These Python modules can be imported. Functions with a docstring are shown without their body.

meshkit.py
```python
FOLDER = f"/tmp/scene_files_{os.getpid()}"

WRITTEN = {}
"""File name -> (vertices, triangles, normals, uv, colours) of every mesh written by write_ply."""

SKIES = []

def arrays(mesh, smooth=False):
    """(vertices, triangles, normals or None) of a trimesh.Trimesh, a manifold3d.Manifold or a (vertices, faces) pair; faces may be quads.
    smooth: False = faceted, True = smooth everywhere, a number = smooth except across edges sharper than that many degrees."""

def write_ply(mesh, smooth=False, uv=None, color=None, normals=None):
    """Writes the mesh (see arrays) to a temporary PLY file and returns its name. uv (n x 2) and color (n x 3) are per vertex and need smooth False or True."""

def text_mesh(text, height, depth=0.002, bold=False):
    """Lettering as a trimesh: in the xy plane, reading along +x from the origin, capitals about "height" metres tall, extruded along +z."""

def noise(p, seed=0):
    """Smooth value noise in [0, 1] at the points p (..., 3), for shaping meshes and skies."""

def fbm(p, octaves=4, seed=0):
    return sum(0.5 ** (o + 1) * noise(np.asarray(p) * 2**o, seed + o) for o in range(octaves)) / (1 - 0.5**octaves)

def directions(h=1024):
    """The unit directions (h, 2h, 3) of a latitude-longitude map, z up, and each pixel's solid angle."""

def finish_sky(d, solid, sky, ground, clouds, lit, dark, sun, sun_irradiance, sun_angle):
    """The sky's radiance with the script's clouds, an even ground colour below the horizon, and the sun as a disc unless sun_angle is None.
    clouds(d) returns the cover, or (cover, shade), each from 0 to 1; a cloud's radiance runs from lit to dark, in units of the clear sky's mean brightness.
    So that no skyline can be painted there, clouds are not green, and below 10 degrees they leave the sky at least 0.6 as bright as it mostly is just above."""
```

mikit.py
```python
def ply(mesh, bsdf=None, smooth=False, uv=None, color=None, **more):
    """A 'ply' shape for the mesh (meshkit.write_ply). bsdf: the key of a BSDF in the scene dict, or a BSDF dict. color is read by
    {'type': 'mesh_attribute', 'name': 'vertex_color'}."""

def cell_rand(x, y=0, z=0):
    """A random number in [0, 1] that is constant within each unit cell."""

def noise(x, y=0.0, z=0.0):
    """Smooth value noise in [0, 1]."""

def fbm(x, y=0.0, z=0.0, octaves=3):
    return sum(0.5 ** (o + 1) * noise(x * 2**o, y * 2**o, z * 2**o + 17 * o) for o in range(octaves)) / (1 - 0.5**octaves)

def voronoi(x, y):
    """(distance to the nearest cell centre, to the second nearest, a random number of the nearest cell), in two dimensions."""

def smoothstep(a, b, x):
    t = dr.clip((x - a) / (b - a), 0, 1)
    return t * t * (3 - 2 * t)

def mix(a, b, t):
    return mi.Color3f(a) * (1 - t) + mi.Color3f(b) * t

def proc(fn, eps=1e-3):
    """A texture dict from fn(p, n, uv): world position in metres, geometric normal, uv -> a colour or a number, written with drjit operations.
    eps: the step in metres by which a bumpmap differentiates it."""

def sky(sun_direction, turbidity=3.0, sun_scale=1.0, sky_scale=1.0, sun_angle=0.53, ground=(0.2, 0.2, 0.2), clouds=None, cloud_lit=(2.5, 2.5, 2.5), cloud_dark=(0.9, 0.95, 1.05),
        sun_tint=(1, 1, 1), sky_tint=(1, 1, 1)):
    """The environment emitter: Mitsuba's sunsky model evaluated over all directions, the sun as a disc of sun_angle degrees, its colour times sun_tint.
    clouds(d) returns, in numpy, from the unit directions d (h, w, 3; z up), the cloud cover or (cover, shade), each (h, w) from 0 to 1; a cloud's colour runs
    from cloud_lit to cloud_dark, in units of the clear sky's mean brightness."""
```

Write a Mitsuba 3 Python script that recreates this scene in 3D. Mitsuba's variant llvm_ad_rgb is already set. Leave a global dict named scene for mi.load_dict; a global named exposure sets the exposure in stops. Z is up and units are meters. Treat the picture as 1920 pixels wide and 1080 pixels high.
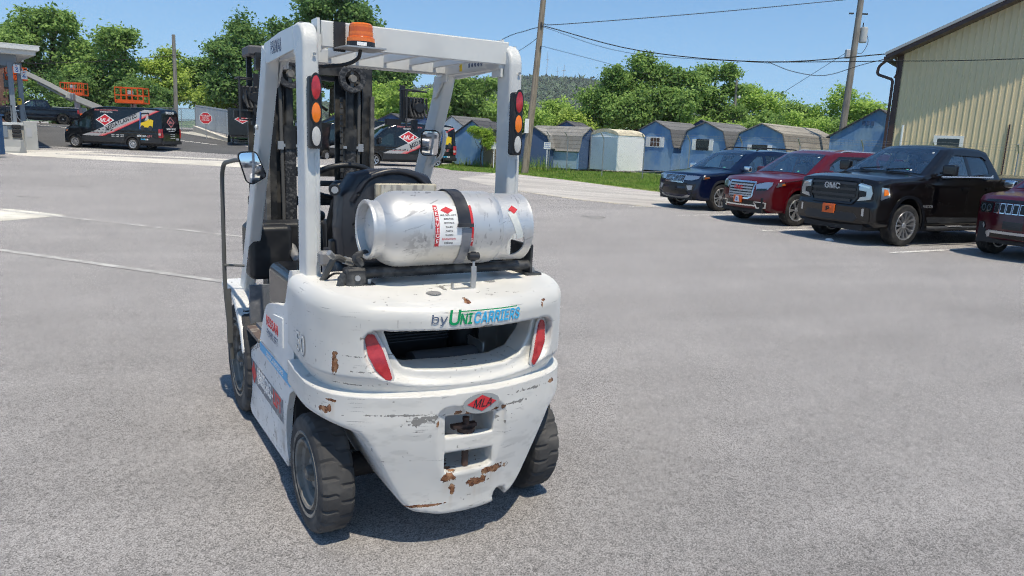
import math, random, numpy as np, trimesh, mitsuba as mi, drjit as dr, mikit, meshkit, manifold3d as m3
from mikit import noise, fbm, voronoi, cell_rand, smoothstep, mix
from shapely.geometry import Polygon, Point, LineString
import shapely
scene, labels = {}, {}
T = mi.ScalarTransform4f
random.seed(7); RNG = np.random.default_rng(7)
rad = math.radians

# ---------------------------------------------------------------- camera, sky, exposure
CAM_H, PITCH, ROLL = 1.7029, rad(11.1697), rad(2.4625)
_f = np.array([0, math.cos(PITCH), -math.sin(PITCH)]); _u0 = np.array([0, math.sin(PITCH), math.cos(PITCH)])
_up = -math.sin(ROLL) * np.array([1, 0, 0]) + math.cos(ROLL) * _u0
scene['camera'] = {'type': 'perspective', 'fov': 69.245, 'fov_axis': 'x', 'near_clip': 0.05, 'far_clip': 6000.0,
                   'to_world': T().look_at(origin=[0, 0, CAM_H], target=[float(v) for v in np.array([0, 0, CAM_H]) + _f], up=[float(v) for v in _up])}
SUN_AZ, SUN_EL = rad(154), rad(66.5)          # clockwise from +y, above the horizon
scene['sky'] = mikit.sky([math.sin(SUN_AZ) * math.cos(SUN_EL), math.cos(SUN_AZ) * math.cos(SUN_EL), math.sin(SUN_EL)], turbidity=3, sky_tint=(1.02, 1.34, 1.46), sun_tint=(1.04, 1.11, 1.15))
exposure = 1.4

# ---------------------------------------------------------------- helpers
def uniq(key):
    if key not in scene and key not in labels: return key
    n = 1
    while f'{key}_{n:03d}' in scene or f'{key}_{n:03d}' in labels: n += 1
    return f'{key}_{n:03d}'

def free(key):
    """a key whose thing is not yet taken, by itself or by parts"""
    def used(k): return k in scene or k in labels or any(q.startswith(k + '__') for q in scene)
    if not used(key): return key
    n = 1
    while used(f'{key}_{n:03d}'): n += 1
    return f'{key}_{n:03d}'

def thing(name, label, cat, group=None):
    k = free(name); labels[k] = {'label': label, 'category': cat}
    if group: labels[k]['group'] = group
    return k

def kind(key, kd, label=None, cat=None):
    labels[key] = {'kind': kd}
    if label: labels[key]['label'] = label
    if cat: labels[key]['category'] = cat

def tm(m):
    if isinstance(m, trimesh.Trimesh): return m
    if hasattr(m, 'to_mesh'):
        q = m.to_mesh(); return trimesh.Trimesh(q.vert_properties[:, :3], q.tri_verts, process=False)
    v, f = np.asarray(m[0], float), np.asarray(m[1], int)
    if f.shape[1] == 4: f = np.vstack([f[:, [0, 1, 2]], f[:, [0, 2, 3]]])
    return trimesh.Trimesh(v, f, process=False)

def cat(ms):
    ms = [tm(m) for m in ms]
    return ms[0] if len(ms) == 1 else trimesh.util.concatenate(ms)

def man(m):
    m = tm(m); m = trimesh.Trimesh(m.vertices, m.faces, process=True)
    return m3.Manifold(m3.Mesh(np.asarray(m.vertices, np.float32), np.asarray(m.faces, np.uint32)))

def xf(m, M):
    m = tm(m); v = m.vertices @ M[:3, :3].T + M[:3, 3]
    f = m.faces[:, ::-1] if np.linalg.det(M[:3, :3]) < 0 else m.faces
    return trimesh.Trimesh(v, f, process=False)

def frame(o, yaw=0.0):
    """local frame: x forward at azimuth yaw (clockwise from +y, degrees), y left, z up"""
    a = rad(yaw); M = np.eye(4); M[:3, 0] = (math.sin(a), math.cos(a), 0); M[:3, 1] = (-math.cos(a), math.sin(a), 0); M[:3, 3] = o
    return M

def ax(o, u, v):
    """mesh x -> u, y -> v, z -> u x v"""
    u, v = np.asarray(u, float), np.asarray(v, float); M = np.eye(4); M[:3, 0], M[:3, 1], M[:3, 2], M[:3, 3] = u, v, np.cross(u, v), o
    return M

def add(key, mesh, mat, M=None, smooth=35, label=None):
    key = uniq(key); m = tm(mesh)
    if M is not None: m = xf(m, M)
    scene[key] = mikit.ply(m, mat, smooth=smooth)
    if label: labels[key] = {'label': label}
    return key

def box(x, y, z, sx, sy, sz, b=0.0):
    """box of size s centred at x, y, z; b: chamfer"""
    h = np.array([sx, sy, sz]) / 2
    if b <= 0:
        m = trimesh.creation.box([sx, sy, sz])
    else:
        b = min(b, h.min() * .9); p = []
        for s in np.ndindex(2, 2, 2):
            s = np.array(s) * 2 - 1
            for k in range(3):
                q = h - b; q[k] = h[k]; p.append(s * q)
        m = trimesh.convex.convex_hull(np.array(p))
    m.apply_translation([x, y, z]); return m

def rbox(x, y, z, sx, sy, sz, r, n=12):
    h = np.array([sx, sy, sz]) / 2 - r
    s = m3.Manifold.sphere(r, n)
    return tm(m3.Manifold.batch_hull([s.translate([x + i * h[0], y + j * h[1], z + k * h[2]]) for i in (-1, 1) for j in (-1, 1) for k in (-1, 1)]))

def cyl(p0, p1, r, r2=None, n=16):
    p0, p1 = np.asarray(p0, float), np.asarray(p1, float); d = p1 - p0; L = np.linalg.norm(d); d /= L
    a = np.cross(d, [0, 0, 1.] if abs(d[2]) < .9 else [1., 0, 0]); a /= np.linalg.norm(a); b = np.cross(d, a)
    t = np.arange(n) / n * 2 * np.pi; c = np.cos(t)[:, None] * a + np.sin(t)[:, None] * b
    v = np.vstack([p0 + c * r, p1 + c * (r if r2 is None else r2), p0, p1]); i = np.arange(n); j = (i + 1) % n
    f = np.vstack([np.c_[i, j, j + n], np.c_[i, j + n, i + n], np.c_[j, i, i * 0 + 2 * n], np.c_[i + n, j + n, i * 0 + 2 * n + 1]])
    return trimesh.Trimesh(v, f, process=False)

def smoothpath(P, n=6):
    """Catmull-Rom through the points"""
    P = np.asarray(P, float); Q = np.vstack([2 * P[0] - P[1], P, 2 * P[-1] - P[-2]]); out = []
    for k in range(1, len(Q) - 2):
        a, b, c, d = Q[k - 1:k + 3]
        for t in np.arange(n) / n: out.append(.5 * (2 * b + (c - a) * t + (2 * a - 5 * b + 4 * c - d) * t * t + (3 * b - a - 3 * c + d) * t ** 3))
    return np.array(out + [P[-1]])

def filletpath(P, r, n=6):
    """a polyline with its corners rounded"""
    P = [np.asarray(p, float) for p in P]; out = [P[0]]
    for a, b, c in zip(P, P[1:], P[2:]):
        u, v = (a - b), (c - b); q = min(r, np.linalg.norm(u) * .49, np.linalg.norm(v) * .49)
        p, s = b + u / np.linalg.norm(u) * q, b + v / np.linalg.norm(v) * q
        for t in np.linspace(0, 1, n): out.append((1 - t) ** 2 * p + 2 * t * (1 - t) * b + t * t * s)
    return np.array(out + [P[-1]])

def sweep(P, sec, up=(0, 0, 1), closed_ends=True):
    """sweep the closed 2D section (k x 2: side, up) along the path"""
    P = np.asarray(P, float); sec = np.asarray(sec, float); n, k = len(P), len(sec); V = []
    side = None
    for i in range(n):
        d = P[min(i + 1, n - 1)] - P[max(i - 1, 0)]; d /= np.linalg.norm(d)
        if side is None:
            a = np.cross(d, up); a = a if np.linalg.norm(a) > 1e-3 else np.cross(d, (0, 1., .01))
        else: a = side - d * (side @ d)
        a /= np.linalg.norm(a); side = a; b = np.cross(a, d)
        V.append(P[i] + sec[:, :1] * a + sec[:, 1:] * b)
    V = np.vstack(V); F = []
    j = np.arange(k); j2 = (j + 1) % k
    for i in range(n - 1):
        F.append(np.c_[i * k + j, i * k + j2, (i + 1) * k + j2]); F.append(np.c_[i * k + j, (i + 1) * k + j2, (i + 1) * k + j])
    if closed_ends:
        c0, c1 = len(V), len(V) + 1; V = np.vstack([V, V[:k].mean(0), V[-k:].mean(0)])
        F.append(np.c_[j2, j, j * 0 + c0]); F.append(np.c_[(n - 1) * k + j, (n - 1) * k + j2, j * 0 + c1])
    return trimesh.Trimesh(V, np.vstack(F), process=False)

def circ(r, n=10):
    t = np.arange(n) / n * 2 * np.pi; return np.c_[np.cos(t) * r, np.sin(t) * r][::-1]

def rrect(w, h, r, n=3):
    out = []
    for cx, cy, a in ((w / 2 - r, h / 2 - r, 0), (-w / 2 + r, h / 2 - r, 90), (-w / 2 + r, -h / 2 + r, 180), (w / 2 - r, -h / 2 + r, 270)):
        for t in np.linspace(a, a + 90, n + 1): out.append((cx + r * math.cos(rad(t)), cy + r * math.sin(rad(t))))
    return np.array(out)

def tube(P, r, n=8): return sweep(P, circ(r, n))

def lathe(prof, n=32, axis='z', o=(0, 0, 0)):
    """prof: (radius, height) points; closed profile gives a solid"""
    prof = np.asarray(prof, float); k = len(prof); t = np.arange(n) / n * 2 * np.pi
    V = np.array([[r * math.cos(a), r * math.sin(a), z] for a in t for r, z in prof]); F = []
    for i in range(n):
        for j in range(k - 1):
            a, b, c, d = i * k + j, i * k + j + 1, ((i + 1) % n) * k + j + 1, ((i + 1) % n) * k + j
            F += [(a, d, c), (a, c, b)]
    if axis == 'y': V = V[:, [1, 2, 0]]
    if axis == 'x': V = V[:, [2, 0, 1]]
    return trimesh.Trimesh(V + np.asarray(o), F, process=False)

def poly(pts, d):
    """polygon (points or shapely) extruded along +z"""
    g = pts if hasattr(pts, 'geom_type') else Polygon(pts)
    return cat([trimesh.creation.extrude_polygon(q, d, engine='earcut') for q in getattr(g, 'geoms', [g])])

def refine(m, L): return tm(man(m).refine_to_length(L))

def warp(m, fn):
    m = tm(m); return trimesh.Trimesh(fn(np.array(m.vertices)), m.faces, process=False)

def text(s, h, d=.002, bold=False, shear=0.0, width=None, center=False):
    m = meshkit.text_mesh(s, h, d, bold); v = np.array(m.vertices)
    v[:, 0] -= v[:, 0].min()
    if width: v[:, 0] *= width / v[:, 0].max()
    if center: v[:, 0] -= v[:, 0].max() / 2
    v[:, 0] += shear * v[:, 1]
    return trimesh.Trimesh(v, m.faces, process=False)

def diamond(w, h): return [(-w / 2, 0), (0, -h / 2), (w / 2, 0), (0, h / 2)]
def oval(w, h, n=28):
    t = np.arange(n) / n * 2 * np.pi; return np.c_[np.cos(t) * w / 2, np.sin(t) * h / 2]

def surface_nets(f, lo, hi, h):
    """the zero surface of f(points) on a grid, as a mesh"""
    xs = [np.arange(a, b + h, h) for a, b in zip(lo, hi)]; G = np.stack(np.meshgrid(*xs, indexing='ij'), -1); D = f(G.reshape(-1, 3)).reshape(G.shape[:3])
    n = np.array(D.shape); S = D < 0
    acc = np.zeros(tuple(n - 1) + (3,)); cnt = np.zeros(tuple(n - 1))
    corner = lambda a, i, j, k: a[i:n[0] - 1 + i, j:n[1] - 1 + j, k:n[2] - 1 + k]
    for axn in range(3):
        o1, o2 = [q for q in range(3) if q != axn]
        for u in (0, 1):
            for w in (0, 1):
                c = [0, 0, 0]; c[o1], c[o2] = u, w; c2 = list(c); c2[axn] = 1
                a, b = corner(D, *c), corner(D, *c2); m = (a < 0) != (b < 0); t = np.where(m, a / np.where(m, a - b, 1), 0)
                p = np.zeros(acc.shape); p[..., o1], p[..., o2], p[..., axn] = u, w, t
                acc += p * m[..., None]; cnt += m
    act = cnt > 0; idx = -np.ones(act.shape, int); idx[act] = np.arange(act.sum())
    V = np.argwhere(act) * h + np.array(lo) + acc[act] / cnt[act][:, None] * h; F = []
    for axn in range(3):
        o1, o2 = [(1, 2), (2, 0), (0, 1)][axn]
        sl = [slice(1, n[q] - 1) for q in range(3)]; a = list(sl); b = list(sl); a[axn] = slice(0, n[axn] - 1); b[axn] = slice(1, n[axn])
        A, B = S[tuple(a)], S[tuple(b)]
        for m, flip in ((A & ~B, False), (~A & B, True)):
            e = np.argwhere(m); e[:, o1] += 1; e[:, o2] += 1
            def cell(d1, d2):
                q = e.copy(); q[:, o1] -= d1; q[:, o2] -= d2; return idx[q[:, 0], q[:, 1], q[:, 2]]
            q = np.c_[cell(1, 1), cell(0, 1), cell(0, 0), cell(1, 0)]
            F.append(q[:, ::-1] if flip else q)
    F = np.vstack(F)
    for _ in range(2):   # pull the vertices onto the surface
        d = f(V); e = 1e-3; g = np.stack([(f(V + np.eye(3)[k] * e) - f(V - np.eye(3)[k] * e)) / (2 * e) for k in range(3)], -1)
        V = V - np.clip(d / np.maximum((g ** 2).sum(1), .2), -h * .5, h * .5)[:, None] * g
    return tm((V, F))

def smax(a, b, r):
    u, v = np.maximum(a + r, 0), np.maximum(b + r, 0); return np.sqrt(u * u + v * v) - r + np.minimum(np.maximum(a, b) + r, 0)

def sstep(a, b, x):
    t = np.clip((x - a) / (b - a), 0, 1); return t * t * (3 - 2 * t)

# ---------------------------------------------------------------- materials
def C3(c): return {'type': 'rgb', 'value': list(map(float, c))}
def mat(name, col, rough=.5, metal=0.0, spec=.5, coat=0.0, **k):
    d = {'type': 'principled', 'base_color': col if isinstance(col, dict) else C3(col), 'roughness': rough if isinstance(rough, dict) else float(rough), 'metallic': float(metal), 'specular': float(spec)}
    if coat: d['clearcoat'] = float(coat); d['clearcoat_gloss'] = .96
    bump = k.get('bump')
    if bump is not None: d = {'type': 'bumpmap', 'arbitrary': mikit.proc(bump, eps=k.get('eps', 2e-3)), 'scale': float(k.get('scale', 1)), 'bsdf': d}
    scene[name] = {'type': 'twosided', 'bsdf': d}
    return name
def glow(a, b, t): return mix(a, b, t)
mat('m_black', (.012, .012, .014), .45); mat('m_black_matt', (.018, .018, .02), .7); mat('m_dark', (.03, .032, .036), .6)
mat('m_black_gloss', (.008, .009, .012), .18, coat=.6)
mat('m_steel', (.45, .45, .46), .38, 1.0); mat('m_chrome', (.8, .81, .83), .08, 1.0); mat('m_zinc', (.5, .5, .5), .5, .8); mat('m_alloy', (.62, .62, .63), .28, .85)
scene['m_pane'] = {'type': 'thindielectric', 'int_ior': 1.9, 'specular_transmittance': C3((.62, .72, .71))}; scene['m_pane_dark'] = {'type': 'thindielectric', 'int_ior': 1.7, 'specular_transmittance': C3((.30, .33, .34))}
mat('m_mirror', (.85, .86, .88), .01, 1.0)
mat('m_white_print', (.78, .78, .78), .5); mat('m_red_print', (.55, .03, .04), .45); mat('m_black_print', (.02, .02, .025), .5); mat('m_green_print', (.0, .28, .1), .4)
mat('m_cyan_print', (.05, .42, .72), .4); mat('m_slate_print', (.1, .13, .2), .5); mat('m_orange_print', (.75, .13, .02), .45); mat('m_yellow', (.7, .5, .02), .4); mat('m_blue_print', (.04, .12, .4), .5)
mat('m_lens_red', mikit.proc(lambda p, n, uv: mix((.34, .006, .014), (.52, .035, .04), smoothstep(.3, .7, noise(p.x * 38, p.y * 38, p.z * 38)) * .7 + .3 * cell_rand(dr.floor((p.x + p.y) * 160), dr.floor(p.z * 160)))), .15, spec=.6, coat=.6); mat('m_lens_amber', (.85, .2, .01), .15, coat=.6); mat('m_lens_white', (.5, .49, .47), .25, coat=.4)
mat('m_glass', (.006, .010, .012), .03, spec=.55, coat=.5)
mat('m_windscreen', (.010, .022, .024), .02, spec=.6, coat=.6)
mat('m_headlamp', (.50, .53, .56), .12, .85, coat=1.0)
mat('m_tyre', mikit.proc(lambda p, n, uv: mix((.018, .018, .019), (.05, .047, .043), smoothstep(.35, .75, fbm(p.x * 9, p.y * 9, p.z * 9)))), .8, spec=.3)
# ---------------------------------------------------------------- the ground
def height(x, y):
    return 1.5 * sstep(40, 62, y) * sstep(-6, -14, x)

def asphalt(p, n, uv):
    a, b, w = voronoi(p.x * 140, p.y * 140)
    a2, b2, w2 = voronoi(p.x * 240 + 3, p.y * 240)
    big = fbm(p.x * .22, p.y * .22, 1.0, 4); mid = fbm(p.x * 1.7, p.y * 1.7, 5.0, 3)
    streak = fbm(p.x * .35 + p.y * .12, p.y * 2.6 - p.x * .9, 9.0, 3)
    g1, g2 = noise(p.x * 31, p.y * 31, 2.0) - .5, cell_rand(dr.floor(p.x * 52), dr.floor(p.y * 52), 4) - .5
    v = .292 + (w - .5) * .17 + (w2 - .5) * .12 + g1 * .05 + g2 * .07 + (big - .5) * .05 + (mid - .5) * .05 + (streak - .5) * .07
    v = v * (1 - .38 * smoothstep(.50, .68, a))
    spot = voronoi(p.x * .42 + 11, p.y * .42)
    v = v * (1 - .5 * smoothstep(.10, .03, spot[0] + .09 * noise(p.x * 9, p.y * 9)) * dr.select(spot[2] > .86, .7, 0.0))
    oil = voronoi(p.x * .16 + 5, p.y * .16 + 2)
    v = v * (1 - .12 * smoothstep(.30, .05, oil[0] + .25 * fbm(p.x * 1.6, p.y * 1.6, 7., 3)) * dr.select(oil[2] > .45, 1.0, 0.0))
    track = smoothstep(.06, .0, dr.abs(noise(p.x * .09 + p.y * .05, 3.3) - .5)) * fbm(p.x * .8, p.y * .8, 2., 3)
    v = v * (1 - .12 * track)
    crack = smoothstep(.035, .0, dr.abs(fbm(p.x * .30 + 40, p.y * .30, 8., 4) - .5)) * smoothstep(.52, .62, fbm(p.x * .11, p.y * .11 + 9, 3., 2))
    v = v * (1 - .16 * crack * noise(p.x * 3, p.y * 3))
    return mi.Color3f(v * 1.0, v * .958, v * .955)
def asphalt_bump(p, n, uv):
    a, b, w = voronoi(p.x * 140, p.y * 140)
    return (w * .6 + dr.minimum(b - a, .4)) * .0024
mat('m_asphalt', mikit.proc(asphalt), .85, spec=.3, bump=asphalt_bump, eps=1.5e-3)
def new_asphalt(p, n, uv):
    v = .075 + (noise(p.x * 60, p.y * 60) - .5) * .03 + (fbm(p.x * .5, p.y * .5, 2.) - .5) * .03
    return mi.Color3f(v, v * 1.0, v * 1.02)
mat('m_new_asphalt', mikit.proc(new_asphalt), .8)
def concrete(p, n, uv):
    v = .42 + (fbm(p.x * .9, p.y * .9, p.z * .9, 4) - .5) * .22 + (noise(p.x * 40, p.y * 40, p.z * 40) - .5) * .06
    return mi.Color3f(v * 1.02, v * .97, v * .87)
mat('m_concrete', mikit.proc(concrete), .85)
def linepaint(p, n, uv):
    w = smoothstep(.38, .62, fbm(p.x * 11, p.y * 11, 3., 4))
    return mix((.34, .33, .315), (.62, .61, .58), w)
mat('m_line', mikit.proc(linepaint), .7)
mat('m_line_faint', mikit.proc(lambda p, n, uv: mix((.30, .29, .28), (.42, .41, .395), smoothstep(.4, .66, fbm(p.x * 8, p.y * 8, 4., 4)))), .8)
mat('m_line_yellow', mikit.proc(lambda p, n, uv: mix((.33, .31, .27), (.52, .45, .30), smoothstep(.4, .65, fbm(p.x * 8, p.y * 8, 4., 4)))), .8)

def drape(pts, dz, L=2.0):
    """a sheet over a ground polygon, lying dz above the terrain"""
    g = Polygon(pts); m = poly(g, .5)
    v, f = trimesh.creation.triangulate_polygon(g, engine='earcut'); m = trimesh.Trimesh(np.c_[v, v[:, 0] * 0], f, process=False)
    m = m.subdivide_to_size(L, max_iter=12); v = np.array(m.vertices)
    v[:, 2] = height(v[:, 0], v[:, 1]) + dz
    return trimesh.Trimesh(v, m.faces, process=False)

gx, gy = np.meshgrid(np.r_[-900, -300, -140, np.linspace(-90, 60, 76), 140, 300, 900], np.r_[-600, -100, -30, np.linspace(-10, 110, 61), 200, 400, 900], indexing='ij')
i = np.arange(gx.size).reshape(gx.shape)
q = np.stack([i[:-1, :-1], i[1:, :-1], i[1:, 1:], i[:-1, 1:]], -1).reshape(-1, 4)
add('pavement', (np.c_[gx.ravel(), gy.ravel(), height(gx, gy).ravel()], q), 'm_asphalt', smooth=True); kind('pavement', 'structure', 'grey speckled asphalt yard')
# ---------------------------------------------------------------- the forklift
FX0, FY0, FHD = -.3629, 3.2719, -30.2392
FM = frame((FX0, FY0, 0), FHD)
def floc(p):
    dx, dy = p.x - FX0, p.y - FY0
    return dx * float(FM[0, 0]) + dy * float(FM[1, 0]), dx * float(FM[0, 1]) + dy * float(FM[1, 1]), p.z
RUST = [(.523, .825, .009, .044), (-.037, .287, .048, .019), (.091, .329, .04, .021), (-.123, .33, .061, .016), (.075, .271, .014, .024), (.555, .628, .012, .014), (.54, .634, .006, .016),
        (.533, .672, .014, .006), (.064, .608, .019, .011), (.01, .606, .02, .013), (-.04, .604, .037, .013), (-.105, .604, .021, .01), (-.146, .61, .01, .014), (.023, 1.066, .014, .006),
        (-.348, 1.023, .006, .012), (-.36, 1.04, .012, .005), (.19, .208, .09, .006), (.155, .577, .007, .011), (-.44, .66, .02, .01), (.245, .953, .018, .005), (-.03, .958, .016, .008), (.06, .956, .012, .004)]
BLACKS = [(.235, .597, .05, .013), (.19, .61, .07, .006), (.33, .625, .12, .004), (-.2, .62, .08, .006), (-.06, .962, .03, .012), (.05, 1.09, .01, .004), (-.3, .66, .1, .005), (.42, .8, .05, .003), (.39, .86, .08, .0025), (.45, .74, .06, .003)]
def white_paint(p, n, uv):
    x, y, z = floc(p)
    g = fbm(x * 3, y * 3, z * 3, 3)
    c = mix((.63, .62, .595), (.55, .545, .525), smoothstep(.45, .7, g))
    grime = smoothstep(.5, .72, fbm(x * 14 + 3, y * 14, z * 30, 4)) * smoothstep(.95, .45, z)
    c = mix(c, (.42, .415, .395), grime * .35)
    sc = smoothstep(.82, .9, noise(y * 5 + 2 * z + x * 5, z * 190 + 6 * noise(y * 9, z * 4), x * 9)) * smoothstep(.5, .62, noise(y * 17, z * 23, 4 + x * 11))
    c = mix(c, (.17, .17, .17), sc * .42)
    speck = smoothstep(.83, .88, noise(y * 70, z * 110, x * 70)) * smoothstep(.48, .7, fbm(y * 6 + 9, z * 7, x * 6))
    c = mix(c, (.12, .11, .1), speck * .8)
    w1, w2 = noise(y * 60, z * 60, x * 60) - .5, noise(y * 150, z * 150, x * 150 + 7) - .5
    e = mi.Float(0.0); b = mi.Float(0.0)
    for (a, h, ry, rz) in RUST:
        d = dr.sqrt(dr.square((y - a) / ry) + dr.square((z - h) / rz)) + w1 * 1.0 + w2 * .6
        e = dr.maximum(e, smoothstep(1.05, .8, d))
    for (a, h, ry, rz) in BLACKS:
        d = dr.sqrt(dr.square((y - a) / ry) + dr.square((z - h - .02 * (y - a)) / rz)) + w1 * 1.6 + w2 * 1.4
        b = dr.maximum(b, smoothstep(1.0, .6, d))
    on = dr.select((x < .15) , 1.0, 0.0)
    st = mi.Float(0.0)
    for (a, h, ry, rz) in RUST[:13]:
        st = dr.maximum(st, smoothstep(1.0, .2, dr.abs(y - a) / (ry * .9)) * smoothstep(h + .01, h - .01, z) * smoothstep(h - .11, h - .02, z) * noise(y * 120, z * 6, 2.0))
    c = mix(c, (.42, .32, .22), st * .38 * on)
    c = mix(c, (.1, .095, .09), b * .75 * on)
    rustc = mix(mix((.10, .04, .022), (.22, .095, .045), smoothstep(.35, .6, noise(y * 160, z * 160, x * 90))), (.36, .20, .11), smoothstep(.45, .75, fbm(y * 45, z * 45, x * 45, 3)))
    rustc = mix((.07, .045, .035), rustc, smoothstep(.25, .8, e))
    return mix(c, rustc, smoothstep(.1, .35, e) * on)
mat('m_cast_white', mikit.proc(white_paint), .36, spec=.45, bump=lambda p, n, uv: fbm(p.x * 22, p.y * 22, p.z * 22, 3) * .0012, eps=4e-3)
def panel_paint(p, n, uv):
    x, y, z = floc(p)
    c = mix((.68, .685, .68), (.58, .58, .575), smoothstep(.4, .75, fbm(x * 4, y * 4, z * 4 + 5)))
    dirt = smoothstep(.5, .75, fbm(x * 12, z * 16, y * 12, 4)) * smoothstep(.6, .1, z)
    c = mix(c, (.3, .28, .25), dirt * .7)
    speck = smoothstep(.86, .9, noise(x * 60, z * 60, y * 60 + 4))
    return mix(c, (.2, .19, .18), speck * .6)
mat('m_white', mikit.proc(panel_paint), .35, spec=.5)
mat('m_guard', mikit.proc(lambda p, n, uv: mix((.62, .625, .61), (.55, .555, .55), smoothstep(.4, .7, fbm(p.x * 5, p.y * 5, p.z * 5)))), .32, spec=.5)
def dusty(base, dust, s=10.0, lo=.42, hi=.75):
    return mikit.proc(lambda p, n, uv: mix(base, dust, smoothstep(lo, hi, fbm(p.x * s, p.y * s, p.z * s + 3, 4))))
mat('m_mast', dusty((.012, .013, .015), (.07, .066, .06), 14), .5)
mat('m_cylinder', dusty((.02, .02, .022), (.10, .097, .095), 70, .45, .7), .5)
mat('m_plastic', dusty((.013, .014, .017), (.035, .035, .036), 7), .42)
mat('m_seat', dusty((.02, .022, .03), (.035, .037, .045), 6), .38)
mat('m_floor', dusty((.13, .14, .16), (.25, .25, .26), 16), .7)
mat('m_rim', dusty((.20, .19, .175), (.08, .075, .07), 22), .75)
mat('m_tyre_dusty', dusty((.05, .05, .052), (.095, .092, .09), 9), .8, spec=.3)
mat('m_strap', dusty((.014, .016, .024), (.05, .05, .055), 20), .45)
def alu(p, n, uv):
    x, y, z = floc(p)
    v = .66 + (fbm(x * 8, y * 8, z * 8, 4) - .5) * .10
    scr = smoothstep(.76, .86, noise(y * 30 + 6 * noise(z * 9, y * 9), z * 170 + y * 60, x * 30)) * smoothstep(.42, .65, fbm(y * 7, z * 7 + 4, 2.)) + smoothstep(.8, .88, noise(y * 150 + z * 40, z * 30 - y * 30, 3.0)) * smoothstep(.45, .6, fbm(y * 9 + 4, z * 9, 5.)) * .7
    blot = smoothstep(.52, .66, fbm(y * 55, z * 60, 6., 4)) * smoothstep(1.0, .2, dr.sqrt(dr.square((y - .17) / .09) + dr.square((z - 1.27) / .09)))
    blot = dr.maximum(blot, smoothstep(.66, .76, fbm(y * 26, z * 30, 16., 4)) * .4)
    g = smoothstep(.4, .75, fbm(y * 4, z * 9, x * 4 + 2))
    c = mix((v, v, v * 1.0), (v * .86, v * .83, v * .76), g * smoothstep(1.36, 1.2, z))
    return mix(c, (.1, .1, .11), dr.minimum(scr * .5 + blot * .36, .8))
mat('m_aluminium', mikit.proc(alu), .44, .68, spec=.5)

fk = thing('forklift', 'white forklift seen from behind, gas tank strapped above its chipped counterweight', 'forklift')
def F(name, mesh, m, smooth=35, label=None, parent=None): return add((parent or fk) + '__' + name, mesh, m, FM, smooth, label)

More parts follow.
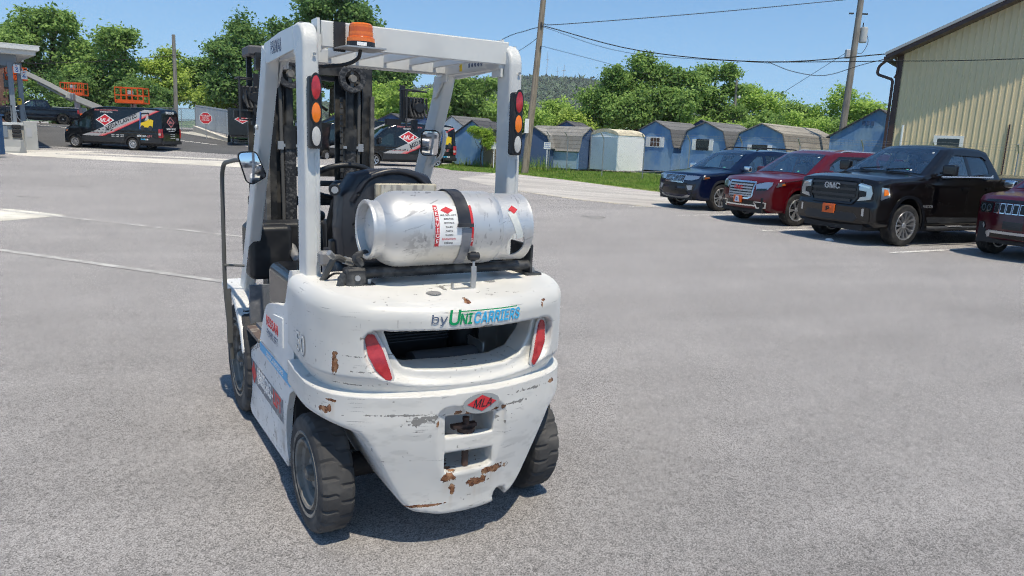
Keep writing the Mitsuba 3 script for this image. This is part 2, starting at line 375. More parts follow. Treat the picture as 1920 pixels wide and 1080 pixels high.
# counterweight: one casting, shaped as a distance field
_half = [(.27, .58), (.0, .59), (-.13, .58), (-.25, .535), (-.345, .44), (-.41, .29), (-.45, .13), (-.458, 0)]
_full = smoothpath(_half + [(x, -y) for x, y in _half[-2::-1]], 8); _hp = _full[:len(_full) // 2 + 1]
_plan = Polygon(_full)
def rear_x(y): return np.interp(np.abs(y), _hp[::-1, 1], _hp[::-1, 0])
def cw_off(z):
    o = .042 * (1 - np.clip((z - .707) / .072, 0, 1)) * (z >= .70)
    o = np.where(z < .707, .042 - .045 * sstep(.708, .700, z), o)
    return np.where(z < .66, -.003 - .003 * sstep(.66, .56, z) + .05 * sstep(.60, .16, z), o)
_arch = np.array([(.156, .6), (.17, .165), (.23, .182), (.277, .225), (.317, .293), (.357, .374), (.396, .454), (.434, .522), (.46, .547), (.50, .562), (.54, .575), (.59, .585), (.7, .59)])[1:]; _arch = smoothpath(_arch, 5)
_bucket = Polygon([(.0, .148), (.12, .153)] + [tuple(a) for a in _arch] + [(.8, 1.3), (-.8, 1.3)] + [(-a[0], a[1]) for a in _arch[::-1]] + [(-.12, .153)])
_smile = [(-.348 * 0 + .432, .925), (.417, .955), (.361, .968), (.246, .947), (.123, .938), (0, .938), (-.123, .943), (-.246, .952), (-.345, .965), (-.405, .952), (-.43, .91), (-.415, .82), (-.335, .75), (-.2, .718), (0, .707), (.13, .712), (.24, .724), (.33, .752), (.40, .80), (.428, .86)]
_open = [(.345, .955), (.3, .965), (-.29, .965), (-.33, .955), (-.322, .89), (-.262, .81), (-.18, .784), (0, .782), (.13, .788), (.225, .793), (.275, .806), (.318, .873)]
_smile_s = Polygon(smoothpath(_smile + [_smile[0]], 4)[:-1]); _open_s = Polygon(_open).buffer(.02).buffer(-.02)
_win = Polygon([(.112, .355), (.112, .600), (-.108, .590), (-.108, .362), (-.08, .348), (.08, .345)]).buffer(.012).buffer(-.012)
def _sd(g, a, b):
    p = shapely.points(a, b); d = shapely.distance(g.exterior, p); return np.where(shapely.contains_properly(g, p), -d, d)
class _Grid:
    """a 2D distance, looked up on a fine grid"""
    def __init__(s, g, lo, hi, h=.004):
        s.lo, s.h = np.array(lo), h; s.x = np.arange(lo[0], hi[0], h); s.y = np.arange(lo[1], hi[1], h)
        A, B = np.meshgrid(s.x, s.y, indexing='ij'); s.d = _sd(g, A.ravel(), B.ravel()).reshape(A.shape)
    def __call__(s, a, b):
        u, v = np.clip((a - s.lo[0]) / s.h, 0, len(s.x) - 1.001), np.clip((b - s.lo[1]) / s.h, 0, len(s.y) - 1.001); i, j = u.astype(int), v.astype(int); u, v = u - i, v - j
        return (s.d[i, j] * (1 - u) + s.d[i + 1, j] * u) * (1 - v) + (s.d[i, j + 1] * (1 - u) + s.d[i + 1, j + 1] * u) * v
_G = {k: _Grid(g, lo, hi) for k, g, lo, hi in (('plan', _plan, (-.55, -.7), (.45, .7)), ('bucket', _bucket, (-.75, .0), (.75, 1.25)), ('smile', _smile_s, (-.75, .0), (.75, 1.25)), ('open', _open_s, (-.75, .0), (.75, 1.25)), ('win', _win, (-.75, .0), (.75, 1.25)))}
def cw_sdf(P):
    x, y, z = P.T
    pd = _G['plan'](x, y) + cw_off(z)
    d = smax(pd, z - (1.098 - .03 * sstep(-.1, -.45, x)), .065)
    d = smax(d, _G['bucket'](y, z), .022); d = np.maximum(d, x - .25)
    depth = -_G['plan'](x, y)     # metres behind the rear face
    lower = sstep(.93, .80, z)
    pocket = smax(_G['smile'](y, z) + np.maximum(depth - .006, 0) * .9 * lower + .1 * np.maximum(depth, 0) * (1 - lower), depth - .055, .012)
    d = smax(d, -pocket, .006)
    hole = np.maximum(_G['open'](y, z), x - .12)
    d = smax(d, -hole, .008)
    flare = np.maximum(_G['win'](y, z) - .045 + np.maximum(depth - .004, 0) * 1.7, depth - .03)
    d = smax(d, -flare, .006)
    hole2 = np.maximum(_G['win'](y, z), x + .24)
    bar = np.maximum(np.maximum(np.abs(z - .468 - .05 * y * .3) - .034, -depth + .012), depth - .075)
    d = np.maximum(d, -np.maximum(hole2, -bar + .0))
    gx_ = np.maximum(np.maximum(np.abs(x - .0) - .22, np.abs(y) - .47), np.maximum(z - 1.02, .62 - z))     # hollow behind the opening
    d = np.maximum(d, -gx_)
    notch = np.hypot(y + .165, z - .188) - .036
    return np.maximum(d, -np.maximum(notch, x + .30))
F('counterweight', surface_nets(cw_sdf, (-.52, -.64, .10), (.28, .64, 1.14), .0088), 'm_cast_white', smooth=42, label='white cast counterweight with rust chips and black scuffs')
CW = fk + '__counterweight'
def on_rear(y0, z0, off=.0035, sign=-1):
    """mesh x to the right as seen from behind, y up, z out of the rear face"""
    def fn(V):
        y, z = y0 - V[:, 0], z0 + V[:, 1]
        return np.c_[rear_x(y) + np.interp(z, *_ZO) - V[:, 2] - off, y, z]
    return fn
_zz = np.linspace(.15, 1.09, 200); _ZO = (_zz, cw_off(_zz) + np.where(_zz > 1.03, .065 - np.sqrt(np.maximum(.065 ** 2 - (_zz - 1.033) ** 2, 0)), 0))
def cwtext(s, y0, z0, h, m, width, bold=False, shear=0.0, name='lettering'):
    F(name, warp(text(s, h, .0012, bold, shear, width), on_rear(y0, z0)), m, smooth=False, parent=CW)
cwtext('by', .192, .996, .036, 'm_slate_print', .062, shear=.1)
cwtext('U', .124, .988, .058, 'm_green_print', .044, True, .12)
cwtext('NI', .078, .988, .042, 'm_green_print', .052, True, .12)
cwtext('CARRIERS', .018, .988, .044, 'm_cyan_print', .222, True, .12)
F('stripe', warp(refine(box(0, 0, .0006, .27, .004, .0012), .02), on_rear(-.055, 1.04)), 'm_green_print', False, parent=CW)
# round emblem with a red diamond
F('emblem', warp(refine(poly(oval(.17, .085), .0012), .02), on_rear(-.03, .648, .003)), mat('m_sticker', (.30, .315, .325), .4), False, parent=CW)
F('emblem_diamond', warp(refine(poly(diamond(.135, .068), .001), .02), on_rear(-.03, .650, .0055)), 'm_red_print', False, parent=CW)
F('emblem_letters', warp(text('MLA', .034, .001, False, .35, .085, True), on_rear(-.03, .634, .0075)), 'm_black_print', False, parent=CW)
# reflectors
for s, L in ((1, [(.418, .925), (.407, .945), (.387, .945), (.357, .883), (.328, .775), (.334, .766), (.352, .768), (.385, .804), (.41, .862)]), (-1, None)):
    L = L or [(.362, .925), (.377, .942), (.395, .935), (.402, .915), (.396, .847), (.358, .79), (.322, .752), (.310, .770), (.334, .849)]
    g = Polygon([(s * a, b) for a, b in L]).buffer(-.004).buffer(.004)
    def seat(V, lift):
        y, z = V[:, 0], V[:, 1]; low = sstep(.945, .78, z)
        return np.c_[rear_x(y) + .046 - .022 * low - V[:, 2] - lift, y, z]
    F('reflector', warp(refine(poly(g, .012), .02), lambda V: seat(V, .0)), 'm_lens_red', 40, 'red reflector lens set in the counterweight', CW)
    F('reflector_bezel', warp(refine(poly(g.buffer(.012), .008), .02), lambda V: seat(V, -.004)), 'm_guard', 40, None, CW)
# inside the opening and the drawbar window
F('radiator', box(.085, .05, .86, .03, .62, .30), 'm_black', parent=CW)
for k in range(14): F('radiator_fin', box(.062, .06, .79 + k * .0135, .02, .50, .005), mat('m_fin', (.07, .072, .08), .5) if k == 0 else 'm_fin', False, parent=CW)
F('muffler', cyl((-.12, .14, .715), (-.12, -.165, .715), .075, n=24), mat('m_heatshield', (.13, .145, .17), .5, .4), parent=CW)
F('muffler_bracket', box(-.12, -.172, .745, .15, .008, .15), 'm_zinc', parent=CW)
F('fan_duct', cyl((.05, -.19, .70), (.05, -.19, .97), .075, n=20), 'm_black', parent=CW)
F('drawbar_plate', box(-.235, 0, .47, .012, .24, .30), mat('m_recess', (.62, .65, .68), .5), parent=CW)
F('drawbar_pin', cat([cyl((-.385, .0, .352), (-.385, .0, .565), .0145, n=14), cyl((-.385, .0, .505), (-.385, .0, .522), .038, n=14), box(-.385, .01, .53, .03, .11, .016)]), mat('m_rusty', dusty((.05, .03, .025), (.14, .075, .05), 40), .7), parent=CW)
F('drawbar_stop', box(-.27, .05, .425, .05, .06, .05, .012), 'm_black', parent=CW)
F('stamp', xf(text('P25', .038, .0015, True, 0, .085), ax((-.2425, .055, .545), (0, -1, 0), (0, 0, 1))), 'm_slate_print', False, parent=CW)
for y, x in ((.118, -.29), (-.20, -.17)): F('plug', lathe([(0, .004), (.028, .004), (.032, 0), (0, 0)], 20, o=(x, y, 1.0825 + (.0085 if y < 0 else -.0005))), mat('m_plug', (.2, .2, .2), .7), parent=CW)

# side: frame panel, engine cover, stripe, decals
def side(pts, y0, t): return xf(poly(pts, t), ax((0, y0, 0), (1, 0, 0), (0, 0, 1)))     # outer face at y0 - t .. y0 : z axis points to -y
def sideM(y0): return ax((0, y0, 0), (-1, 0, 0), (0, 0, 1))       # mesh x backwards (to the right as seen from the left), z outwards
archp = [(.30 + .0, .545), (.36, .50), (.42, .40), (.445, .30), (.43, .20), (.40, .15)]
for s in (1, -1):
    y0 = .55 * s
    F('side_panel', side([(.24, .60), (.27, .545)] + archp[1:] + [(.42, .11), (1.30, .075), (1.345, .10), (1.345, .43), (1.03, .590)], y0 + .03 * (s < 0) , .03), 'm_white', 40)
    F('side_cover', xf(refine(xf(poly(Polygon([(.252, .604), (1.0, .604), (.977, .625), (.915, .722), (.851, .80), (.80, .835), (.741, .855), (.57, .888), (.44, .905), (.40, .93), (.37, .982), (.325, 1.072), (.30, 1.098), (.252, 1.104)]).buffer(.012).buffer(-.012), .035), np.eye(4)), .06), ax((0, y0 + .005 * s + .035 * (s < 0), 0), (1, 0, 0), (0, 0, 1))), 'm_white', 40)
F('cover_rib', xf(poly([(.44, .70), (.83, .70), (.80, .745), (.74, .79), (.64, .82), (.44, .845)], .006), sideM(.555) @ np.diag([-1, 1, 1, 1.])), 'm_white', 40)
F('stripe', xf(poly([(-1.015, .540), (-.345, .535), (-.29, .585), (-1.02, .583)], .0012), sideM(.5505)), mat('m_stripe_blue', (.05, .38, .68), .4), False, parent=fk + '__side_panel')
F('lettering', xf(text('UNICARRIERS', .026, .001, True, .1, .38), sideM(.5519) @ ax((-.86, .548, 0), (1, 0, 0), (0, 1, 0))), 'm_white_print', False, parent=fk + '__side_panel')
F('lettering', xf(text('NISSAN', .050, .001, True, 0, .26), sideM(.5615) @ ax((-.79, .735, 0), (1, 0, 0), (0, 1, 0))), 'm_red_print', False, parent=fk + '__side_cover')
F('lettering', xf(text('FORKLIFT', .036, .001, False, 0, .24), sideM(.5615) @ ax((-.78, .680, 0), (1, 0, 0), (0, 1, 0))), 'm_slate_print', False, parent=fk + '__side_cover')
F('lettering', xf(text('50', .085, .001, True, 0, .135), sideM(.591) @ ax((-.05, .805, 0), (1, 0, 0), (0, 1, 0))), mat('m_grey_print', (.25, .27, .30), .5), False, parent=CW)
F('lettering', xf(text('50', .078, .001, False, 0, .125), sideM(.5922) @ ax((-.045, .8085, 0), (1, 0, 0), (0, 1, 0))), 'm_guard', False, parent=CW)
F('decal', xf(poly([(-1.30, .30), (-.50, .30), (-.50, .42), (-1.30, .42)], .0012), sideM(.5505)), mat('m_decal_dark', dusty((.16, .17, .19), (.3, .3, .31), 30), .5), False, parent=fk + '__side_panel')
F('decal_diamond', xf(poly(diamond(.13, .13), .001), sideM(.5519) @ ax((-1.20, .355, 0), (1, 0, 0), (0, 1, 0))), 'm_red_print', False, parent=fk + '__side_panel')
F('lettering', xf(text('(888)383-', .075, .001, True, 0, .38), sideM(.5519) @ ax((-1.10, .335, 0), (1, 0, 0), (0, 1, 0))), 'm_white_print', False, parent=fk + '__side_panel')
F('lettering', xf(text('LIFT', .075, .001, True, 0, .17), sideM(.5519) @ ax((-.71, .335, 0), (1, 0, 0), (0, 1, 0))), 'm_red_print', False, parent=fk + '__side_panel')
F('sill', cat([box(1.18, .535, .585, .32, .05, .02), xf(poly([(1.03, .55), (1.36, .42), (1.36, .45), (1.03, .58)], .03), ax((0, .55, 0), (1, 0, 0), (0, 0, 1)))]), mat('m_sill', dusty((.12, .09, .08), (.3, .28, .25), 30), .6))
# chassis, floor, hood
F('chassis', cat([box(.9, 0, .36, 1.0, 1.03, .42), box(.05, 0, .42, .5, .66, .2), box(1.65, 0, .36, .5, .5, .3)]), 'm_black_matt')
F('steer_axle', cat([cyl((0, -.40, .26), (0, .40, .26), .055), box(0, 0, .30, .18, .5, .1, .02)]), 'm_black_matt')
F('floor', cat([box(1.17, .02, .60, .30, .98, .03), box(1.40, .40, .70, .03, .26, .24), xf(poly([(1.04, .61), (1.40, .61), (1.40, .86), (1.30, .86), (1.1, .66)], .012), ax((0, .30, 0), (1, 0, 0), (0, 0, 1)))]), 'm_floor')
F('hood', rbox(.63, 0, .80, .74, 1.02, .46, .05), 'm_black_gloss')
F('cowl', cat([xf(m_, np.eye(4)) for m_ in (rbox(1.56, .39, 1.0, .26, .25, .32, .035, 16), rbox(1.60, .05, 1.02, .18, .9, .30, .03), box(1.445, .39, 1.06, .012, .17, .09, .004))]), 'm_plastic')
F('cowl_trim', box(1.5, .455, 1.163, .10, .05, .006), 'm_zinc')
# front fender
fp = np.array([(1.338, .448), (1.40, .56), (1.47, .625), (1.56, .69), (1.68, .728), (1.78, .733), (2.0, .733)])
for s in (1, -1):
    F('fender', sweep(np.c_[fp[:, 0], fp[:, 0] * 0 + .50 * s, fp[:, 1]], np.array([(-.085, 0), (.085, 0), (.085, .018), (-.085, .018)]) if s else 0), 'm_white', 30, 'white front fender with flaking paint' if s > 0 else None)
    F('fender_lip', sweep(np.c_[fp[:, 0], fp[:, 0] * 0 + .582 * s, fp[:, 1] - .012], rrect(.012, .036, .004, 1)), 'm_white', 30)

# wheels
def tyre_mesh(r, w, rin, lugs=22):
    prof = np.array([(rin, -w / 2 + .012), (rin + .02, -w / 2), (r - .035, -w / 2 - .004), (r - .012, -w / 2 + .004), (r, -w / 2 + .02), (r, -w / 2 + .055), (r + .002, 0), (r, w / 2 - .055), (r, w / 2 - .02), (r - .012, w / 2 - .004), (r - .035, w / 2 + .004), (rin + .02, w / 2), (rin, w / 2 - .012), (rin, -w / 2 + .012)])
    n = lugs * 6; m = lathe(prof, n, 'y'); v = m.vertices.copy().reshape(n, len(prof), 3)
    for a in range(n):
        for side_, ph in ((range(2, 6), 0), (range(7, 11), 3)):
            if (a + ph) % 6 in (0,):
                for j in side_:
                    c = v[a, j, [0, 2]]; L = np.linalg.norm(c); v[a, j, [0, 2]] = c / L * (L - (.010 if j in (3, 4, 8, 9) else .006))
    return trimesh.Trimesh(v.reshape(-1, 3), m.faces[:, ::-1], process=False)
def fwheel(x, y, r, w, front, yaw=0):
    s = 1 if y > 0 else -1
    R = np.eye(4); R[:3, 3] = (x, y - s * w / 2, r); c_, s_ = math.cos(rad(yaw)), math.sin(rad(yaw)); R[:2, :2] = [[c_, -s_], [s_, c_]]
    if s < 0: R[:3, 1] *= -1
    rin = r * (.62 if front else .60)
    W = uniq(fk + '__wheel'); scene[W] = mikit.ply(xf(tyre_mesh(r, w, rin), FM @ R), 'm_tyre_dusty', smooth=28)
    labels[W] = {'label': ('large front' if front else 'small rear') + ' wheel with worn solid tyre'}
    dish = lathe([(rin + .004, w / 2 - .012), (rin - .004, w / 2 + .002), (rin - .016, w / 2 - .002), (rin - .022, w / 2 - .022), (rin - .04, w / 2 - .03), (rin - .055, w / 2 - .07), (rin * .45, w / 2 - .075), (rin * .42, w / 2 - .035 if not front else w / 2 - .05), (0, w / 2 - .03 if not front else w / 2 - .045), (0, w / 2 - .10), (rin, w / 2 - .10), (rin + .004, w / 2 - .012)], 40, 'y')
    add(W + '__rim', dish, 'm_rim', FM @ R, 30)
    add(W + '__hub', lathe([(0, w / 2 + .0), (.025, w / 2 - .003), (.036, w / 2 - .02), (.038, w / 2 - .06), (0, w / 2 - .06)], 20, 'y'), 'm_rim', FM @ R, 30)
    for k in range(6 if front else 5):
        t = k / (6 if front else 5) * 2 * np.pi + .3; q = rin * (.5 if front else .48)
        add(W + '__nut', cyl((math.cos(t) * q, w / 2 - .075, math.sin(t) * q), (math.cos(t) * q, w / 2 - (.03 if front else .055), math.sin(t) * q), .014, .012, 6), 'm_zinc', FM @ R, False)
    add(W + '__sidewall', lathe([(rin + .018, w / 2 + .0005), (rin + .030, w / 2 + .004), (rin + .034, w / 2 + .0005)], 40, 'y'), 'm_rim', FM @ R, 30)
for s in (1, -1): fwheel(0, .575 * s, .2576, .142, False, 1.5); fwheel(1.60, .575 * s, .338, .185, True)

# overhead guard
for s in (1, -1):
    gy_ = .488 * s
    rail = filletpath([(.2135, gy_, 1.00), (.2135, gy_, 1.5), (.23, gy_, 2.09), (.31, gy_, 2.085)], .06, 7)
    F('rear_post', sweep(rail, rrect(.068, .135, .016), up=(1, 0, 0)), 'm_guard', 40)
    F('post_seam', tube([(.1450, gy_ - .012, 1.14), (.1450, gy_ - .012, 1.62)], .0035, 6), 'm_guard', parent=fk + '__rear_post')
    for zb in (1.42, 1.60, 2.02): F('bolt', lathe([(0, .008), (.006, .006), (.008, 0)], 10, 'x', (.150, gy_ - .012, zb)), 'm_guard', parent=fk + '__rear_post')
    F('side_rail', side([(.22, 2.15), (.60, 2.146), (.925, 2.124), (.95, 2.05), (.86, 2.028), (.25, 2.055)], .515 * s + .014 * (s < 0), .014), 'm_guard', 30)
    F('side_rail', box(.54, .44 * s, 2.075, .64, .03, .07, .004), 'm_guard')
    leg = np.array([(.90, 2.11), (.955, 2.04), (1.10, 1.80), (1.45, 1.20), (1.78, .74)]); leg = np.array([(.935, 2.10), (1.02, 1.90), (1.40, 1.24), (1.72, .735)])
    F('front_leg', sweep(smoothpath(np.c_[leg[:, 0], leg[:, 0] * 0 + .483 * s, leg[:, 1]], 5), rrect(.066, .125, .012), up=(1, 0, .5)), 'm_guard', 40)
    F('leg_gusset', side([(.86, 2.04), (1.0, 2.04), (1.02, 1.92), (.98, 1.93)], (.445 if s > 0 else -.433), .012), 'm_guard')
F('lettering', xf(text('P500048', .058, .001, False, 0, .21), sideM(.5155) @ ax((-.775, 2.062, 0), (1, 0, 0), (0, 1, 0))), 'm_slate_print', False, parent=fk + '__side_rail')
F('rear_beam', box(.225, -.02, 2.112, .028, .90, .105, .004), 'm_guard'); F('rear_beam', box(.25, -.02, 2.162, .07, .90, .008), 'm_guard')
F('front_beam', cat([box(.85, 0, 2.085, .03, .90, .072, .004), box(.885, 0, 2.05, .07, .90, .008)]), 'm_guard')
for y in (.36, .215, .072, -.078, -.222, -.36): F('roof_bar', box(.54, y, 2.10, .60, .016, .05, .003), 'm_guard')
for s in (1, -1):
    F('rail_bracket', cat([box(.265, .44 * s, 2.09, .09, .012, .17), box(.84, .43 * s, 2.07, .06, .012, .13)]), 'm_guard')
F('warning_label', xf(poly([(0, 0), (.30, 0), (.30, .045), (0, .045)], .001), ax((.36, -.4235, 2.052), (1, 0, 0), (0, 0, 1)) @ np.diag([1, 1, -1, 1.])), mat('m_label', (.6, .62, .6), .5), False)
F('warning_label', xf(poly([(0, 0), (.03, 0), (.03, .045), (0, .045)], .001), ax((.62, -.4222, 2.052), (1, 0, 0), (0, 0, 1)) @ np.diag([1, 1, -1, 1.])), 'm_yellow', False)
for k in range(5): F('warning_mark', xf(poly(oval(.022, .024, 8), .001), ax((.40 + k * .034, -.4222, 2.075), (1, 0, 0), (0, 0, 1)) @ np.diag([1, 1, -1, 1.])), 'm_slate_print', False)
# lamp clusters
for y0 in (.486, -.474):
    L = uniq(fk + '__lamp_cluster'); yw = 0.07 if y0 > 0 else .07
    add(L, rbox(.125, y0, 1.785, .05, .053, .292, .010, 8), 'm_plastic', FM, 40)
    for z, m_, hh in ((1.885, 'm_lens_red', .112), (1.785, 'm_lens_amber', .094), (1.69, 'm_lens_white', .092)):
        t = np.linspace(0, 1, 6); prof = np.c_[np.cos(t * np.pi / 2), np.sin(t * np.pi / 2) * .007]
        d = lathe(prof, 28); V = d.vertices * np.array([.0215, hh / 2, 1])
        add(L + '__lens', trimesh.Trimesh(V, d.faces, process=False), m_, FM @ ax((.100, y0, z), (0, -1, 0), (0, 0, 1)), True)
        add(L + '__lens_rim', sweep([(.0, 0, 0), (0, 0, .004)], oval(.047, hh + .006), up=(0, 1, 0)), 'm_black', FM @ ax((.1005, y0, z), (0, -1, 0), (0, 0, 1)), True)
# beacon
B = add(fk + '__beacon', lathe([(0, 2.158), (.040, 2.158), (.047, 2.152), (.049, 2.145), (.049, 2.125), (.051, 2.12), (.051, 2.104), (.057, 2.10), (.058, 2.083), (0, 2.083)], 36, o=(.135, .285, 0)), mat('m_beacon', mikit.proc(lambda p, n, uv: mix((.75, .17, .012), (.5, .075, .005), smoothstep(.3, .7, noise(p.z * 160)) * .6 + .2 * noise(p.x * 30, p.y * 30, p.z * 30))), .22, spec=.6, coat=.7), FM, 30)
F('base', lathe([(0, 2.083), (.058, 2.083), (.060, 2.062), (0, 2.062)], 30, o=(.135, .285, 0)), 'm_plastic', parent=B)
F('tray', cat([poly(Polygon([(.06, .21), (.075, .36), (.22, .37), (.22, .21)]).buffer(.01), .006)]).apply_translation([0, 0, 2.054]), 'm_zinc', parent=B)
F('mount_plate', box(.206, .355, 2.105, .008, .05, .12), 'm_plastic', parent=B)
F('maker_label', xf(poly([(-.03, 0), (.012, 0), (.012, .014), (-.03, .014)], .002), ax((.075, .292, 2.064), (0, -1, 0), (0, 0, 1))), 'm_white_print', False, parent=B)
F('cable', tube(smoothpath([(.14, .285, 2.055), (.16, .29, 2.02), (.20, .33, 1.995), (.26, .40, 1.985), (.24, .45, 1.98)], 6), .008, 8), 'm_black', parent=B)
# mast
for s in (1, -1):
    c_ = 'm_mast'
    F('mast_channel', cat([box(1.86, .335 * s, 1.22, .13, .02, 1.85), box(1.80, .305 * s, 1.22, .02, .06, 1.85), box(1.92, .305 * s, 1.22, .02, .06, 1.85)]), c_, False)
    F('inner_channel', cat([box(1.87, .275 * s, 1.27, .11, .018, 1.75), box(1.82, .25 * s, 1.27, .02, .05, 1.75)]), c_, False)
    F('lift_cylinder', cyl((1.79, .195 * s, .35), (1.79, .195 * s, 1.62), .042, n=20), 'm_cylinder')
    F('cylinder_rod', cat([cyl((1.79, .195 * s, 1.6), (1.79, .195 * s, 2.02), .027, n=14), cyl((1.79, .195 * s, 1.60), (1.79, .195 * s, 1.74), .05, n=20)]), 'm_mast')
    F('pulley', cat([lathe([(.050, -.015), (.085, -.02), (.088, -.008), (.07, 0), (.088, .008), (.085, .02), (.050, .015), (.050, -.015)], 32, 'x', (1.74, .195 * s, 2.05))]), 'm_cylinder')
    F('pulley_hub', cat([lathe([(0, -.03), (.022, -.03), (.026, 0), (0, 0)], 10, 'x', (1.74, .195 * s, 2.05)), box(1.745, .195 * s, 2.05, .01, .02, .12), box(1.745, .195 * s - .03, 2.03, .01, .06, .012)]), 'm_rim')
    for k in range(38): F('chain_link', box(1.775, .135 * s, .55 + k * .037, .012 if k % 2 else .02, .02 if k % 2 else .012, .03), 'm_mast', False)
    F('hose', tube([(1.77, .235 * s, .6), (1.77, .24 * s, 1.3), (1.77, .25 * s, 1.9), (1.8, .25 * s, 2.05)], .011, 8), mat('m_hose', (.09, .088, .085), .7))
    F('cylinder_clamp', cat([box(1.76, .20 * s, 1.62, .015, .12, .018), box(1.765, .255 * s, 1.62, .03, .035, .05)]), 'm_zinc')
    F('mast_plate', box(1.94, .235 * s, 1.25, .015, .19, 1.75), 'm_mast', False)
    F('mast_stay', cat([box(1.77, .335 * s, 1.3, .03, .025, 1.3)]), mat('m_mast_dusty', dusty((.09, .085, .08), (.2, .19, .175), 18), .7), False)
for q in (box(1.90, 0, 2.12, .06, .74, .10), box(1.92, 0, .62, .06, .6, .12), box(1.96, 0, 1.45, .02, .6, .06)): F('mast_beam', q, 'm_mast')
F('mast_head', cat([box(2.02, .335, 2.185, .22, .14, .06, .01), box(1.97, -.1, 2.055, .05, .40, .03)]), mat('m_mast_head', (.09, .09, .10), .6))
for q in (box(2.06, .375, 1.7, .03, .03, .95), box(2.06, -.375, 1.7, .03, .03, .95), box(2.06, 0, 1.25, .03, .8, .06), box(2.06, 0, .25, .05, .9, .12), box(2.06, 0, .55, .05, .9, .10)): F('carriage_bar', q, 'm_mast')
for s in (1, -1): F('fork', cat([box(2.11, .25 * s, .35, .045, .12, .6), box(2.65, .25 * s, .055, 1.1, .12, .04)]), 'm_mast')
F('tilt_cylinder', cyl((1.35, .25, .95), (1.78, .27, 1.12), .028, n=14), 'm_zinc')
F('tilt_cylinder', cyl((1.35, -.25, .95), (1.78, -.27, 1.12), .028, n=14), 'm_zinc')
mat('m_clad_rib', (.05, .05, .05), .7)
# work lights on the front legs
for s, (x, y, z) in ((1, (1.78, .40, 1.895)), (-1, (1.72, -.625, 1.895))):
    W = uniq(fk + '__work_light')
    add(W, cat([lathe([(0, -.06), (.03, -.06), (.062, -.02), (.066, .05), (0, .05)], 18, 'x', (x, y, z)), box(x + .06, y, z, .03, .15, .14)]), 'm_plastic', FM, 30)
    for k in range(6):
        a = np.linspace(-1.2, 1.2, 8); add(W + '__cooling_rib', sweep([(x - .06 + .02 * math.cos(t * 1.3), y - .06 + .024 * k + .012 * t, z + .066 * math.sin(t)) for t in a], rrect(.012, .014, .003, 1)), 'm_clad_rib', FM, False)
    add(W + '__frame', cat([tube([(x + .06, y - .1 * 1, z + .11), (x - .09, y + .1, z + .11)], .005, 6), tube([(x - .08, y + .1, z + .11), (x - .08, y + .1, z - .13), (x + .03, y, z - .13)], .006, 6), tube([(x + .06, y - .1, z + .11), (x + .06, y + .1, z + .11), (x - .08, y + .1, z + .11)], .006, 6), box(x + .03, y, z - .12, .05, .03, .08)]), 'm_dark', FM, False)
    F('light_arm', cat([box(x + .02, .47 * s, z - .1, .04, .1, .04), box(1.74, (.40 if s > 0 else -.535), z + .02, .03, .03, .24)]), 'm_black', False, parent=W)
# grab rail and mirrors
F('grab_rail', tube(filletpath([(1.70, .585, .30), (1.68, .62, .76), (1.65, .62, 1.505), (1.25, .60, 1.545), (1.12, .57, 1.54)], .12, 8), .0125, 10), mat('m_rail', (.1, .1, .095), .5))
F('rail_tie', tube([(1.66, .62, .90), (1.60, .50, .90)], .008, 6), 'm_rail'); F('rail_foot', box(1.68, .60, .58, .02, .03, .34), 'm_rail')
def mirror(o, yaw, tilt, pts, roll=0):
    a = rad(yaw); nrm = np.array([math.cos(a) * math.cos(rad(tilt)), math.sin(a) * math.cos(rad(tilt)), math.sin(rad(tilt))]); u = np.cross((0, 0, 1), nrm); u /= np.linalg.norm(u); v = np.cross(nrm, u)
    M = ax(o, u, v); g = Polygon(pts).buffer(.02)
    k = uniq(fk + '__mirror'); add(k, poly(g.buffer(.006), .022), 'm_black', FM @ M, 30)
    gl = refine(poly(g, .008), .008); v_ = np.array(gl.vertices); v_[:, 2] = np.where(v_[:, 2] > .004, .0335 - (v_[:, 0] ** 2 + v_[:, 1] ** 2) / .8, .015)
    add(k + '__glass', trimesh.Trimesh(v_, gl.faces, process=False), 'm_mirror', FM @ M, 30)
mirror((1.10, .556, 1.513), 176, -3, [(-.044, .054), (.006, .058), (.044, -.036), (.0, -.062), (-.010, -.058)])
mirror((1.04, -.428, 1.676), 168, -9, [(-.026, .048), (.028, .048), (.028, -.048), (-.026, -.048)])
F('mirror_arm', tube([(1.12, -.47, 1.66), (1.06, -.43, 1.66)], .01, 8), 'm_black')
F('grab_handle', tube(filletpath([(1.10, -.49, 1.76), (1.02, -.52, 1.74), (1.06, -.52, 1.60), (1.16, -.49, 1.54)], .03, 5), .012, 8), 'm_guard')
for z, x in ((1.72, 1.12), (1.58, 1.21)): F('handle_stub', lathe([(0, .012), (.012, .008), (.014, 0), (0, 0)], 12, 'y', (x, .52, z)), 'm_guard')
# driver's place
def seat_back():
    g = Polygon([(-.25, 0), (.25, 0), (.262, .18), (.25, .33), (.19, .425), (.09, .452), (-.09, .452), (-.19, .425), (-.25, .33), (-.262, .18)]).buffer(-.03).buffer(.03)
    ms = []
    for k, (dx, t) in enumerate(((.0, 0), (.02, .012), (.10, .012), (.12, 0))): ms.append((dx, g.buffer(-.012 + t)))
    m = poly(g, .13); m = refine(m, .035); v = np.array(m.vertices); c = sstep(0, .03, v[:, 2]) * sstep(.13, .10, v[:, 2])
    v[:, 0] *= .95 + .05 * c; v[:, 1] *= .975 + .025 * c; v[:, 2] -= .05 * (v[:, 0] / .25) ** 2 + .03 * (v[:, 1] / .45) ** 2 - 0
    return trimesh.Trimesh(v, m.faces, process=False)
S = add(fk + '__seat', seat_back(), 'm_seat', FM @ ax((.40, .065, 1.10), (0, -1, 0), (0, 0, 1)), 50)
F('cushion', rbox(.62, .065, 1.06, .46, .48, .12, .05, 14), 'm_seat', parent=S)
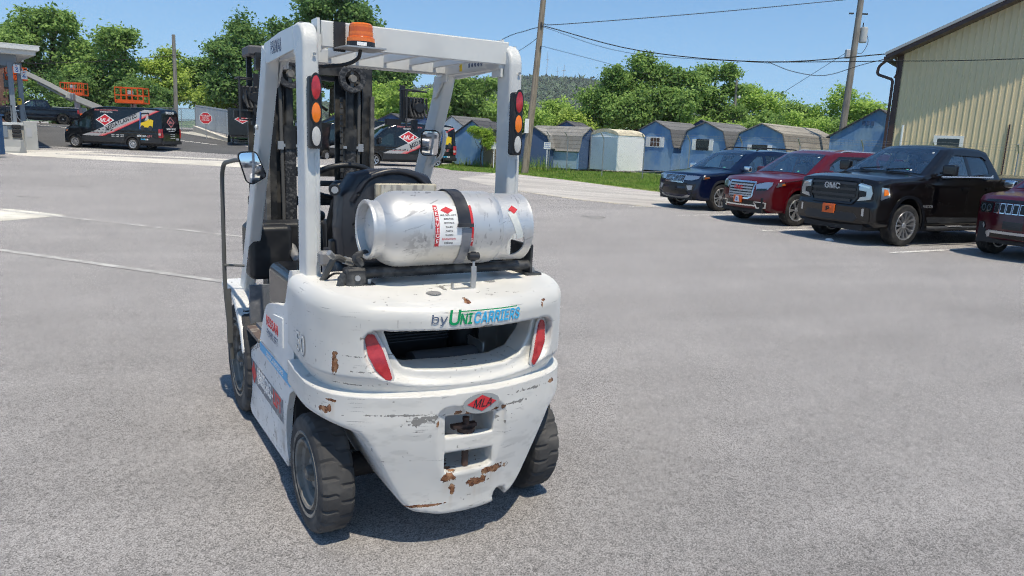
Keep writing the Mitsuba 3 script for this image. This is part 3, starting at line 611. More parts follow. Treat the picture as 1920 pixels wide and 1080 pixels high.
F('lip', sweep(filletpath([(.315, .265, 1.40), (.30, .20, 1.515), (.29, .10, 1.545), (.29, .03, 1.545), (.30, -.07, 1.515), (.315, -.135, 1.40)], .05, 5), circ(.014, 8)), 'm_seat', True, parent=S)
F('manual_pouch', refine(box(.245, .03, 1.37, .03, .30, .24, .006), .08), mat('m_pouch', dusty((.42, .38, .30), (.28, .25, .2), 30), .5), parent=S)
F('manual', box(.225, .03, 1.385, .012, .26, .20), mat('m_paper', mikit.proc(lambda p, n, uv: mix((.5, .47, .4), (.3, .28, .25), smoothstep(.45, .7, noise(p.x * 90, p.y * 90, p.z * 25)))), .5), False, parent=S)
F('manual', box(.2185, .135, 1.39, .002, .022, .12), 'm_stripe_blue', False, parent=S)
F('recliner_knob', cyl((.36, .335, 1.455), (.30, .35, 1.455), .026, n=16), 'm_plastic', parent=S); F('knob_cap', cyl((.301, .35, 1.455), (.297, .351, 1.455), .016, n=14), 'm_zinc', parent=S)
for z, y in ((1.44, .25), (1.30, .27)): F('stud', lathe([(0, .006), (.008, .004), (.009, 0)], 10, 'x', (.272, y, z)), 'm_black', parent=S)
F('armrest', cat([rbox(.72, .335, 1.305, .26, .06, .05, .022, 12), tube(filletpath([(.62, .335, 1.05), (.60, .335, 1.2), (.66, .335, 1.29)], .05), .018), tube(filletpath([(.80, .335, 1.29), (.80, .335, 1.12), (.74, .335, 1.02)], .05), .016)]), 'm_plastic', 40, parent=S)
F('seat_belt_buckle', rbox(.42, .325, 1.17, .05, .035, .09, .01), 'm_plastic', parent=S)
t = np.linspace(0, 2 * np.pi, 40)
tilt = rad(32)
F('steering_wheel', sweep([(1.12 + .185 * math.sin(a) * math.sin(tilt) * -1, .06 + .185 * math.cos(a), 1.44 + .185 * math.sin(a) * math.cos(tilt) * .62) for a in t], circ(.0155, 8), closed_ends=False), 'm_plastic', True)
F('steering_column', cat([rbox(1.10, .085, 1.40, .13, .11, .10, .045, 14), cyl((1.16, .06, 1.38), (1.50, .05, 1.0), .04), box(1.12, .06, 1.43, .02, .30, .03, .008)]), 'm_plastic')
F('lever', cat([tube([(1.35, -.10 - .05 * k, 1.0), (1.22, -.10 - .05 * k, 1.42)], .008, 6) for k in range(3)] + [rbox(1.21, -.10 - .05 * k, 1.44, .03, .03, .05, .012, 8) for k in range(3)]), 'm_plastic')
F('console', rbox(.95, .28, 1.15, .16, .13, .22, .03), 'm_plastic')
# tank bracket
K = add(fk + '__tank_bracket', cat([tube([(-.10, .36, 1.145), (-.10, -.44, 1.145)], .023, 10), tube([(.06, .36, 1.145), (.06, -.44, 1.145)], .023, 10), box(-.02, .25, 1.135, .2, .05, .02), box(-.02, -.30, 1.135, .2, .05, .02)]), mat('m_bracket', dusty((.02, .022, .026), (.09, .09, .09), 25), .5), FM, 40)
F('clamp', cat([box(-.09, .385, 1.13, .07, .085, .075, .008), rbox(-.095, .43, 1.12, .04, .05, .03, .01), cyl((-.10, .43, 1.145), (-.10, .455, 1.075), .017), tube(smoothpath([(-.08, .35, 1.17), (-.07, .37, 1.205), (-.05, .32, 1.215)], 5), .02)]), 'm_bracket', parent=K)
F('clamp_bolt', cyl((-.126, .385, 1.13), (-.134, .385, 1.13), .012, n=10), 'm_zinc', parent=K)
F('end_plate', cat([box(-.03, -.445, 1.17, .19, .012, .14), box(-.05, -.46, 1.103, .16, .08, .012)]), 'm_bracket', parent=K); F('foot_plate', box(-.09, .36, 1.098, .08, .10, .01), 'm_bracket', parent=K)
F('end_bolt', cat([cyl((-.09, -.475, 1.105), (-.09, -.475, 1.13), .009, n=8), cyl((-.11, .33, 1.1), (-.11, .33, 1.122), .010, n=8)]), 'm_zinc', parent=K)
def arc(a0, a1, r, y, n=16): return [(-.10 - r * math.cos(rad(a)) * 1.0, y, 1.325 + r * math.sin(rad(a))) for a in np.linspace(a0, a1, n)]
def tape(P, w):
    P = np.asarray(P); m = []
    for t_, dy in ((0, 0),): pass
    return sweep(P, np.array([(-w / 2, -.002), (w / 2, -.002), (w / 2, .002), (-w / 2, .002)]), up=(1, 0, 1))
F('strap', sweep(arc(8, 176, .1635, -.03, 26), np.array([(-.028, -.002), (.028, -.002), (.028, .003), (-.028, .003)])), 'm_strap', 40, 'black band strap around the tank', parent=K)
F('strap', sweep(arc(-62, 6, .1615, -.04, 14), np.array([(-.022, -.001), (.022, -.001), (.022, .001), (-.022, .001)])), mat('m_band', (.25, .26, .29), .45, .5), 40, parent=K)
F('strap_buckle', cat([box(-.268, -.03, 1.355, .012, .07, .014)]), 'm_strap', parent=K)
F('latch', cat([cyl((-.255, -.055, 1.222), (-.255, -.10, 1.222), .016, n=14), cyl((-.25, -.078, 1.24), (-.25, -.078, 1.20), .012)]), 'm_plastic', parent=K)
F('latch_handle', cat([cyl((-.255, -.078, 1.215), (-.258, -.078, 1.175), .006), sweep([(-.258, -.078, 1.18), (-.262, -.078, 1.14), (-.255, -.078, 1.075)], rrect(.024, .012, .004)), box(-.255, -.03, 1.083, .018, .10, .012), box(-.255, .018, 1.095, .018, .006, .035)]), 'm_zinc', parent=K)
F('gas_hose', tube(smoothpath([(.06, .50, 1.05), (.02, .47, 1.13), (-.02, .445, 1.20), (.0, .40, 1.185), (.02, .345, 1.165)], 6), .013), 'm_hose', parent=K)
F('hose_fitting', cat([cyl((-.018, .448, 1.198), (-.035, .475, 1.225), .013, n=6), cyl((.0, .40, 1.185), (.012, .36, 1.172), .017, n=10)]), 'm_zinc', parent=K)
F('valve_block', cat([box(.10, .45, 1.18, .06, .06, .06, .01), cyl((.10, .45, 1.15), (.10, .45, 1.09), .015)]), mat('m_grey_plastic', (.2, .2, .21), .5), parent=K)
F('wiring', tube(smoothpath([(.05, .47, 1.095), (.0, .44, 1.13), (-.03, .40, 1.125), (-.05, .375, 1.10)], 6), .005, 6), 'm_black', parent=K)

# gas tank: lies on the bracket, a thing of its own
gt = thing('gas_cylinder', 'scuffed aluminium gas tank lying across the back of the forklift', 'gas tank')
TY = FM @ np.array([[1, 0, 0, -.10], [0, 1, 0, .032], [0, 0, 1, 1.325], [0, 0, 0, 1.]])
t = np.linspace(0, np.pi / 2, 8)
body = [(0, -.315)] + [(.06 + .098 * math.sin(a), -.215 - .10 * math.cos(a)) for a in t] + [(.158, -.10), (.1595, -.098), (.158, -.095), (.158, .10)] + [(.06 + .098 * math.cos(a), .175 + .115 * math.sin(a)) for a in t] + [(.03, .296), (0, .298)]
add(gt + '__vessel', lathe(body, 56, 'y'), 'm_aluminium', TY, 40)
add(gt + '__foot_ring', lathe([(.114, .235), (.119, .26), (.119, .292), (.123, .298), (.123, .311), (.119, .316), (.108, .312), (.107, .235), (.114, .235)], 48, 'y'), 'm_aluminium', TY, 40)
def collar():
    m = lathe([(.150, -.235), (.149, -.27), (.1475, -.392), (.1495, -.405), (.142, -.407), (.139, -.39), (.139, -.24), (.150, -.235)], 64, 'y')
    hole = man(xf(poly(Polygon(oval(.115, .105, 32)), .4), ax((0, -.355, -.085), (0, 1, 0), (0, 0, 1)) @ np.diag([1, 1, 1, 1.])))
    hole = man(xf(poly(Polygon(oval(.085, .105, 32)), .5), ax((-.25, -.325, -.062), (0, 1, 0), (0, 0, 1))))
    far = man(xf(poly(Polygon(oval(.17, .20, 32)), .25), ax((.0, -.325, -.115), (0, 1, 0), (0, 0, 1))))
    return tm(man(m) - hole - far)
add(gt + '__collar', collar(), 'm_aluminium', TY, 30)
add(gt + '__valve', cat([cyl((0, -.30, 0), (0, -.35, 0), .022), cyl((0, -.34, 0), (0, -.34, .06), .012)]), mat('m_brass', (.5, .36, .12), .4, .8), TY, 40)
def on_tank(y0, z0, r=.1588):
    def fn(V):
        y = y0 + .037 - V[:, 0]; a = (z0 + V[:, 1] - 1.325) / .159; R_ = r + V[:, 2]
        return np.c_[-.10 - R_ * np.cos(a), y, 1.325 + R_ * np.sin(a)]
    return fn
def G(name, m, fn, mt, L=.02): return add(gt + '__' + name, warp(refine(m, L) if L else m, fn), mt, FM, False)
G('sticker', poly([(0, -.075), (.135, -.075), (.135, .095), (0, .095)], .0006), on_tank(.062, 1.345), 'm_white_print')
G('sticker_band', poly([(0, -.078), (.018, -.078), (.018, .098), (0, .098)], .0006), on_tank(.064, 1.345, .1597), 'm_red_print')
G('sticker_band', poly([(0, -.08), (.018, -.08), (.018, .098), (0, .098)], .0006), on_tank(-.092, 1.345, .1597), 'm_red_print')
G('sticker_diamond', poly(diamond(.06, .034), .0006), on_tank(.005, 1.42, .1597), 'm_red_print')
for k, ch in enumerate('SERVICE'): G('lettering', text(ch, .016, .0004, True, center=True), on_tank(.055, 1.418 - k * .0225, .1606), 'm_white_print', None)
G('lettering', text('S', .016, .0004, True, center=True), on_tank(-.101, 1.283, .1606), 'm_white_print', None)
for k, (s_, m_) in enumerate((('888 383-LIFT', 'm_black_print'), ('SERVICE', 'm_black_print'), ('RENTALS', 'm_black_print'), ('SALES', 'm_black_print'), ('PARTS', 'm_black_print'), ('ALLIED', 'm_black_print'), ('EDUCATION', 'm_red_print'), ('training', 'm_black_print'))):
    G('lettering', text(s_, .0075, .0004, True, center=True), on_tank(.003, 1.394 - k * .0165, .1597), m_, None)
G('sticker', poly([(0, 0), (.035, .012), (.075, -.115), (.045, -.125)], .0006), on_tank(-.285, 1.41, .150), 'm_label')
G('sticker_diamond', poly(diamond(.045, .045), .0006), on_tank(-.315, 1.425, .1508), 'm_red_print')
# ---------------------------------------------------------------- road vehicles
def paint(name, col, met=.0, rough=.28):
    scene[name] = {'type': 'roughplastic', 'diffuse_reflectance': C3(col), 'alpha': .03, 'int_ior': 1.62, 'nonlinear': True}; return name
paint('m_paint_black', (.018, .016, .017), .2, .3); paint('m_paint_blue', (.006, .018, .085), .35, .3); paint('m_paint_red', (.23, .008, .017), .35, .3); paint('m_paint_maroon', (.15, .010, .028), .35, .3)
paint('m_paint_navy', (.006, .010, .035), .3, .3); paint('m_paint_van', (.010, .011, .014), .0, .25); mat('m_interior', (.22, .21, .20), .6); mat('m_clad', (.025, .026, .029), .5); mat('m_seam', (.004, .004, .004), .8); mat('m_silver', (.55, .56, .58), .3, .7)
mat('m_silver_print', (.42, .42, .43), .4); mat('m_pink_print', (.65, .22, .22), .4); mat('m_grille', (.006, .006, .007), .35)

def bevel_solid(pts, W, r, seg=3):
    """side outline (x, z) across y = -W..W with rounded edges; the outline keeps its number of points"""
    P = np.array(Polygon(pts).exterior.coords)[:-1]
    if Polygon(P).exterior.is_ccw: P = P[::-1]
    a, c = np.roll(P, 1, 0), np.roll(P, -1, 0); e1 = P - a; e2 = c - P
    e1 /= np.linalg.norm(e1, axis=1)[:, None]; e2 /= np.linalg.norm(e2, axis=1)[:, None]
    n1, n2 = np.c_[e1[:, 1], -e1[:, 0]], np.c_[e2[:, 1], -e2[:, 0]]; nn = n1 + n2; L = np.linalg.norm(nn, axis=1)[:, None]; nn = nn / np.maximum(L, .3) * np.minimum(1.25, 2 / np.maximum(L, .3))
    rings = []
    for s, order in ((-1, range(seg, -1, -1)), (1, range(seg + 1))):
        for k in order:
            t = k / seg * np.pi / 2; rings.append((s * (W - r * (1 - math.sin(t))), P + nn * r * (1 - math.cos(t))))
    n = len(P); V = np.vstack([np.c_[q[:, 0], q[:, 0] * 0 + y, q[:, 1]] for y, q in rings]); i = np.arange(n); j = (i + 1) % n; F = []
    for k in range(len(rings) - 1): F += [np.c_[k * n + i, (k + 1) * n + i, (k + 1) * n + j], np.c_[k * n + i, (k + 1) * n + j, k * n + j]]
    import mapbox_earcut as ec
    tri = ec.triangulate_float64(np.ascontiguousarray(P + nn * .002 * (1 + np.arange(len(P))[:, None] % 3)), np.array([n], np.uint32)).reshape(-1, 3)
    for c0 in (tri, tri[:, ::-1]):
        M = trimesh.Trimesh(V, np.vstack(F + [c0, c0[:, ::-1] + (len(rings) - 1) * n]), process=False)
        if M.is_winding_consistent: break
    if M.volume < 0: M = trimesh.Trimesh(V, M.faces[:, ::-1], process=False)
    return M

class Car:
    def __init__(s, name, label, category, at, yaw, z0=0, W=.98, prof=(), wb=2.9, rw=.37, ra=.43, zb=1.05, zr=1.75, roof=.72, nose=.12, tail=.08, paint='m_paint_black', group=None, bevel=.07, cab=None, glass=(), scr=None, shoulder=None, lift=0):
        s.lift = lift
        s.shoulder = shoulder or zb - .14
        s.key = thing(name, label, category, group); s.M = frame((at[0], at[1], z0), yaw); s.W, s.wb, s.rw, s.zb, s.zr, s.roof, s.nose, s.tail, s.pt = W, wb, rw, zb, zr, roof, nose, tail, paint
        P = np.array(prof, float); s.xf, s.xr = P[:, 0].max(), P[:, 0].min(); s.ra = ra
        g = Polygon(P).buffer(-.03).buffer(.03, 4)
        for x in (0, -wb): g = g.difference(Point(x, rw).buffer(ra, 9)).difference(shapely.box(x - ra, -1, x + ra, rw - .0))
        g = max(getattr(g, 'geoms', [g]), key=lambda q: q.area); g = g.simplify(.004); s.g = g
        s.front = P[P[:, 0] > s.xf - .55]
        m = man(bevel_solid(g.exterior.coords[:-1], W, bevel))
        if cab:
            x0, x1, zf = cab; cav = g.buffer(-.085).intersection(shapely.box(x0, zf, x1, 5)); A = ax((0, 0, 0), (1, 0, 0), (0, 0, 1))
            def prism(pg, w): q = poly(pg, 2 * w); q.apply_translation([0, 0, -w]); return man(xf(q, A))
            m = m - prism(cav, W - .10)
            for pg in glass: m = m - prism(Polygon(pg).buffer(-.012), W + .3)
            (ax_, az), (bx, bz), w = scr; n = np.array([bz - az, ax_ - bx]); n /= np.linalg.norm(n); d = np.array([bx - ax_, bz - az]); p0, p1 = np.array([ax_, az]) + .05 * d, np.array([ax_, az]) + .95 * d
            m = m - prism(Polygon([p0 + n * .2, p1 + n * .2, p1 - n * .3, p0 - n * .3]), w)
        m = tm(m.refine_to_length(.09))
        s.add('body', warp(m, s.D), paint, 32)
        if cab:
            for pg in glass:
                for sg in (1, -1): s.pane('side_glass', pg, 'm_pane_dark' if min(a for a, _ in pg) < -1.75 else 'm_pane', sg)
            zs = zf + .0
            s.add('dashboard', rbox(scr[0][0] - .42, 0, zs + .10 + lift * .8, .5, 2 * W - .36, .26, .08, 10), 'm_black_matt'); s.add('cabin_floor', box((x0 + x1) / 2, 0, zf + .01, x1 - x0 - .1, 2 * W - .26, .02), 'm_black_matt', False)
            for sx in (-1.42, -2.28):
                for sy in (.40, -.40): k = s.add('seat', warp(rbox(sx, sy, zf + .16 + lift * 0, .16, .46, .55, .07, 10), s.D), 'm_interior'); s.add('headrest', rbox(sx - .02, sy * .92, zf + .55 + lift, .10, .24, .16, .045, 10), 'm_interior', 35, k)
            t = np.linspace(0, 2 * np.pi, 24); s.add('steering_wheel', sweep([(scr[0][0] - .74 + .07 * math.sin(a), .40 + .17 * math.cos(a), zs + .26 + lift + .15 * math.sin(a)) for a in t], circ(.017, 6), closed_ends=False), 'm_dark', True)
            s.add('mirror_inside', rbox(scr[1][0] - .02, 0, scr[1][1] - .14, .03, .22, .07, .012, 8), 'm_black')
        zc = .62
        s.add('underbody', cat([box((s.xf + s.xr) / 2, 0, .46, s.xf - s.xr - .25, 2 * W - .62, .36), box(-wb / 2, 0, .38, wb - 2 * ra - .02, 2 * W - .2, .2)]), 'm_black_matt', False)
    def add(s, part, mesh, m, smooth=35, parent=None, label=None): return add((parent or s.key) + '__' + part, mesh, m, s.M, smooth, label)
    def D(s, V):
        x, y, z = V.T; t = np.clip((z - s.zb) / (s.zr - s.zb), 0, 1.15); u = np.clip(np.abs(y) / s.W, 0, 1)
        k = (1 - (1 - s.roof) * t ** 1.1) * (1 - .03 * np.clip((z - .8) / .5, -1, 1) ** 2 * (t <= 0)) * (1 - .016 * sstep(s.shoulder, s.shoulder - .05, z) + .010 * sstep(.62, .52, z))
        k = k * (1 - s.nose * np.clip((x - (s.xf - .75)) / .75, 0, 1) ** 2) * (1 - s.tail * np.clip((s.xr + .7 - x) / .7, 0, 1) ** 2)
        xx = x - s.nose * 1.6 * u ** 2 * sstep(s.xf - .8, s.xf, x) + .5 * s.tail * u ** 2 * sstep(s.xr + .8, s.xr, x)
        return np.c_[xx, y * k, z - .05 * u ** 3 * sstep(.85, 1.05, z) + s.lift * sstep(.35, 1.15, z)]
    def side(s, part, pts, m, d=.004, sgn=1, back=.006, parent=None, smooth=30, label=None, L=.12):
        """a plate on the car's side: outline in (x, z)"""
        q = refine(poly(pts, d + back), L)
        def fn(V):
            P = s.D(np.c_[V[:, 0], V[:, 0] * 0 + sgn * s.W, V[:, 1]]); P[:, 1] += sgn * (V[:, 2] - back); return P
        q = warp(q, fn); q = q if sgn < 0 else trimesh.Trimesh(q.vertices, q.faces[:, ::-1], process=False)
        return s.add(part, q, m, smooth, parent, label)
    def pane(s, part, pts, m, sgn):
        v, f = trimesh.creation.triangulate_polygon(Polygon(pts), engine='earcut'); q = trimesh.Trimesh(np.c_[v, v[:, 0] * 0], f, process=False).subdivide_to_size(.15, max_iter=9); P = s.D(np.c_[q.vertices[:, 0], q.vertices[:, 0] * 0 + sgn * s.W, q.vertices[:, 1]]); P[:, 1] -= sgn * .006
        return s.add(part, trimesh.Trimesh(P, q.faces if sgn < 0 else q.faces[:, ::-1], process=False), m, True)
    def sidetext(s, txt, x, z, h, m, width=None, bold=True, shear=0, ang=0, d=.006):
        q = text(txt, h, .002, bold, shear, width); c, a = math.cos(rad(ang)), math.sin(rad(ang)); v = q.vertices.copy(); v[:, :2] = v[:, :2] @ np.array([[c, a], [-a, c]])
        P = s.D(np.c_[x - v[:, 0], v[:, 0] * 0 + s.W, z + v[:, 1]]); P[:, 1] += d + v[:, 2]
        return s.add('lettering', trimesh.Trimesh(P, q.faces, process=False), m, False)
    def fx(s, z):
        o = np.argsort(s.front[:, 1]); return np.interp(z, s.front[o, 1], s.front[o, 0])
    def nosep(s, part, pts, m, d=.01, back=.02, parent=None, smooth=30, label=None, L=.1):
        """a plate on the front: outline in (y, z)"""
        q = refine(poly(pts, d + back), L)
        def fn(V):
            P = s.D(np.c_[s.fx(V[:, 1]), V[:, 0], V[:, 1]]); P[:, 0] += V[:, 2] - back; return P
        return s.add(part, warp(q, fn), m, smooth, parent, label)
    def nosetext(s, txt, z, h, m, width, d=.02):
        q = text(txt, h, .008, True, 0, width, True); v = q.vertices
        P = s.D(np.c_[s.fx(z + v[:, 1] * 0), v[:, 0], z + v[:, 1]]); P[:, 0] += d + v[:, 2]
        return s.add('lettering', trimesh.Trimesh(P, q.faces, process=False), m, False)
    def screen(s, a, b, wa, wb_, m='m_windscreen', part='windscreen', d=.012, back=.01):
        """a pane between the outline points a (base) and b (top), half widths wa, wb_"""
        a, b = np.array(a, float), np.array(b, float); n = np.array([(b - a)[1], -(b - a)[0]]); n /= np.linalg.norm(n); n = n if n[0] * np.sign(a[0] - b[0]) > 0 or n[1] > 0 else -n
        if m == 'm_pane':
            v, f = trimesh.creation.triangulate_polygon(Polygon([(-wa, 0.02), (wa, .02), (wb_, .97), (-wb_, .97)]).buffer(-.02).buffer(.02), engine='earcut'); q = trimesh.Trimesh(np.c_[v, v[:, 0] * 0 + .01], f, process=False).subdivide_to_size(.12, max_iter=9)
        else: q = refine(poly(Polygon([(-wa, 0.02), (wa, .02), (wb_, .97), (-wb_, .97)]).buffer(-.02).buffer(.02), .01), .12)
        def fn(V):
            p = a + np.clip(V[:, 1:2], 0, 1) * (b - a); P = s.D(np.c_[p[:, 0], V[:, 0], p[:, 1]]); w = V[:, 2] / .01 * (d + back) - back
            P[:, 0] += n[0] * w; P[:, 2] += n[1] * w; return P
        k = s.add(part, warp(q, fn), m, 40)
        s._scr = lambda y, t, w=.0: (lambda p: s.D(np.array([[p[0], y, p[1]]]))[0] + np.array([n[0], 0, n[1]]) * (d + w))(a + t * (b - a))
        return k
    def wheels(s, style, rim='m_alloy', w=.25, ys=None, spokes=10, rr=.66):
        for x in (0, -s.wb):
            for sg in (1, -1): s.wheel(x, sg, style, rim, w, spokes, rr)
    def wheel(s, x, sg, style='spoke', rim='m_alloy', w=.25, spokes=10, rr=.66, inset=.0):
        r = s.rw; R = np.eye(4); R[:3, 3] = (x, sg * (s.W - .02 - w / 2 - inset), r)
        if sg < 0: R[:3, 1] *= -1
        M = s.M @ R; k = uniq(s.key + '__wheel'); ri = r * rr
        prof = [(ri, -w / 2), (r - .05, -w / 2 - .006), (r - .018, -w / 2 + .006), (r, -w / 2 + .035)] + [(r - dz, yy) for yy in (-.06, .0, .06) for dz, yy in ((0, yy - .012), (.007, yy - .008), (.007, yy + .008), (0, yy + .012))] + [(r, w / 2 - .035), (r - .018, w / 2 - .006), (r - .05, w / 2 + .006), (ri, w / 2), (ri, -w / 2)]
        scene[k] = mikit.ply(xf(lathe(prof, 44, 'y'), M), 'm_tyre', smooth=30)
        add(k + '__rim', lathe([(ri + .012, w / 2 - .004), (ri + .006, w / 2 + .004), (ri - .012, w / 2 - .002), (ri - .02, w / 2 - .03), (ri - .022, -w / 2), (ri + .01, -w / 2), (ri + .012, w / 2 - .004)], 44, 'y'), rim, M, 30)
        add(k + '__brake_disc', cat([lathe([(0, w / 2 - .10), (ri * .72, w / 2 - .10), (ri * .72, w / 2 - .12), (0, w / 2 - .12)], 28, 'y'), lathe([(0, w / 2 - .13), (ri - .02, w / 2 - .13), (ri - .02, w / 2 - .14), (0, w / 2 - .14)], 28, 'y')]), 'm_dark', M, 30)
        if style == 'steel':
            add(k + '__wheel_cover', lathe([(0, w / 2 - .0), (.05, w / 2 - .002), (.07, w / 2 - .02), (ri * .6, w / 2 - .03), (ri * .8, w / 2 - .012), (ri - .01, w / 2 - .01), (ri - .01, w / 2 - .05), (0, w / 2 - .05)], 32, 'y'), rim, M, 30)
            for q in range(8):
                a = q / 8 * 2 * np.pi; c = np.array([math.cos(a), 0, math.sin(a)]) * ri * .68
                add(k + '__vent_hole', cyl(c + (0, w / 2 - .03, 0), c + (0, w / 2 - .0135, 0), ri * .13, n=8), 'm_black_matt', M, False)
        else:
            sp = []
            for q in range(spokes):
                a = q / spokes * 2 * np.pi; tw = .0 if style == 'spoke' else (.09 if q % 2 else -.09); wd = ri * (.085 if spokes > 8 else .17)
                def pt(rad_, dw, yy): return np.array([math.cos(a + dw) * rad_, yy, math.sin(a + dw) * rad_])
                v = [pt(ri * .16, -.35 * 5 / spokes, w / 2 - .035), pt(ri * .16, .35 * 5 / spokes, w / 2 - .035), pt(ri - .008, tw - wd / ri, w / 2 - .008), pt(ri - .008, tw + wd / ri, w / 2 - .008)]
                v += [p - np.array([0, .035, 0]) for p in v]
                sp.append(trimesh.convex.convex_hull(np.array(v)))
            for q in sp: add(k + '__spoke', q, rim, M, False)
        add(k + '__hub_cap', lathe([(0, w / 2 - .018), (ri * .17, w / 2 - .022), (ri * .2, w / 2 - .04), (0, w / 2 - .04)], 18, 'y'), 'm_silver' if style != 'steel' else rim, M, 30)
    def mirrors(s, x, z, out, m, sx=.12, sy=.24, sz=.17, arm='m_black'):
        for sg in (1, -1):
            k = s.add('door_mirror', rbox(x, sg * (s.W + out), z + .06 + s.lift, sx, sy, sz, .04, 10), m)
            s.add('mirror_glass', box(x - sx / 2 - .001, sg * (s.W + out), z + .06 + s.lift, .003, sy - .05, sz - .05), 'm_mirror', False, k); s.add('arm', box(x, sg * (s.W + out - .13), z + s.lift, .06, .16, .035, .01), arm, 30, k)
    def seam(s, pts, w=.011, sgn=1):
        g = LineString(pts).buffer(w / 2, cap_style=2, join_style=1); s.side('panel_gap', g, 'm_seam', .0015, sgn, smooth=False)
    def flares(s, m, t=.05, d=.018):
        for x in (0, -s.wb):
            for sg in (1, -1):
                g = Point(x, s.rw).buffer(s.ra + t, 10).difference(Point(x, s.rw).buffer(s.ra - .004, 10)).difference(shapely.box(x - 2, -1, x + 2, s.rw - .08)); s.side('wheel_arch', g, m, d, sg)

# --- black pickup (nearest of the row)
c = Car('pickup_truck', 'black pickup with orange front plate, between the bright red and maroon cars', 'pickup truck', (7.18, 15.40), 243.6, lift=.09, W=1.02, wb=3.6, rw=.41, ra=.475, zb=1.30, zr=1.92, roof=.72, nose=.065, tail=.03, bevel=.07,
        prof=[(.86, .36), (.98, .44), (.99, .70), (.95, .78), (.94, 1.10), (.88, 1.20), (.55, 1.26), (-.32, 1.31), (-.42, 1.33), (-1.28, 1.84), (-1.42, 1.89), (-1.9, 1.915), (-2.35, 1.895), (-2.55, 1.85), (-2.76, 1.36), (-2.80, 1.34), (-4.80, 1.33), (-4.86, 1.30), (-4.88, .70), (-4.95, .66), (-4.95, .50), (-4.4, .46), (-3.0, .40), (-.6, .40)], paint='m_paint_black', cab=(-2.72, -0.44, 1.11), glass=[[(-.92, 1.36), (-1.72, 1.36), (-1.72, 1.79), (-1.42, 1.79), (-1.22, 1.66)], [(-1.80, 1.36), (-2.42, 1.40), (-2.40, 1.60), (-2.30, 1.77), (-1.80, 1.79)]], scr=((-.42, 1.335), (-1.30, 1.855), 0.80))
c.flares('m_black_gloss', .055, .02)
c.screen((-.42, 1.335), (-1.30, 1.855), .86, .82, 'm_pane')
for sg in (1, -1):
    c.side('window_visor', [(-1.2, 1.70), (-1.42, 1.815), (-2.34, 1.80), (-2.40, 1.68), (-2.28, 1.755), (-1.45, 1.765)], 'm_black_gloss', .02, sg)
    c.side('window_trim', [(-.85, 1.325), (-2.5, 1.335), (-2.52, 1.40), (-2.44, 1.36), (-.85, 1.345)], 'm_silver', .008, sg)
    c.side('rocker_trim', [(-.62, .46), (-3.1, .46), (-3.1, .53), (-.56, .56)], 'm_clad', .012, sg)
    c.add('side_step', tube(filletpath([(-.62, sg * 1.0, .36), (-.72, sg * 1.08, .36), (-2.55, sg * 1.08, .36), (-2.65, sg * 1.0, .36)], .08), .042, 10), 'm_dark')
    c.add('step_pad', box(-1.35, sg * 1.085, .40, .42, .09, .015, .005), 'm_zinc', False)
    for x in (-1.55, -2.32): c.side('door_handle', [(x, 1.075), (x - .22, 1.075), (x - .22, 1.115), (x, 1.115)], 'm_paint_black', .035, sg)
    c.side('fender_vent', [(-.42, 1.13), (-.66, 1.11), (-.58, 1.18), (-.44, 1.18)], 'm_grille', .01, sg)
c.seam([(-.66, .5), (-.68, 1.0), (-.80, 1.34)]); c.seam([(-1.76, .5), (-1.76, 1.35)]); c.seam([(-2.2, .52), (-2.58, .95), (-2.6, 1.36)]); c.seam([(-2.79, .52), (-2.79, 1.32)], .02); c.seam([(-.3, 1.24), (.55, 1.19)])
c.sidetext('ELEVATION', -.35, .72, .045, 'm_silver', .36)
for sg in (1, -1):
    hp = [(.60, 1.13), (.885, 1.10), (.93, .96), (.90, .84), (.62, .80), (.68, .87), (.80, .885), (.80, .985), (.63, .99)]
    k = c.nosep('headlight', [(sg * a, b) for a, b in hp], 'm_headlamp', .02); c.nosep('headlight_housing', [(sg * a, b) for a, b in [(.595, 1.14), (.94, 1.11), (.95, .82), (.595, .79)]], 'm_grille', .008)
    c.nosep('daylight_lamp', [(sg * a, b) for a, b in [(.62, 1.105), (.86, 1.08), (.86, 1.05), (.62, 1.07)]], 'm_chrome', .03, parent=k)
    c.side('corner_lamp', [(.86, .84), (.60, .90), (.66, 1.09), (.86, 1.10)], 'm_headlamp', .012, sg); c.side('marker_lens', [(.80, .92), (.66, .96), (.70, 1.06), (.80, 1.07)], 'm_lens_amber', .02, sg)
    c.nosep('fog_lamp', [(sg * a, b) for a, b in [(.70, .70), (.86, .72), (.86, .54), (.74, .54)]], 'm_grille', .012); c.nosep('fog_lens', [(sg * a, b) for a, b in [(.78, .68), (.83, .69), (.83, .56), (.78, .56)]], 'm_headlamp', .02)
    c.nosep('tow_hook', [(sg * a, b) for a, b in [(.50, .56), (.62, .56), (.62, .47), (.50, .47)]], 'm_grille', .012)
c.nosep('grille', Polygon([(-.60, 1.15), (.60, 1.15), (.60, .86), (.50, .76), (.30, .74), (.24, .77), (-.24, .77), (-.30, .74), (-.50, .76), (-.60, .86)]), 'm_grille', .006); mat('m_bar', (.03, .03, .032), .3)
for z in (1.09, .99, .885, .80): c.nosep('grille_bar', [(-.57 + (z < .85) * .1, z - .022), (.57 - (z < .85) * .1, z - .022), (.57 - (z < .85) * .1, z + .022), (-.57 + (z < .85) * .1, z + .022)], 'm_bar', .035)
c.nosep('grille_surround', Polygon([(-.63, 1.18), (.63, 1.18), (.63, .85), (.52, .74), (-.52, .74), (-.63, .85)]).difference(Polygon([(-.59, 1.14), (.59, 1.14), (.59, .87), (.49, .775), (-.49, .775), (-.59, .87)])), 'm_black_gloss', .028)
c.nosetext('GMC', .985, .10, 'm_silver', .40, .045)
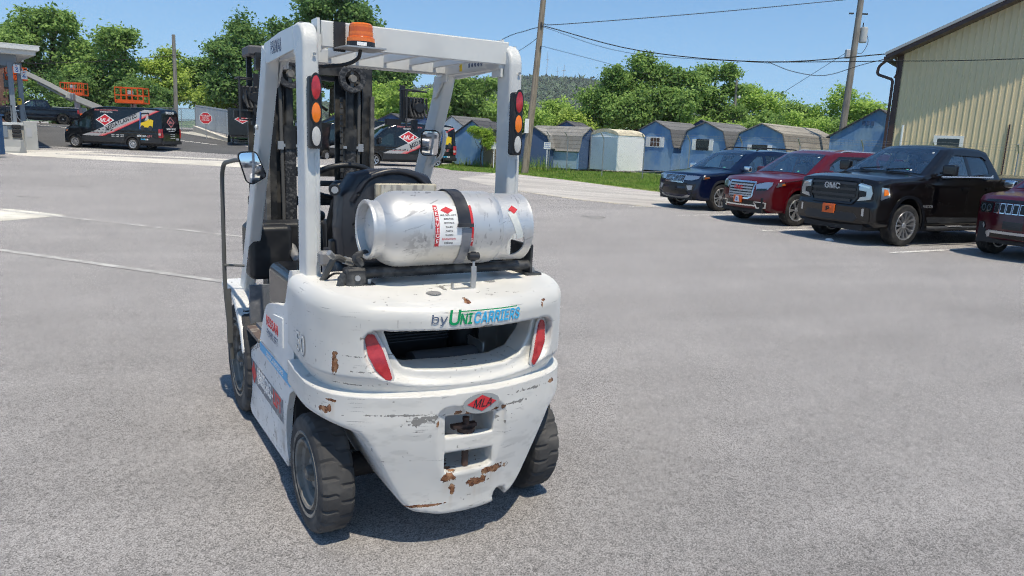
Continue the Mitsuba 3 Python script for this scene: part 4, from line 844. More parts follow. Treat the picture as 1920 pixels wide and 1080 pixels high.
c.nosep('bumper', Polygon([(-.95, .70), (.95, .70), (.95, .46), (.80, .42), (-.80, .42), (-.95, .46)]), 'm_paint_black', .02); c.nosep('bumper_intake', [(-.62, .60), (.62, .60), (.70, .52), (.62, .45), (-.62, .45), (-.70, .52)], 'm_clad', .03)
c.nosep('number_plate', [(-.155, .56), (.155, .56), (.155, .715), (-.155, .715)], 'm_orange_print', .05); c.nosep('plate_emblem', Polygon(oval(.17, .10)), 'm_white_print', .054)
c.nosetext('P', .595, .075, 'm_black_print', .09, .058); c.nosep('plate_dot', [(a + .05, b + .645) for a, b in oval(.05, .05, 12)], 'm_orange_print', .06)
c.mirrors(-.78, 1.36, .20, 'm_black_gloss', .14, .27, .22); c.wheels('spoke', 'm_alloy', .28, spokes=12, rr=.67)
c.add('antenna', cat([box(-1.95, .0, 1.925, .18, .05, .04, .012), cyl((-2.0, .1, 1.9), (-2.02, .1, 1.95), .02)]), 'm_black')
for y, t_ in ((.52, .10), (.60, .10), (.72, .80)):
    p = c._scr(y, t_, .002); c.add('sticker', xf(poly(oval(.05, .04, 10), .002), ax(p, (0, 1, 0), (-.86, 0, .51))), 'm_white_print' if y != .52 else mat('m_green_sticker', (.1, .5, .35), .5), False)
c.add('wiper', cat([tube([c._scr(y0, .06, .01), c._scr(y1, .14, .012)], .009, 5) for y0, y1 in ((.05, .55), (-.6, -.1))]), 'm_black', False)

# --- bright red crossover
c = Car('crossover', 'bright red crossover with wide chrome grille, second from the grass in the parked row', 'car', (6.27, 18.55), 244.3, lift=.065, W=.985, wb=3.02, rw=.385, ra=.44, zb=1.08, zr=1.78, roof=.74, nose=.14, tail=.08,
        prof=[(.80, .30), (.94, .38), (.97, .58), (.95, .80), (.88, .98), (.72, 1.06), (-.25, 1.14), (-.32, 1.16), (-1.12, 1.66), (-1.35, 1.735), (-2.2, 1.78), (-3.3, 1.74), (-3.75, 1.66), (-4.05, 1.15), (-4.10, .9), (-4.10, .5), (-3.95, .36)], paint='m_paint_red', cab=(-3.75, -0.34, 0.95), glass=[[(-.80, 1.13), (-1.65, 1.13), (-1.65, 1.64), (-1.35, 1.62), (-1.0, 1.42)], [(-1.72, 1.13), (-2.65, 1.16), (-2.65, 1.64), (-1.72, 1.65)], [(-2.73, 1.17), (-3.5, 1.28), (-3.35, 1.58), (-2.73, 1.63)]], scr=((-.32, 1.165), (-1.13, 1.675), 0.76))
c.flares('m_paint_red', .04, .012); c.screen((-.32, 1.165), (-1.13, 1.675), .82, .78, 'm_pane')
for sg in (1, -1):
    c.side('window_visor', [(-.98, 1.44), (-1.36, 1.655), (-2.65, 1.67), (-2.65, 1.61), (-1.4, 1.60)], 'm_black_gloss', .02, sg)
    c.side('rocker_trim', [(-.5, .33), (-2.55, .33), (-2.55, .42), (-.5, .42)], 'm_clad', .012, sg)
    c.add('roof_rail', tube(filletpath([(-1.5, sg * .68, 1.745), (-1.6, sg * .68, 1.80), (-3.2, sg * .68, 1.79), (-3.3, sg * .68, 1.73)], .06), .018, 8), 'm_silver')
    for x in (-1.48, -2.5): c.side('door_handle', [(x, .96), (x - .2, .96), (x - .2, .995), (x, .995)], 'm_paint_red', .03, sg)
    c.nosep('headlight', [(sg * a, b) for a, b in [(.50, .90), (.80, .985), (.90, .99), (.93, .90), (.86, .80), (.56, .79)]], 'm_headlamp', .012); c.nosep('headlight_lens', [(sg * a, b) for a, b in [(.58, .81), (.85, .83), (.84, .785), (.57, .765)]], 'm_glass', .02)
    c.side('headlight_side', [(.86, .86), (.55, .93), (.62, 1.0), (.82, .99)], 'm_headlamp', .01, sg); c.side('marker_lens', [(.70, .90), (.56, .93), (.60, .97), (.70, .96)], 'm_lens_amber', .016, sg)
    c.nosep('fog_bezel', [(sg * a, b) for a, b in [(.52, .54), (.88, .53), (.86, .40), (.60, .38)]], 'm_chrome', .012); c.nosep('fog_lamp', [(sg * a, b) for a, b in [(.58, .52), (.85, .51), (.83, .42), (.63, .41)]], 'm_grille', .018)
G_ = Polygon([(-.46, .93), (.46, .93), (.44, .66), (.34, .61), (-.34, .61), (-.44, .66)])
c.nosep('grille_frame', G_.buffer(.035), 'm_chrome', .012); c.nosep('grille', G_, 'm_dark', .02)
for z in (.88, .82, .76, .70, .65): c.nosep('grille_bar', [(-.44, z - .017), (.44, z - .017), (.44, z + .017), (-.44, z + .017)], 'm_zinc', .035)
c.nosetext('GMC', .775, .085, 'm_red_print', .32, .05); c.nosep('lower_intake', [(-.62, .55), (.62, .55), (.56, .44), (-.56, .44)], 'm_grille', .012)
c.nosep('intake_trim', [(-.62, .46), (.62, .46), (.58, .43), (-.58, .43)], 'm_chrome', .02); c.nosep('bumper_lip', [(-.80, .37), (.80, .37), (.76, .30), (-.76, .30)], 'm_clad', .012)
c.nosep('number_plate', [(-.15, .49), (.15, .49), (.15, .645), (-.15, .645)], 'm_orange_print', .05); c.nosep('plate_emblem', [(-.10, .50), (.10, .50), (.05, .63), (-.05, .63)], 'm_white_print', .054); c.nosetext('O', .53, .07, 'm_blue_print', .06, .06)
c.seam([(-.45, .42), (-.5, .95), (-.75, 1.12)]); c.seam([(-1.69, .42), (-1.69, 1.12)]); c.seam([(.7, 1.0), (-.3, 1.1)])
c.mirrors(-.72, 1.14, .13, 'm_paint_red', .12, .22, .15); c.wheels('spoke', 'm_alloy', .25, spokes=6, rr=.66)
for y, t_ in ((.50, .10), (.65, .80), (-.1, .12)):
    p = c._scr(y, t_, .002); c.add('sticker', xf(poly(oval(.06, .045, 10), .002), ax(p, (0, 1, 0), (-.85, 0, .53))), 'm_white_print' if y != .5 else 'm_green_sticker', False)

# --- dark blue SUV
c = Car('suv', 'dark blue metallic SUV with mesh chrome grille and roof rails, parked nearest the grass', 'car', (5.37, 22.08), 241.8, W=1.0, wb=2.86, rw=.385, ra=.435, zb=1.10, zr=1.77, roof=.74, nose=.12, tail=.06,
        prof=[(.78, .28), (.92, .36), (.97, .55), (.95, .82), (.90, .98), (.78, 1.05), (-.30, 1.16), (-.38, 1.18), (-1.15, 1.66), (-1.4, 1.74), (-2.2, 1.775), (-3.2, 1.74), (-3.75, 1.68), (-3.98, 1.15), (-4.04, .9), (-4.04, .5), (-3.9, .36)], paint='m_paint_blue', cab=(-3.75, -0.40, 0.97), glass=[[(-.85, 1.14), (-1.62, 1.15), (-1.62, 1.65), (-1.4, 1.63), (-1.05, 1.42)], [(-1.72, 1.15), (-2.55, 1.18), (-2.55, 1.65), (-1.72, 1.66)], [(-2.7, 1.19), (-3.5, 1.28), (-3.4, 1.58), (-2.7, 1.63)]], scr=((-.38, 1.185), (-1.16, 1.675), 0.76))
c.flares('m_clad', .055, .016); c.screen((-.38, 1.185), (-1.16, 1.675), .84, .78, 'm_pane')
for sg in (1, -1):
    c.side('window_trim', [(-.8, 1.10), (-3.5, 1.22), (-3.5, 1.24), (-.8, 1.125)], 'm_silver', .008, sg); c.side('rocker_trim', [(-.45, .30), (-2.42, .30), (-2.42, .44), (-.45, .44)], 'm_clad', .014, sg)
    c.add('roof_rail', tube(filletpath([(-1.5, sg * .66, 1.735), (-1.7, sg * .66, 1.82), (-3.1, sg * .66, 1.81), (-3.3, sg * .66, 1.72)], .1), .02, 8), 'm_black'); 
    for x in (-1.45, -2.4): c.side('door_handle', [(x, .99), (x - .2, .99), (x - .2, 1.025), (x, 1.025)], 'm_silver', .03, sg)
    c.nosep('headlight', [(sg * a, b) for a, b in [(.46, .97), (.62, .985), (.93, 1.0), (.94, .90), (.74, .84), (.48, .84)]], 'm_headlamp', .014)
    c.side('headlight_side', [(.86, .87), (.58, .94), (.60, 1.0), (.84, 1.0)], 'm_headlamp', .01, sg); c.side('marker_lens', [(.80, .90), (.60, .94), (.62, .98), (.80, .97)], 'm_lens_amber', .016, sg)
    c.nosep('fog_bezel', [(sg * a, b) for a, b in [(.50, .72), (.90, .74), (.82, .52), (.66, .50), (.56, .58)]], 'm_clad', .012); c.nosep('fog_lamp', [(sg * a, b) for a, b in [(.58, .69), (.80, .70), (.78, .58), (.66, .56)]], 'm_zinc', .018)
    c.add('fender_badge', box(-.55, sg * 1.0, .98, .14, .012, .03), 'm_chrome', False)
G_ = Polygon([(-.46, .97), (.46, .97), (.42, .78), (-.42, .78)]); c.nosep('grille_frame', G_.buffer(.02), 'm_chrome', .012); c.nosep('grille', G_, 'm_dark', .02)
for z in np.arange(.795, .97, .036):
    n_ = 13
    for q in range(n_): c.nosep('grille_mesh', [(-.43 + q * .0665 + (.033 if int(round((z - .795) / .036)) % 2 else 0) + a, z + b) for a, b in ((-.024, 0), (0, -.013), (.024, 0), (0, .013))], 'm_chrome', .03, smooth=False, L=1)
c.nosep('emblem', oval(.14, .07, 14), 'm_silver', .03) if 0 else c.nosep('emblem', [(a, b + .875) for a, b in oval(.10, .06, 14)], 'm_chrome', .04)
c.nosep('bumper_upper', [(-.58, .76), (.58, .76), (.56, .66), (-.56, .66)], 'm_grille', .012); c.nosep('lower_intake', [(-.56, .60), (.56, .60), (.64, .44), (-.64, .44)], 'm_grille', .012); c.nosep('plate_holder', [(-.16, .53), (.16, .53), (.16, .66), (-.16, .66)], 'm_black', .03)
c.nosep('skid_plate', Polygon([(-.72, .42), (-.60, .43), (-.45, .37), (.45, .37), (.60, .43), (.72, .42), (.58, .31), (-.58, .31)]), 'm_zinc', .016); c.nosep('bumper_lip', [(-.95, .50), (-.72, .44), (-.6, .31), (-.85, .31)], 'm_clad', .014); c.nosep('bumper_lip', [(.95, .50), (.72, .44), (.6, .31), (.85, .31)], 'm_clad', .014)
c.seam([(-.48, .44), (-.52, .98), (-.8, 1.14)]); c.seam([(-1.67, .44), (-1.67, 1.14)]); c.seam([(.75, 1.01), (-.35, 1.12)])
c.mirrors(-.74, 1.16, .14, 'm_chrome', .12, .24, .16); c.wheels('twin', 'm_alloy', .25, spokes=10, rr=.68)
for y, t_ in ((.55, .08), (.70, .82)):
    p = c._scr(y, t_, .002); c.add('sticker', xf(poly(oval(.07, .045, 10), .002), ax(p, (0, 1, 0), (-.85, 0, .53))), 'm_green_sticker' if y < .6 else 'm_white_print', False)

# --- maroon SUV at the frame's edge
c = Car('suv', 'maroon SUV with seven-slot chrome grille, cut off by the right edge', 'car', (9.47, 13.36), 243.5, lift=.085, W=.97, wb=2.91, rw=.385, ra=.44, zb=1.08, zr=1.76, roof=.74, nose=.16, tail=.06,
        prof=[(.72, .30), (.86, .38), (.90, .58), (.88, .80), (.85, .97), (.72, 1.05), (-.3, 1.14), (-.38, 1.16), (-1.15, 1.66), (-1.4, 1.73), (-2.2, 1.76), (-3.3, 1.72), (-3.7, 1.66), (-3.9, 1.15), (-3.95, .5), (-3.85, .36)], paint='m_paint_maroon', cab=(-3.75, -0.40, 0.95), glass=[[(-.85, 1.13), (-1.62, 1.14), (-1.62, 1.64), (-1.4, 1.62), (-1.05, 1.42)], [(-1.72, 1.14), (-2.55, 1.16), (-2.55, 1.64), (-1.72, 1.65)]], scr=((-.38, 1.165), (-1.16, 1.67), 0.74))
c.flares('m_paint_maroon', .05, .014); c.screen((-.38, 1.165), (-1.16, 1.67), .82, .76, 'm_pane')
for sg in (1, -1):
    k = c.nosep('headlight', [(sg * a, b) for a, b in [(.52, .92), (.86, .93), (.90, .84), (.84, .76), (.54, .78)]], 'm_glass', .014)
    for yy in (.62, .78): c.nosep('lamp_ring', Polygon([(sg * (yy + a), .845 + b) for a, b in oval(.12, .12, 18)]).difference(Polygon([(sg * (yy + a), .845 + b) for a, b in oval(.08, .08, 18)])), 'm_chrome', .02, parent=k)
    c.nosep('fog_lamp', [(sg * (.74 + a), .56 + b) for a, b in oval(.16, .10, 16)], 'm_headlamp', .016); c.nosep('fog_bezel', [(sg * (.74 + a), .56 + b) for a, b in oval(.20, .14, 16)], 'm_grille', .008)
for q in range(7):
    y = -.42 + q * .14; k = c.nosep('grille_slot', [(y - .058, .77), (y + .058, .77), (y + .058, .93), (y - .058, .93)], 'm_chrome', .014); c.nosep('slot_mesh', [(y - .045, .785), (y + .045, .785), (y + .045, .917), (y - .045, .917)], 'm_grille', .02, parent=k)
c.nosep('hood_guard', [(-.70, .99), (.70, .99), (.72, .945), (-.72, .945)], 'm_black_gloss', .03)
c.nosep('bumper_trim', Polygon([(-.62, .46), (-.55, .50), (.55, .50), (.62, .46), (.62, .36), (.5, .40), (-.5, .40), (-.62, .36)]), 'm_silver', .016); c.nosep('lower_intake', [(-.50, .455), (.50, .455), (.50, .39), (-.50, .39)], 'm_grille', .022); c.nosep('plate_holder', [(-.2, .54), (.2, .54), (.2, .66), (-.2, .66)], 'm_clad', .03)
c.nosep('bumper_lip', [(-.75, .36), (.75, .36), (.70, .30), (-.70, .30)], 'm_clad', .012)
c.mirrors(-.74, 1.15, .13, 'm_chrome', .12, .22, .15); c.wheels('spoke', 'm_alloy', .25, spokes=5, rr=.66)

# --- the liveried vans and a copy of the livery
def van(label, at, yaw, z0, xr, dual, plat, group):
    P = [(.85, .32), (.98, .46), (.99, .75), (.92, 1.02), (.80, 1.16), (.30, 1.36), (.20, 1.42), (-.62, 2.14), (-.85, 2.28), (-1.3, 2.45), (-1.8, 2.53), (xr + .5, 2.53), (xr + .16, 2.47), (xr + .06, 2.30), (xr, 1.1), (xr, .46), (xr + .1, .40), (-2.0, .36)]
    c = Car('cargo_van', label, 'van', at, yaw, z0, W=1.02, wb=3.75, rw=.36, ra=.43, zb=1.15, zr=2.53, roof=.86, nose=.14, tail=.0, prof=P, paint='m_paint_van', group=group, bevel=.09)
    c.flares('m_clad', .06, .02); c.screen((.18, 1.43), (-.63, 2.15), .84, .86)
    for sg in (1, -1):
        c.side('lower_cladding', [(-.5, .42), (-3.22, .42), (-3.22, .74), (-.5, .74)], 'm_clad', .014, sg); c.side('lower_cladding', [(-4.30, .46), (xr + .06, .46), (xr + .06, .74), (-4.30, .74)], 'm_clad', .014, sg)
        c.side('front_door_glass', [(-.22, 1.30), (-1.12, 1.26), (-1.12, 1.92), (-.86, 1.92), (-.40, 1.60)], 'm_windscreen', .004, sg)
        c.side('headlight', [(.90, .92), (.55, 1.0), (.35, 1.18), (.60, 1.16), (.88, 1.06)], 'm_headlamp', .012, sg); c.side('marker_lens', [(.75, .98), (.50, 1.05), (.48, 1.12), (.72, 1.06)], 'm_lens_amber', .018, sg)
        c.side('door_handle', [(-1.0, 1.10), (-1.22, 1.10), (-1.22, 1.14), (-1.0, 1.14)], 'm_black', .03, sg)
        c.side('tail_lamp', [(xr + .03, .78), (xr + .20, .80), (xr + .20, 1.36), (xr + .06, 1.36)], 'm_lens_red', .02, sg); c.side('reversing_lens', [(xr + .05, .94), (xr + .19, .94), (xr + .19, 1.10), (xr + .05, 1.10)], 'm_lens_white', .026, sg)
    c.seam([(-.42, .75), (-.30, 1.2)]); c.seam([(-1.22, .75), (-1.22, 2.1)]); c.seam([(-2.55, .75), (-2.55, 2.35)])
    c.mirrors(-.25, 1.40, .16, 'm_black', .14, .22, .34); c.nosep('grille', [(-.5, 1.0), (.5, 1.0), (.45, .72), (-.45, .72)], 'm_grille', .01)
    for x in (0, -3.75):
        for sg in (1, -1): c.wheel(x, sg, 'steel' if dual else 'spoke', 'm_zinc' if dual else 'm_silver', .22 if not dual else .20, 6, .66)
    # the band, its red edge, the diamond and the lettering
    sk = (xr + 5.65)
    f = lambda x: x if x > -3.75 else -3.75 + (x + 3.75) * ((xr + 3.75) / (-5.65 + 3.75))
    band = [(-.50, .76), (-1.85, .76), (f(-5.45), 2.40), (f(-4.55), 2.44)]
    c.side('silver_band', band, 'm_silver_print', .004, 1); c.side('red_band', [(-1.55, .76), (-1.85, .76), (f(-5.45), 2.40), (f(-5.25), 2.41)], 'm_pink_print', .0065, 1)
    c.side('red_line', [(-1.80, .76), (-1.92, .76), (f(-5.5), 2.39), (f(-5.42), 2.40)], 'm_red_print', .009, 1); c.side('red_line', [(-1.0, .93), (-1.9, .93), (-1.93, .95), (-1.03, .95)], 'm_red_print', .009, 1)
    dm = lambda s_: [(-2.02 + a, 1.76 + b) for a, b in diamond(1.2 * s_, .72 * s_)]
    c.side('diamond_edge', dm(1), 'm_white_print', .010, 1); c.side('diamond', dm(.86), 'm_red_print', .013, 1); c.sidetext('MLA', -1.66, 1.64, .22, 'm_white_print', .66, True, .45, 0, .018)
    c.sidetext('MIDATLANTIC', -2.12, 1.14, .22, 'm_black_print', 2.0 + .15 * dual, True, .1, 23.5, .016)
    c.sidetext('888 383-LIFT SALES SERVICE RENTALS', f(-1.35), 2.30, .075, 'm_pink_print', 1.5, True); c.sidetext('midatlantic', f(-1.70), 2.20, .06, 'm_white_print', .8, True)
    c.sidetext('(888) 383-', f(-4.05) if dual else -4.02, .80 if dual else 1.0, .13, 'm_white_print', .62 * (1 if dual else .45), True, .15); c.sidetext('LIFT', f(-4.05) - .66 if dual else -4.33, .80 if dual else 1.0, .13, 'm_pink_print', .32 * (1 if dual else .6), True, .15)
    for q in range(5): c.side('small_badge', [(f(-4.3) - .1 * q, .62), (f(-4.3) - .1 * q - .07, .62), (f(-4.3) - .1 * q - .07, .70), (f(-4.3) - .1 * q, .70)], 'm_cyan_print' if q < 3 else 'm_white_print', .018, 1)
    if dual:
        for q in range(3): c.sidetext(('CLARK', 'SERVICE', 'Parts')[q], -2.4 - .3 * q, .84, .07, 'm_white_print', .22); c.sidetext(('tools', 'rental', 'Q+A')[q], -2.4 - .3 * q, .74, .06, 'm_white_print', .2)
    # printed picture of a yellow fork truck
    o = f(-4.62); kx = .62 if dual else .45
    def pic(part, pts, m, d): c.side(part, [(o - a * kx, 1.30 + b) for a, b in pts], m, d, 1)
    pic('picture_body', [(-.55, .12), (.75, .12), (.80, .55), (.30, .62), (.1, .5), (-.25, .42), (-.55, .35)], 'm_yellow', .014); pic('picture_mast', [(-.62, .0), (-.48, .0), (-.44, 1.0), (-.58, 1.0)], 'm_blue_print', .014)
    pic('picture_guard', [(-.5, .95), (.35, .98), (.5, .55), (.42, .55), (.28, .90), (-.4, .88), (-.42, .4), (-.5, .4)], 'm_black_print', .017); pic('picture_seat', [(-.1, .5), (.3, .55), (.28, .8), (.15, .82)], 'm_silver_print', .014)
    for a in (-.30, .52): pic('picture_wheel', [(a + x_, .08 + y_) for x_, y_ in oval(.42, .30, 16)], 'm_dark', .018)
    # rear doors
    def tail(part, pts, m, d):
        q = refine(poly(pts, .02 + d), .15)
        def fn(V):
            P = c.D(np.c_[np.interp(V[:, 1], [.4, 1.1, 2.3, 2.47], [xr, xr, xr + .06, xr + .16]), V[:, 0], V[:, 1]]); P[:, 0] -= V[:, 2] - .02; return P
        w_ = warp(q, fn); return c.add(part, trimesh.Trimesh(w_.vertices, w_.faces[:, ::-1], process=False), m, 30)
    def tailtext(t_, y, z, h, m, width, d=.02):
        q = text(t_, h, .003, True, 0, width, True); v = q.vertices; P = c.D(np.c_[np.interp(z + v[:, 1], [.4, 1.1, 2.3, 2.47], [xr, xr, xr + .06, xr + .16]), y - v[:, 0], z + v[:, 1]]); P[:, 0] -= d + v[:, 2]
        c.add('lettering', trimesh.Trimesh(P, q.faces, process=False), m, False)
    tail('rear_glass', Polygon([(.08, 1.35), (.82, 1.35), (.78, 2.05), (.08, 2.05)]), 'm_black_gloss', .004); tail('rear_glass', Polygon([(-.08, 1.35), (-.82, 1.35), (-.78, 2.05), (-.08, 2.05)]), 'm_black_gloss', .004)
    tail('door_gap', [(-.008, .5), (.008, .5), (.008, 2.4), (-.008, 2.4)], 'm_seam', .003); tail('rear_bumper', [(-.98, .42), (.98, .42), (.98, .60), (-.98, .60)], 'm_clad', .06)
    tail('diamond_edge', [(a, 1.72 + b) for a, b in diamond(.86, .66)], 'm_pink_print', .012); tail('diamond', [(a, 1.72 + b) for a, b in diamond(.70, .52)], 'm_dark', .016); tailtext('MLA', 0, 1.64, .15, 'm_pink_print', .36)
    tailtext('(888) 383-LIFT', 0, 2.20, .13, 'm_white_print', .98); tailtext('MIDATLANTIC', 0, 1.27, .11, 'm_white_print', .98); tailtext('lift systems', 0, 1.17, .05, 'm_white_print', .6)
    for q in range(3): tailtext(('sales service', 'parts rentals', 'midatlantic')[q], -.1, .98 - .11 * q, .045, 'm_white_print', .5)
    if plat: tail('number_plate', [(-.75, .66), (-.45, .66), (-.45, .78), (-.75, .78)], 'm_silver_print', .03)
    for sg in (1, -1): tail('tail_lamp', [(sg * .90, .80), (sg * 1.0, .80), (sg * 1.0, 1.36), (sg * .92, 1.36)], 'm_lens_red', .02)
    return c
van('black cargo van with silver and red diagonal band, parked alone left of the forklift', (-26.68, 46.51), 276.8, .235, -5.65, True, True, None)
van('black cargo van seen through the forklift mast, in front of the sheds', (-8.59, 43.70), 243.6, -.02, -4.98, False, True, None)
c = van('second black cargo van, mostly hidden behind the forklift mast', (-12.6, 46.6), 240, .1, -4.98, False, False, None)

# --- navy pickup on the upper drive
c = Car('pickup_truck', 'navy blue pickup with black off-road wheels, on the upper drive behind the loading dock', 'pickup truck', (-41.3, 61.4), 232.6, 1.50, W=1.0, wb=3.6, rw=.43, ra=.50, zb=1.33, zr=1.95, roof=.74, nose=.12, tail=.03, bevel=.085,
        prof=[(.86, .42), (.96, .50), (.97, .80), (.93, 1.12), (.85, 1.22), (.5, 1.28), (-.4, 1.34), (-.5, 1.36), (-1.3, 1.88), (-1.9, 1.95), (-2.4, 1.93), (-2.62, 1.86), (-2.8, 1.38), (-2.86, 1.36), (-4.8, 1.36), (-4.86, 1.32), (-4.88, .76), (-4.95, .72), (-4.95, .56), (-4.4, .5), (-.6, .46)], paint='m_paint_navy', cab=(-2.72, -0.52, 1.15), glass=[[(-.95, 1.40), (-1.72, 1.40), (-1.72, 1.83), (-1.45, 1.83), (-1.22, 1.70)], [(-1.80, 1.40), (-2.52, 1.42), (-2.46, 1.80), (-1.80, 1.83)]], scr=((-.5, 1.365), (-1.31, 1.89), 0.78))
c.flares('m_paint_navy', .05, .02); c.screen((-.5, 1.365), (-1.31, 1.89), .86, .8, 'm_pane')

c.side('tail_lamp', [(-4.84, .98), (-4.70, .98), (-4.68, 1.28), (-4.83, 1.28)], 'm_lens_red', .02); c.seam([(-.66, .55), (-.8, 1.38)]); c.seam([(-1.76, .55), (-1.76, 1.39)]); c.seam([(-2.75, .6), (-2.75, 1.36)], .02)
c.side('rocker_trim', [(-.6, .46), (-3.05, .46), (-3.05, .56), (-.6, .56)], 'm_black', .02); c.add('bed_rail', box(-3.85, .95, 1.39, 1.95, .06, .05, .01), 'm_silver'); c.side('badge', [(-.3, 1.0), (-.75, 1.0), (-.75, 1.05), (-.3, 1.05)], 'm_silver', .008)
for x in (-1.55, -2.3): c.side('door_handle', [(x, 1.12), (x - .22, 1.12), (x - .22, 1.16), (x, 1.16)], 'm_paint_navy', .03)
c.mirrors(-.85, 1.42, .18, 'm_black', .13, .25, .22); c.wheels('spoke', 'm_black', .30, spokes=8, rr=.60)

# --- white pickup standing behind the photographer: the forklift's left mirror shows it
paint('m_paint_white', (.75, .75, .74))
c = Car('pickup_truck', 'white pickup behind the photographer, seen only in the left mirror of the forklift', 'pickup truck', (6.6, -5.2), 70, W=1.0, wb=3.6, rw=.41, ra=.475, zb=1.30, zr=1.92, roof=.74, nose=.10, tail=.03, bevel=.085,
        prof=[(.86, .40), (.97, .48), (.98, .80), (.93, 1.10), (.86, 1.20), (.5, 1.26), (-.4, 1.32), (-1.28, 1.85), (-1.9, 1.92), (-2.4, 1.90), (-2.62, 1.83), (-2.8, 1.36), (-4.8, 1.34), (-4.88, 1.28), (-4.9, .60), (-4.4, .48), (-.6, .42)], paint='m_paint_white', cab=(-2.72, -.42, 1.1), glass=[[(-.95, 1.36), (-1.72, 1.36), (-1.72, 1.79), (-1.45, 1.79), (-1.22, 1.66)], [(-1.80, 1.36), (-2.48, 1.38), (-2.42, 1.77), (-1.80, 1.79)]], scr=((-.4, 1.325), (-1.29, 1.86), .80))
c.screen((-.4, 1.325), (-1.29, 1.86), .84, .80, 'm_pane'); c.flares('m_clad', .05, .02); c.seam([(-.66, .5), (-.8, 1.34)]); c.seam([(-1.76, .5), (-1.76, 1.35)]); c.wheels('spoke', 'm_alloy', .28, spokes=6); c.mirrors(-.8, 1.36, .18, 'm_black', .13, .25, .2)
for sg in (1, -1): c.nosep('headlight', [(sg * a, b) for a, b in [(.55, 1.1), (.86, 1.08), (.88, .88), (.58, .88)]], 'm_headlamp', .02)
c.nosep('grille', [(-.5, 1.12), (.5, 1.12), (.45, .78), (-.45, .78)], 'm_grille', .015)
# ---------------------------------------------------------------- markings and ground patches
def sheet(key, pts, m, dz, label, L=2.0): k = add(key, drape(pts, dz, L), m, smooth=True); kind(k, 'structure', label); return k
sheet('concrete_strip', [(-30, 42.6), (-24.6, 36.9), (-13.0, 34.6), (-8, 34.0), (-9.5, 40.5), (-16.0, 42.4), (-24.5, 43.8)], 'm_concrete', .004, 'pale concrete apron in front of the van')
sheet('concrete_patch', [(-14, 13.2), (-8.9, 12.2), (-8.35, 13.75), (-9.6, 14.3), (-14, 15.3)], mat('m_pale_concrete', mikit.proc(lambda p, n, uv: mix((.56, .54, .48), (.44, .42, .37), smoothstep(.35, .7, fbm(p.x * 2.2, p.y * 2.2, 1., 4)))), .85), .004, 'pale concrete slab at the left edge', 1.0)
sheet('driveway', [(-60, 43.5), (-27, 44.4), (-21, 46.0), (-14.5, 44.5), (-15.3, 47.0), (-18.6, 50.5), (-22.6, 54.5), (-25.5, 57.5), (-27, 72), (-60, 72)], 'm_new_asphalt', .004, 'dark new asphalt drive rising behind the van')
mat('m_tar', mikit.proc(lambda p, n, uv: mix((.10, .097, .095), (.24, .23, .225), smoothstep(.3, .6, fbm(p.x * 5, p.y * 5, 1., 3)))), .8)
def line(a, b, w, m='m_line', dz=.006, key='parking_line'):
    a, b = np.array(a, float), np.array(b, float); d = (b - a) / np.linalg.norm(b - a); n = np.array([-d[1], d[0]]) * w / 2
    return sheet(key, [a + n, a - n, b - n, b + n], m, dz, 'painted line')
u_ = np.array([.88, .475])
for o in ((6.94, 13.49), (5.54, 16.4), (4.28, 19.3), (3.35, 21.6)): line(np.array(o) - .1 * u_, np.array(o) + 5.3 * u_, .11)
line((1.9, 23.4), (4.0, 21.7), .12, 'm_line_yellow'); line((-.4, 27.0), (1.95, 23.35), .12, 'm_line_yellow')
for k in range(9):
    o = np.array([.2 + .25 * k, 25.8 + .95 * k * .9]); line(o, o + np.array([6.0, -1.2]) * .9, .10, 'm_line_faint')
line((-12, 15.0), (-3.2, 11.45), .12, 'm_line_faint'); line((-9, 10.6), (-3.2, 8.22), .12, 'm_line_faint'); line((-40, 60), (-20, 50), .14)
sheet('pavement_patch', [(-1.2, 40.0), (.30, 39.35), (2.55, 35.5), (5.45, 29.3), (7.5, 26.9), (5.6, 22.6), (3.9, 21.8), (1.9, 23.4), (-.4, 27.0), (-2.6, 33)], mat('m_old_asphalt', mikit.proc(lambda p, n, uv: mix((.36, .34, .32), (.28, .265, .25), smoothstep(.35, .7, fbm(p.x * .5 + p.y * .3, p.y * 1.6 + p.x * .7, 3., 4)))), .85), .004, 'older pale asphalt by the grass')
t_ = np.arange(18) / 18 * 6.283; sheet('tar_patch', [(1.88 + .30 * math.cos(w) * (1 + .15 * math.sin(3 * w)), 17.8 + .34 * math.sin(w)) for w in t_], 'm_tar', .005, 'dark stain on the asphalt', 3)
line((-13.3, 20.23), (-11.5, 20.25), .10, 'm_tar', .005, 'tar_seam'); line((-11.3, 16.82), (-10.85, 16.88), .09, 'm_tar', .005, 'tar_seam'); line((-24, 28.5), (-15.9, 28.6), .12, 'm_tar', .005, 'tar_seam'); line((-15.9, 28.6), (-8.5, 28.85), .10, 'm_tar', .005, 'tar_seam'); line((-14.6, 20.7), (-13.8, 20.56), .1, 'm_tar', .005, 'tar_seam')
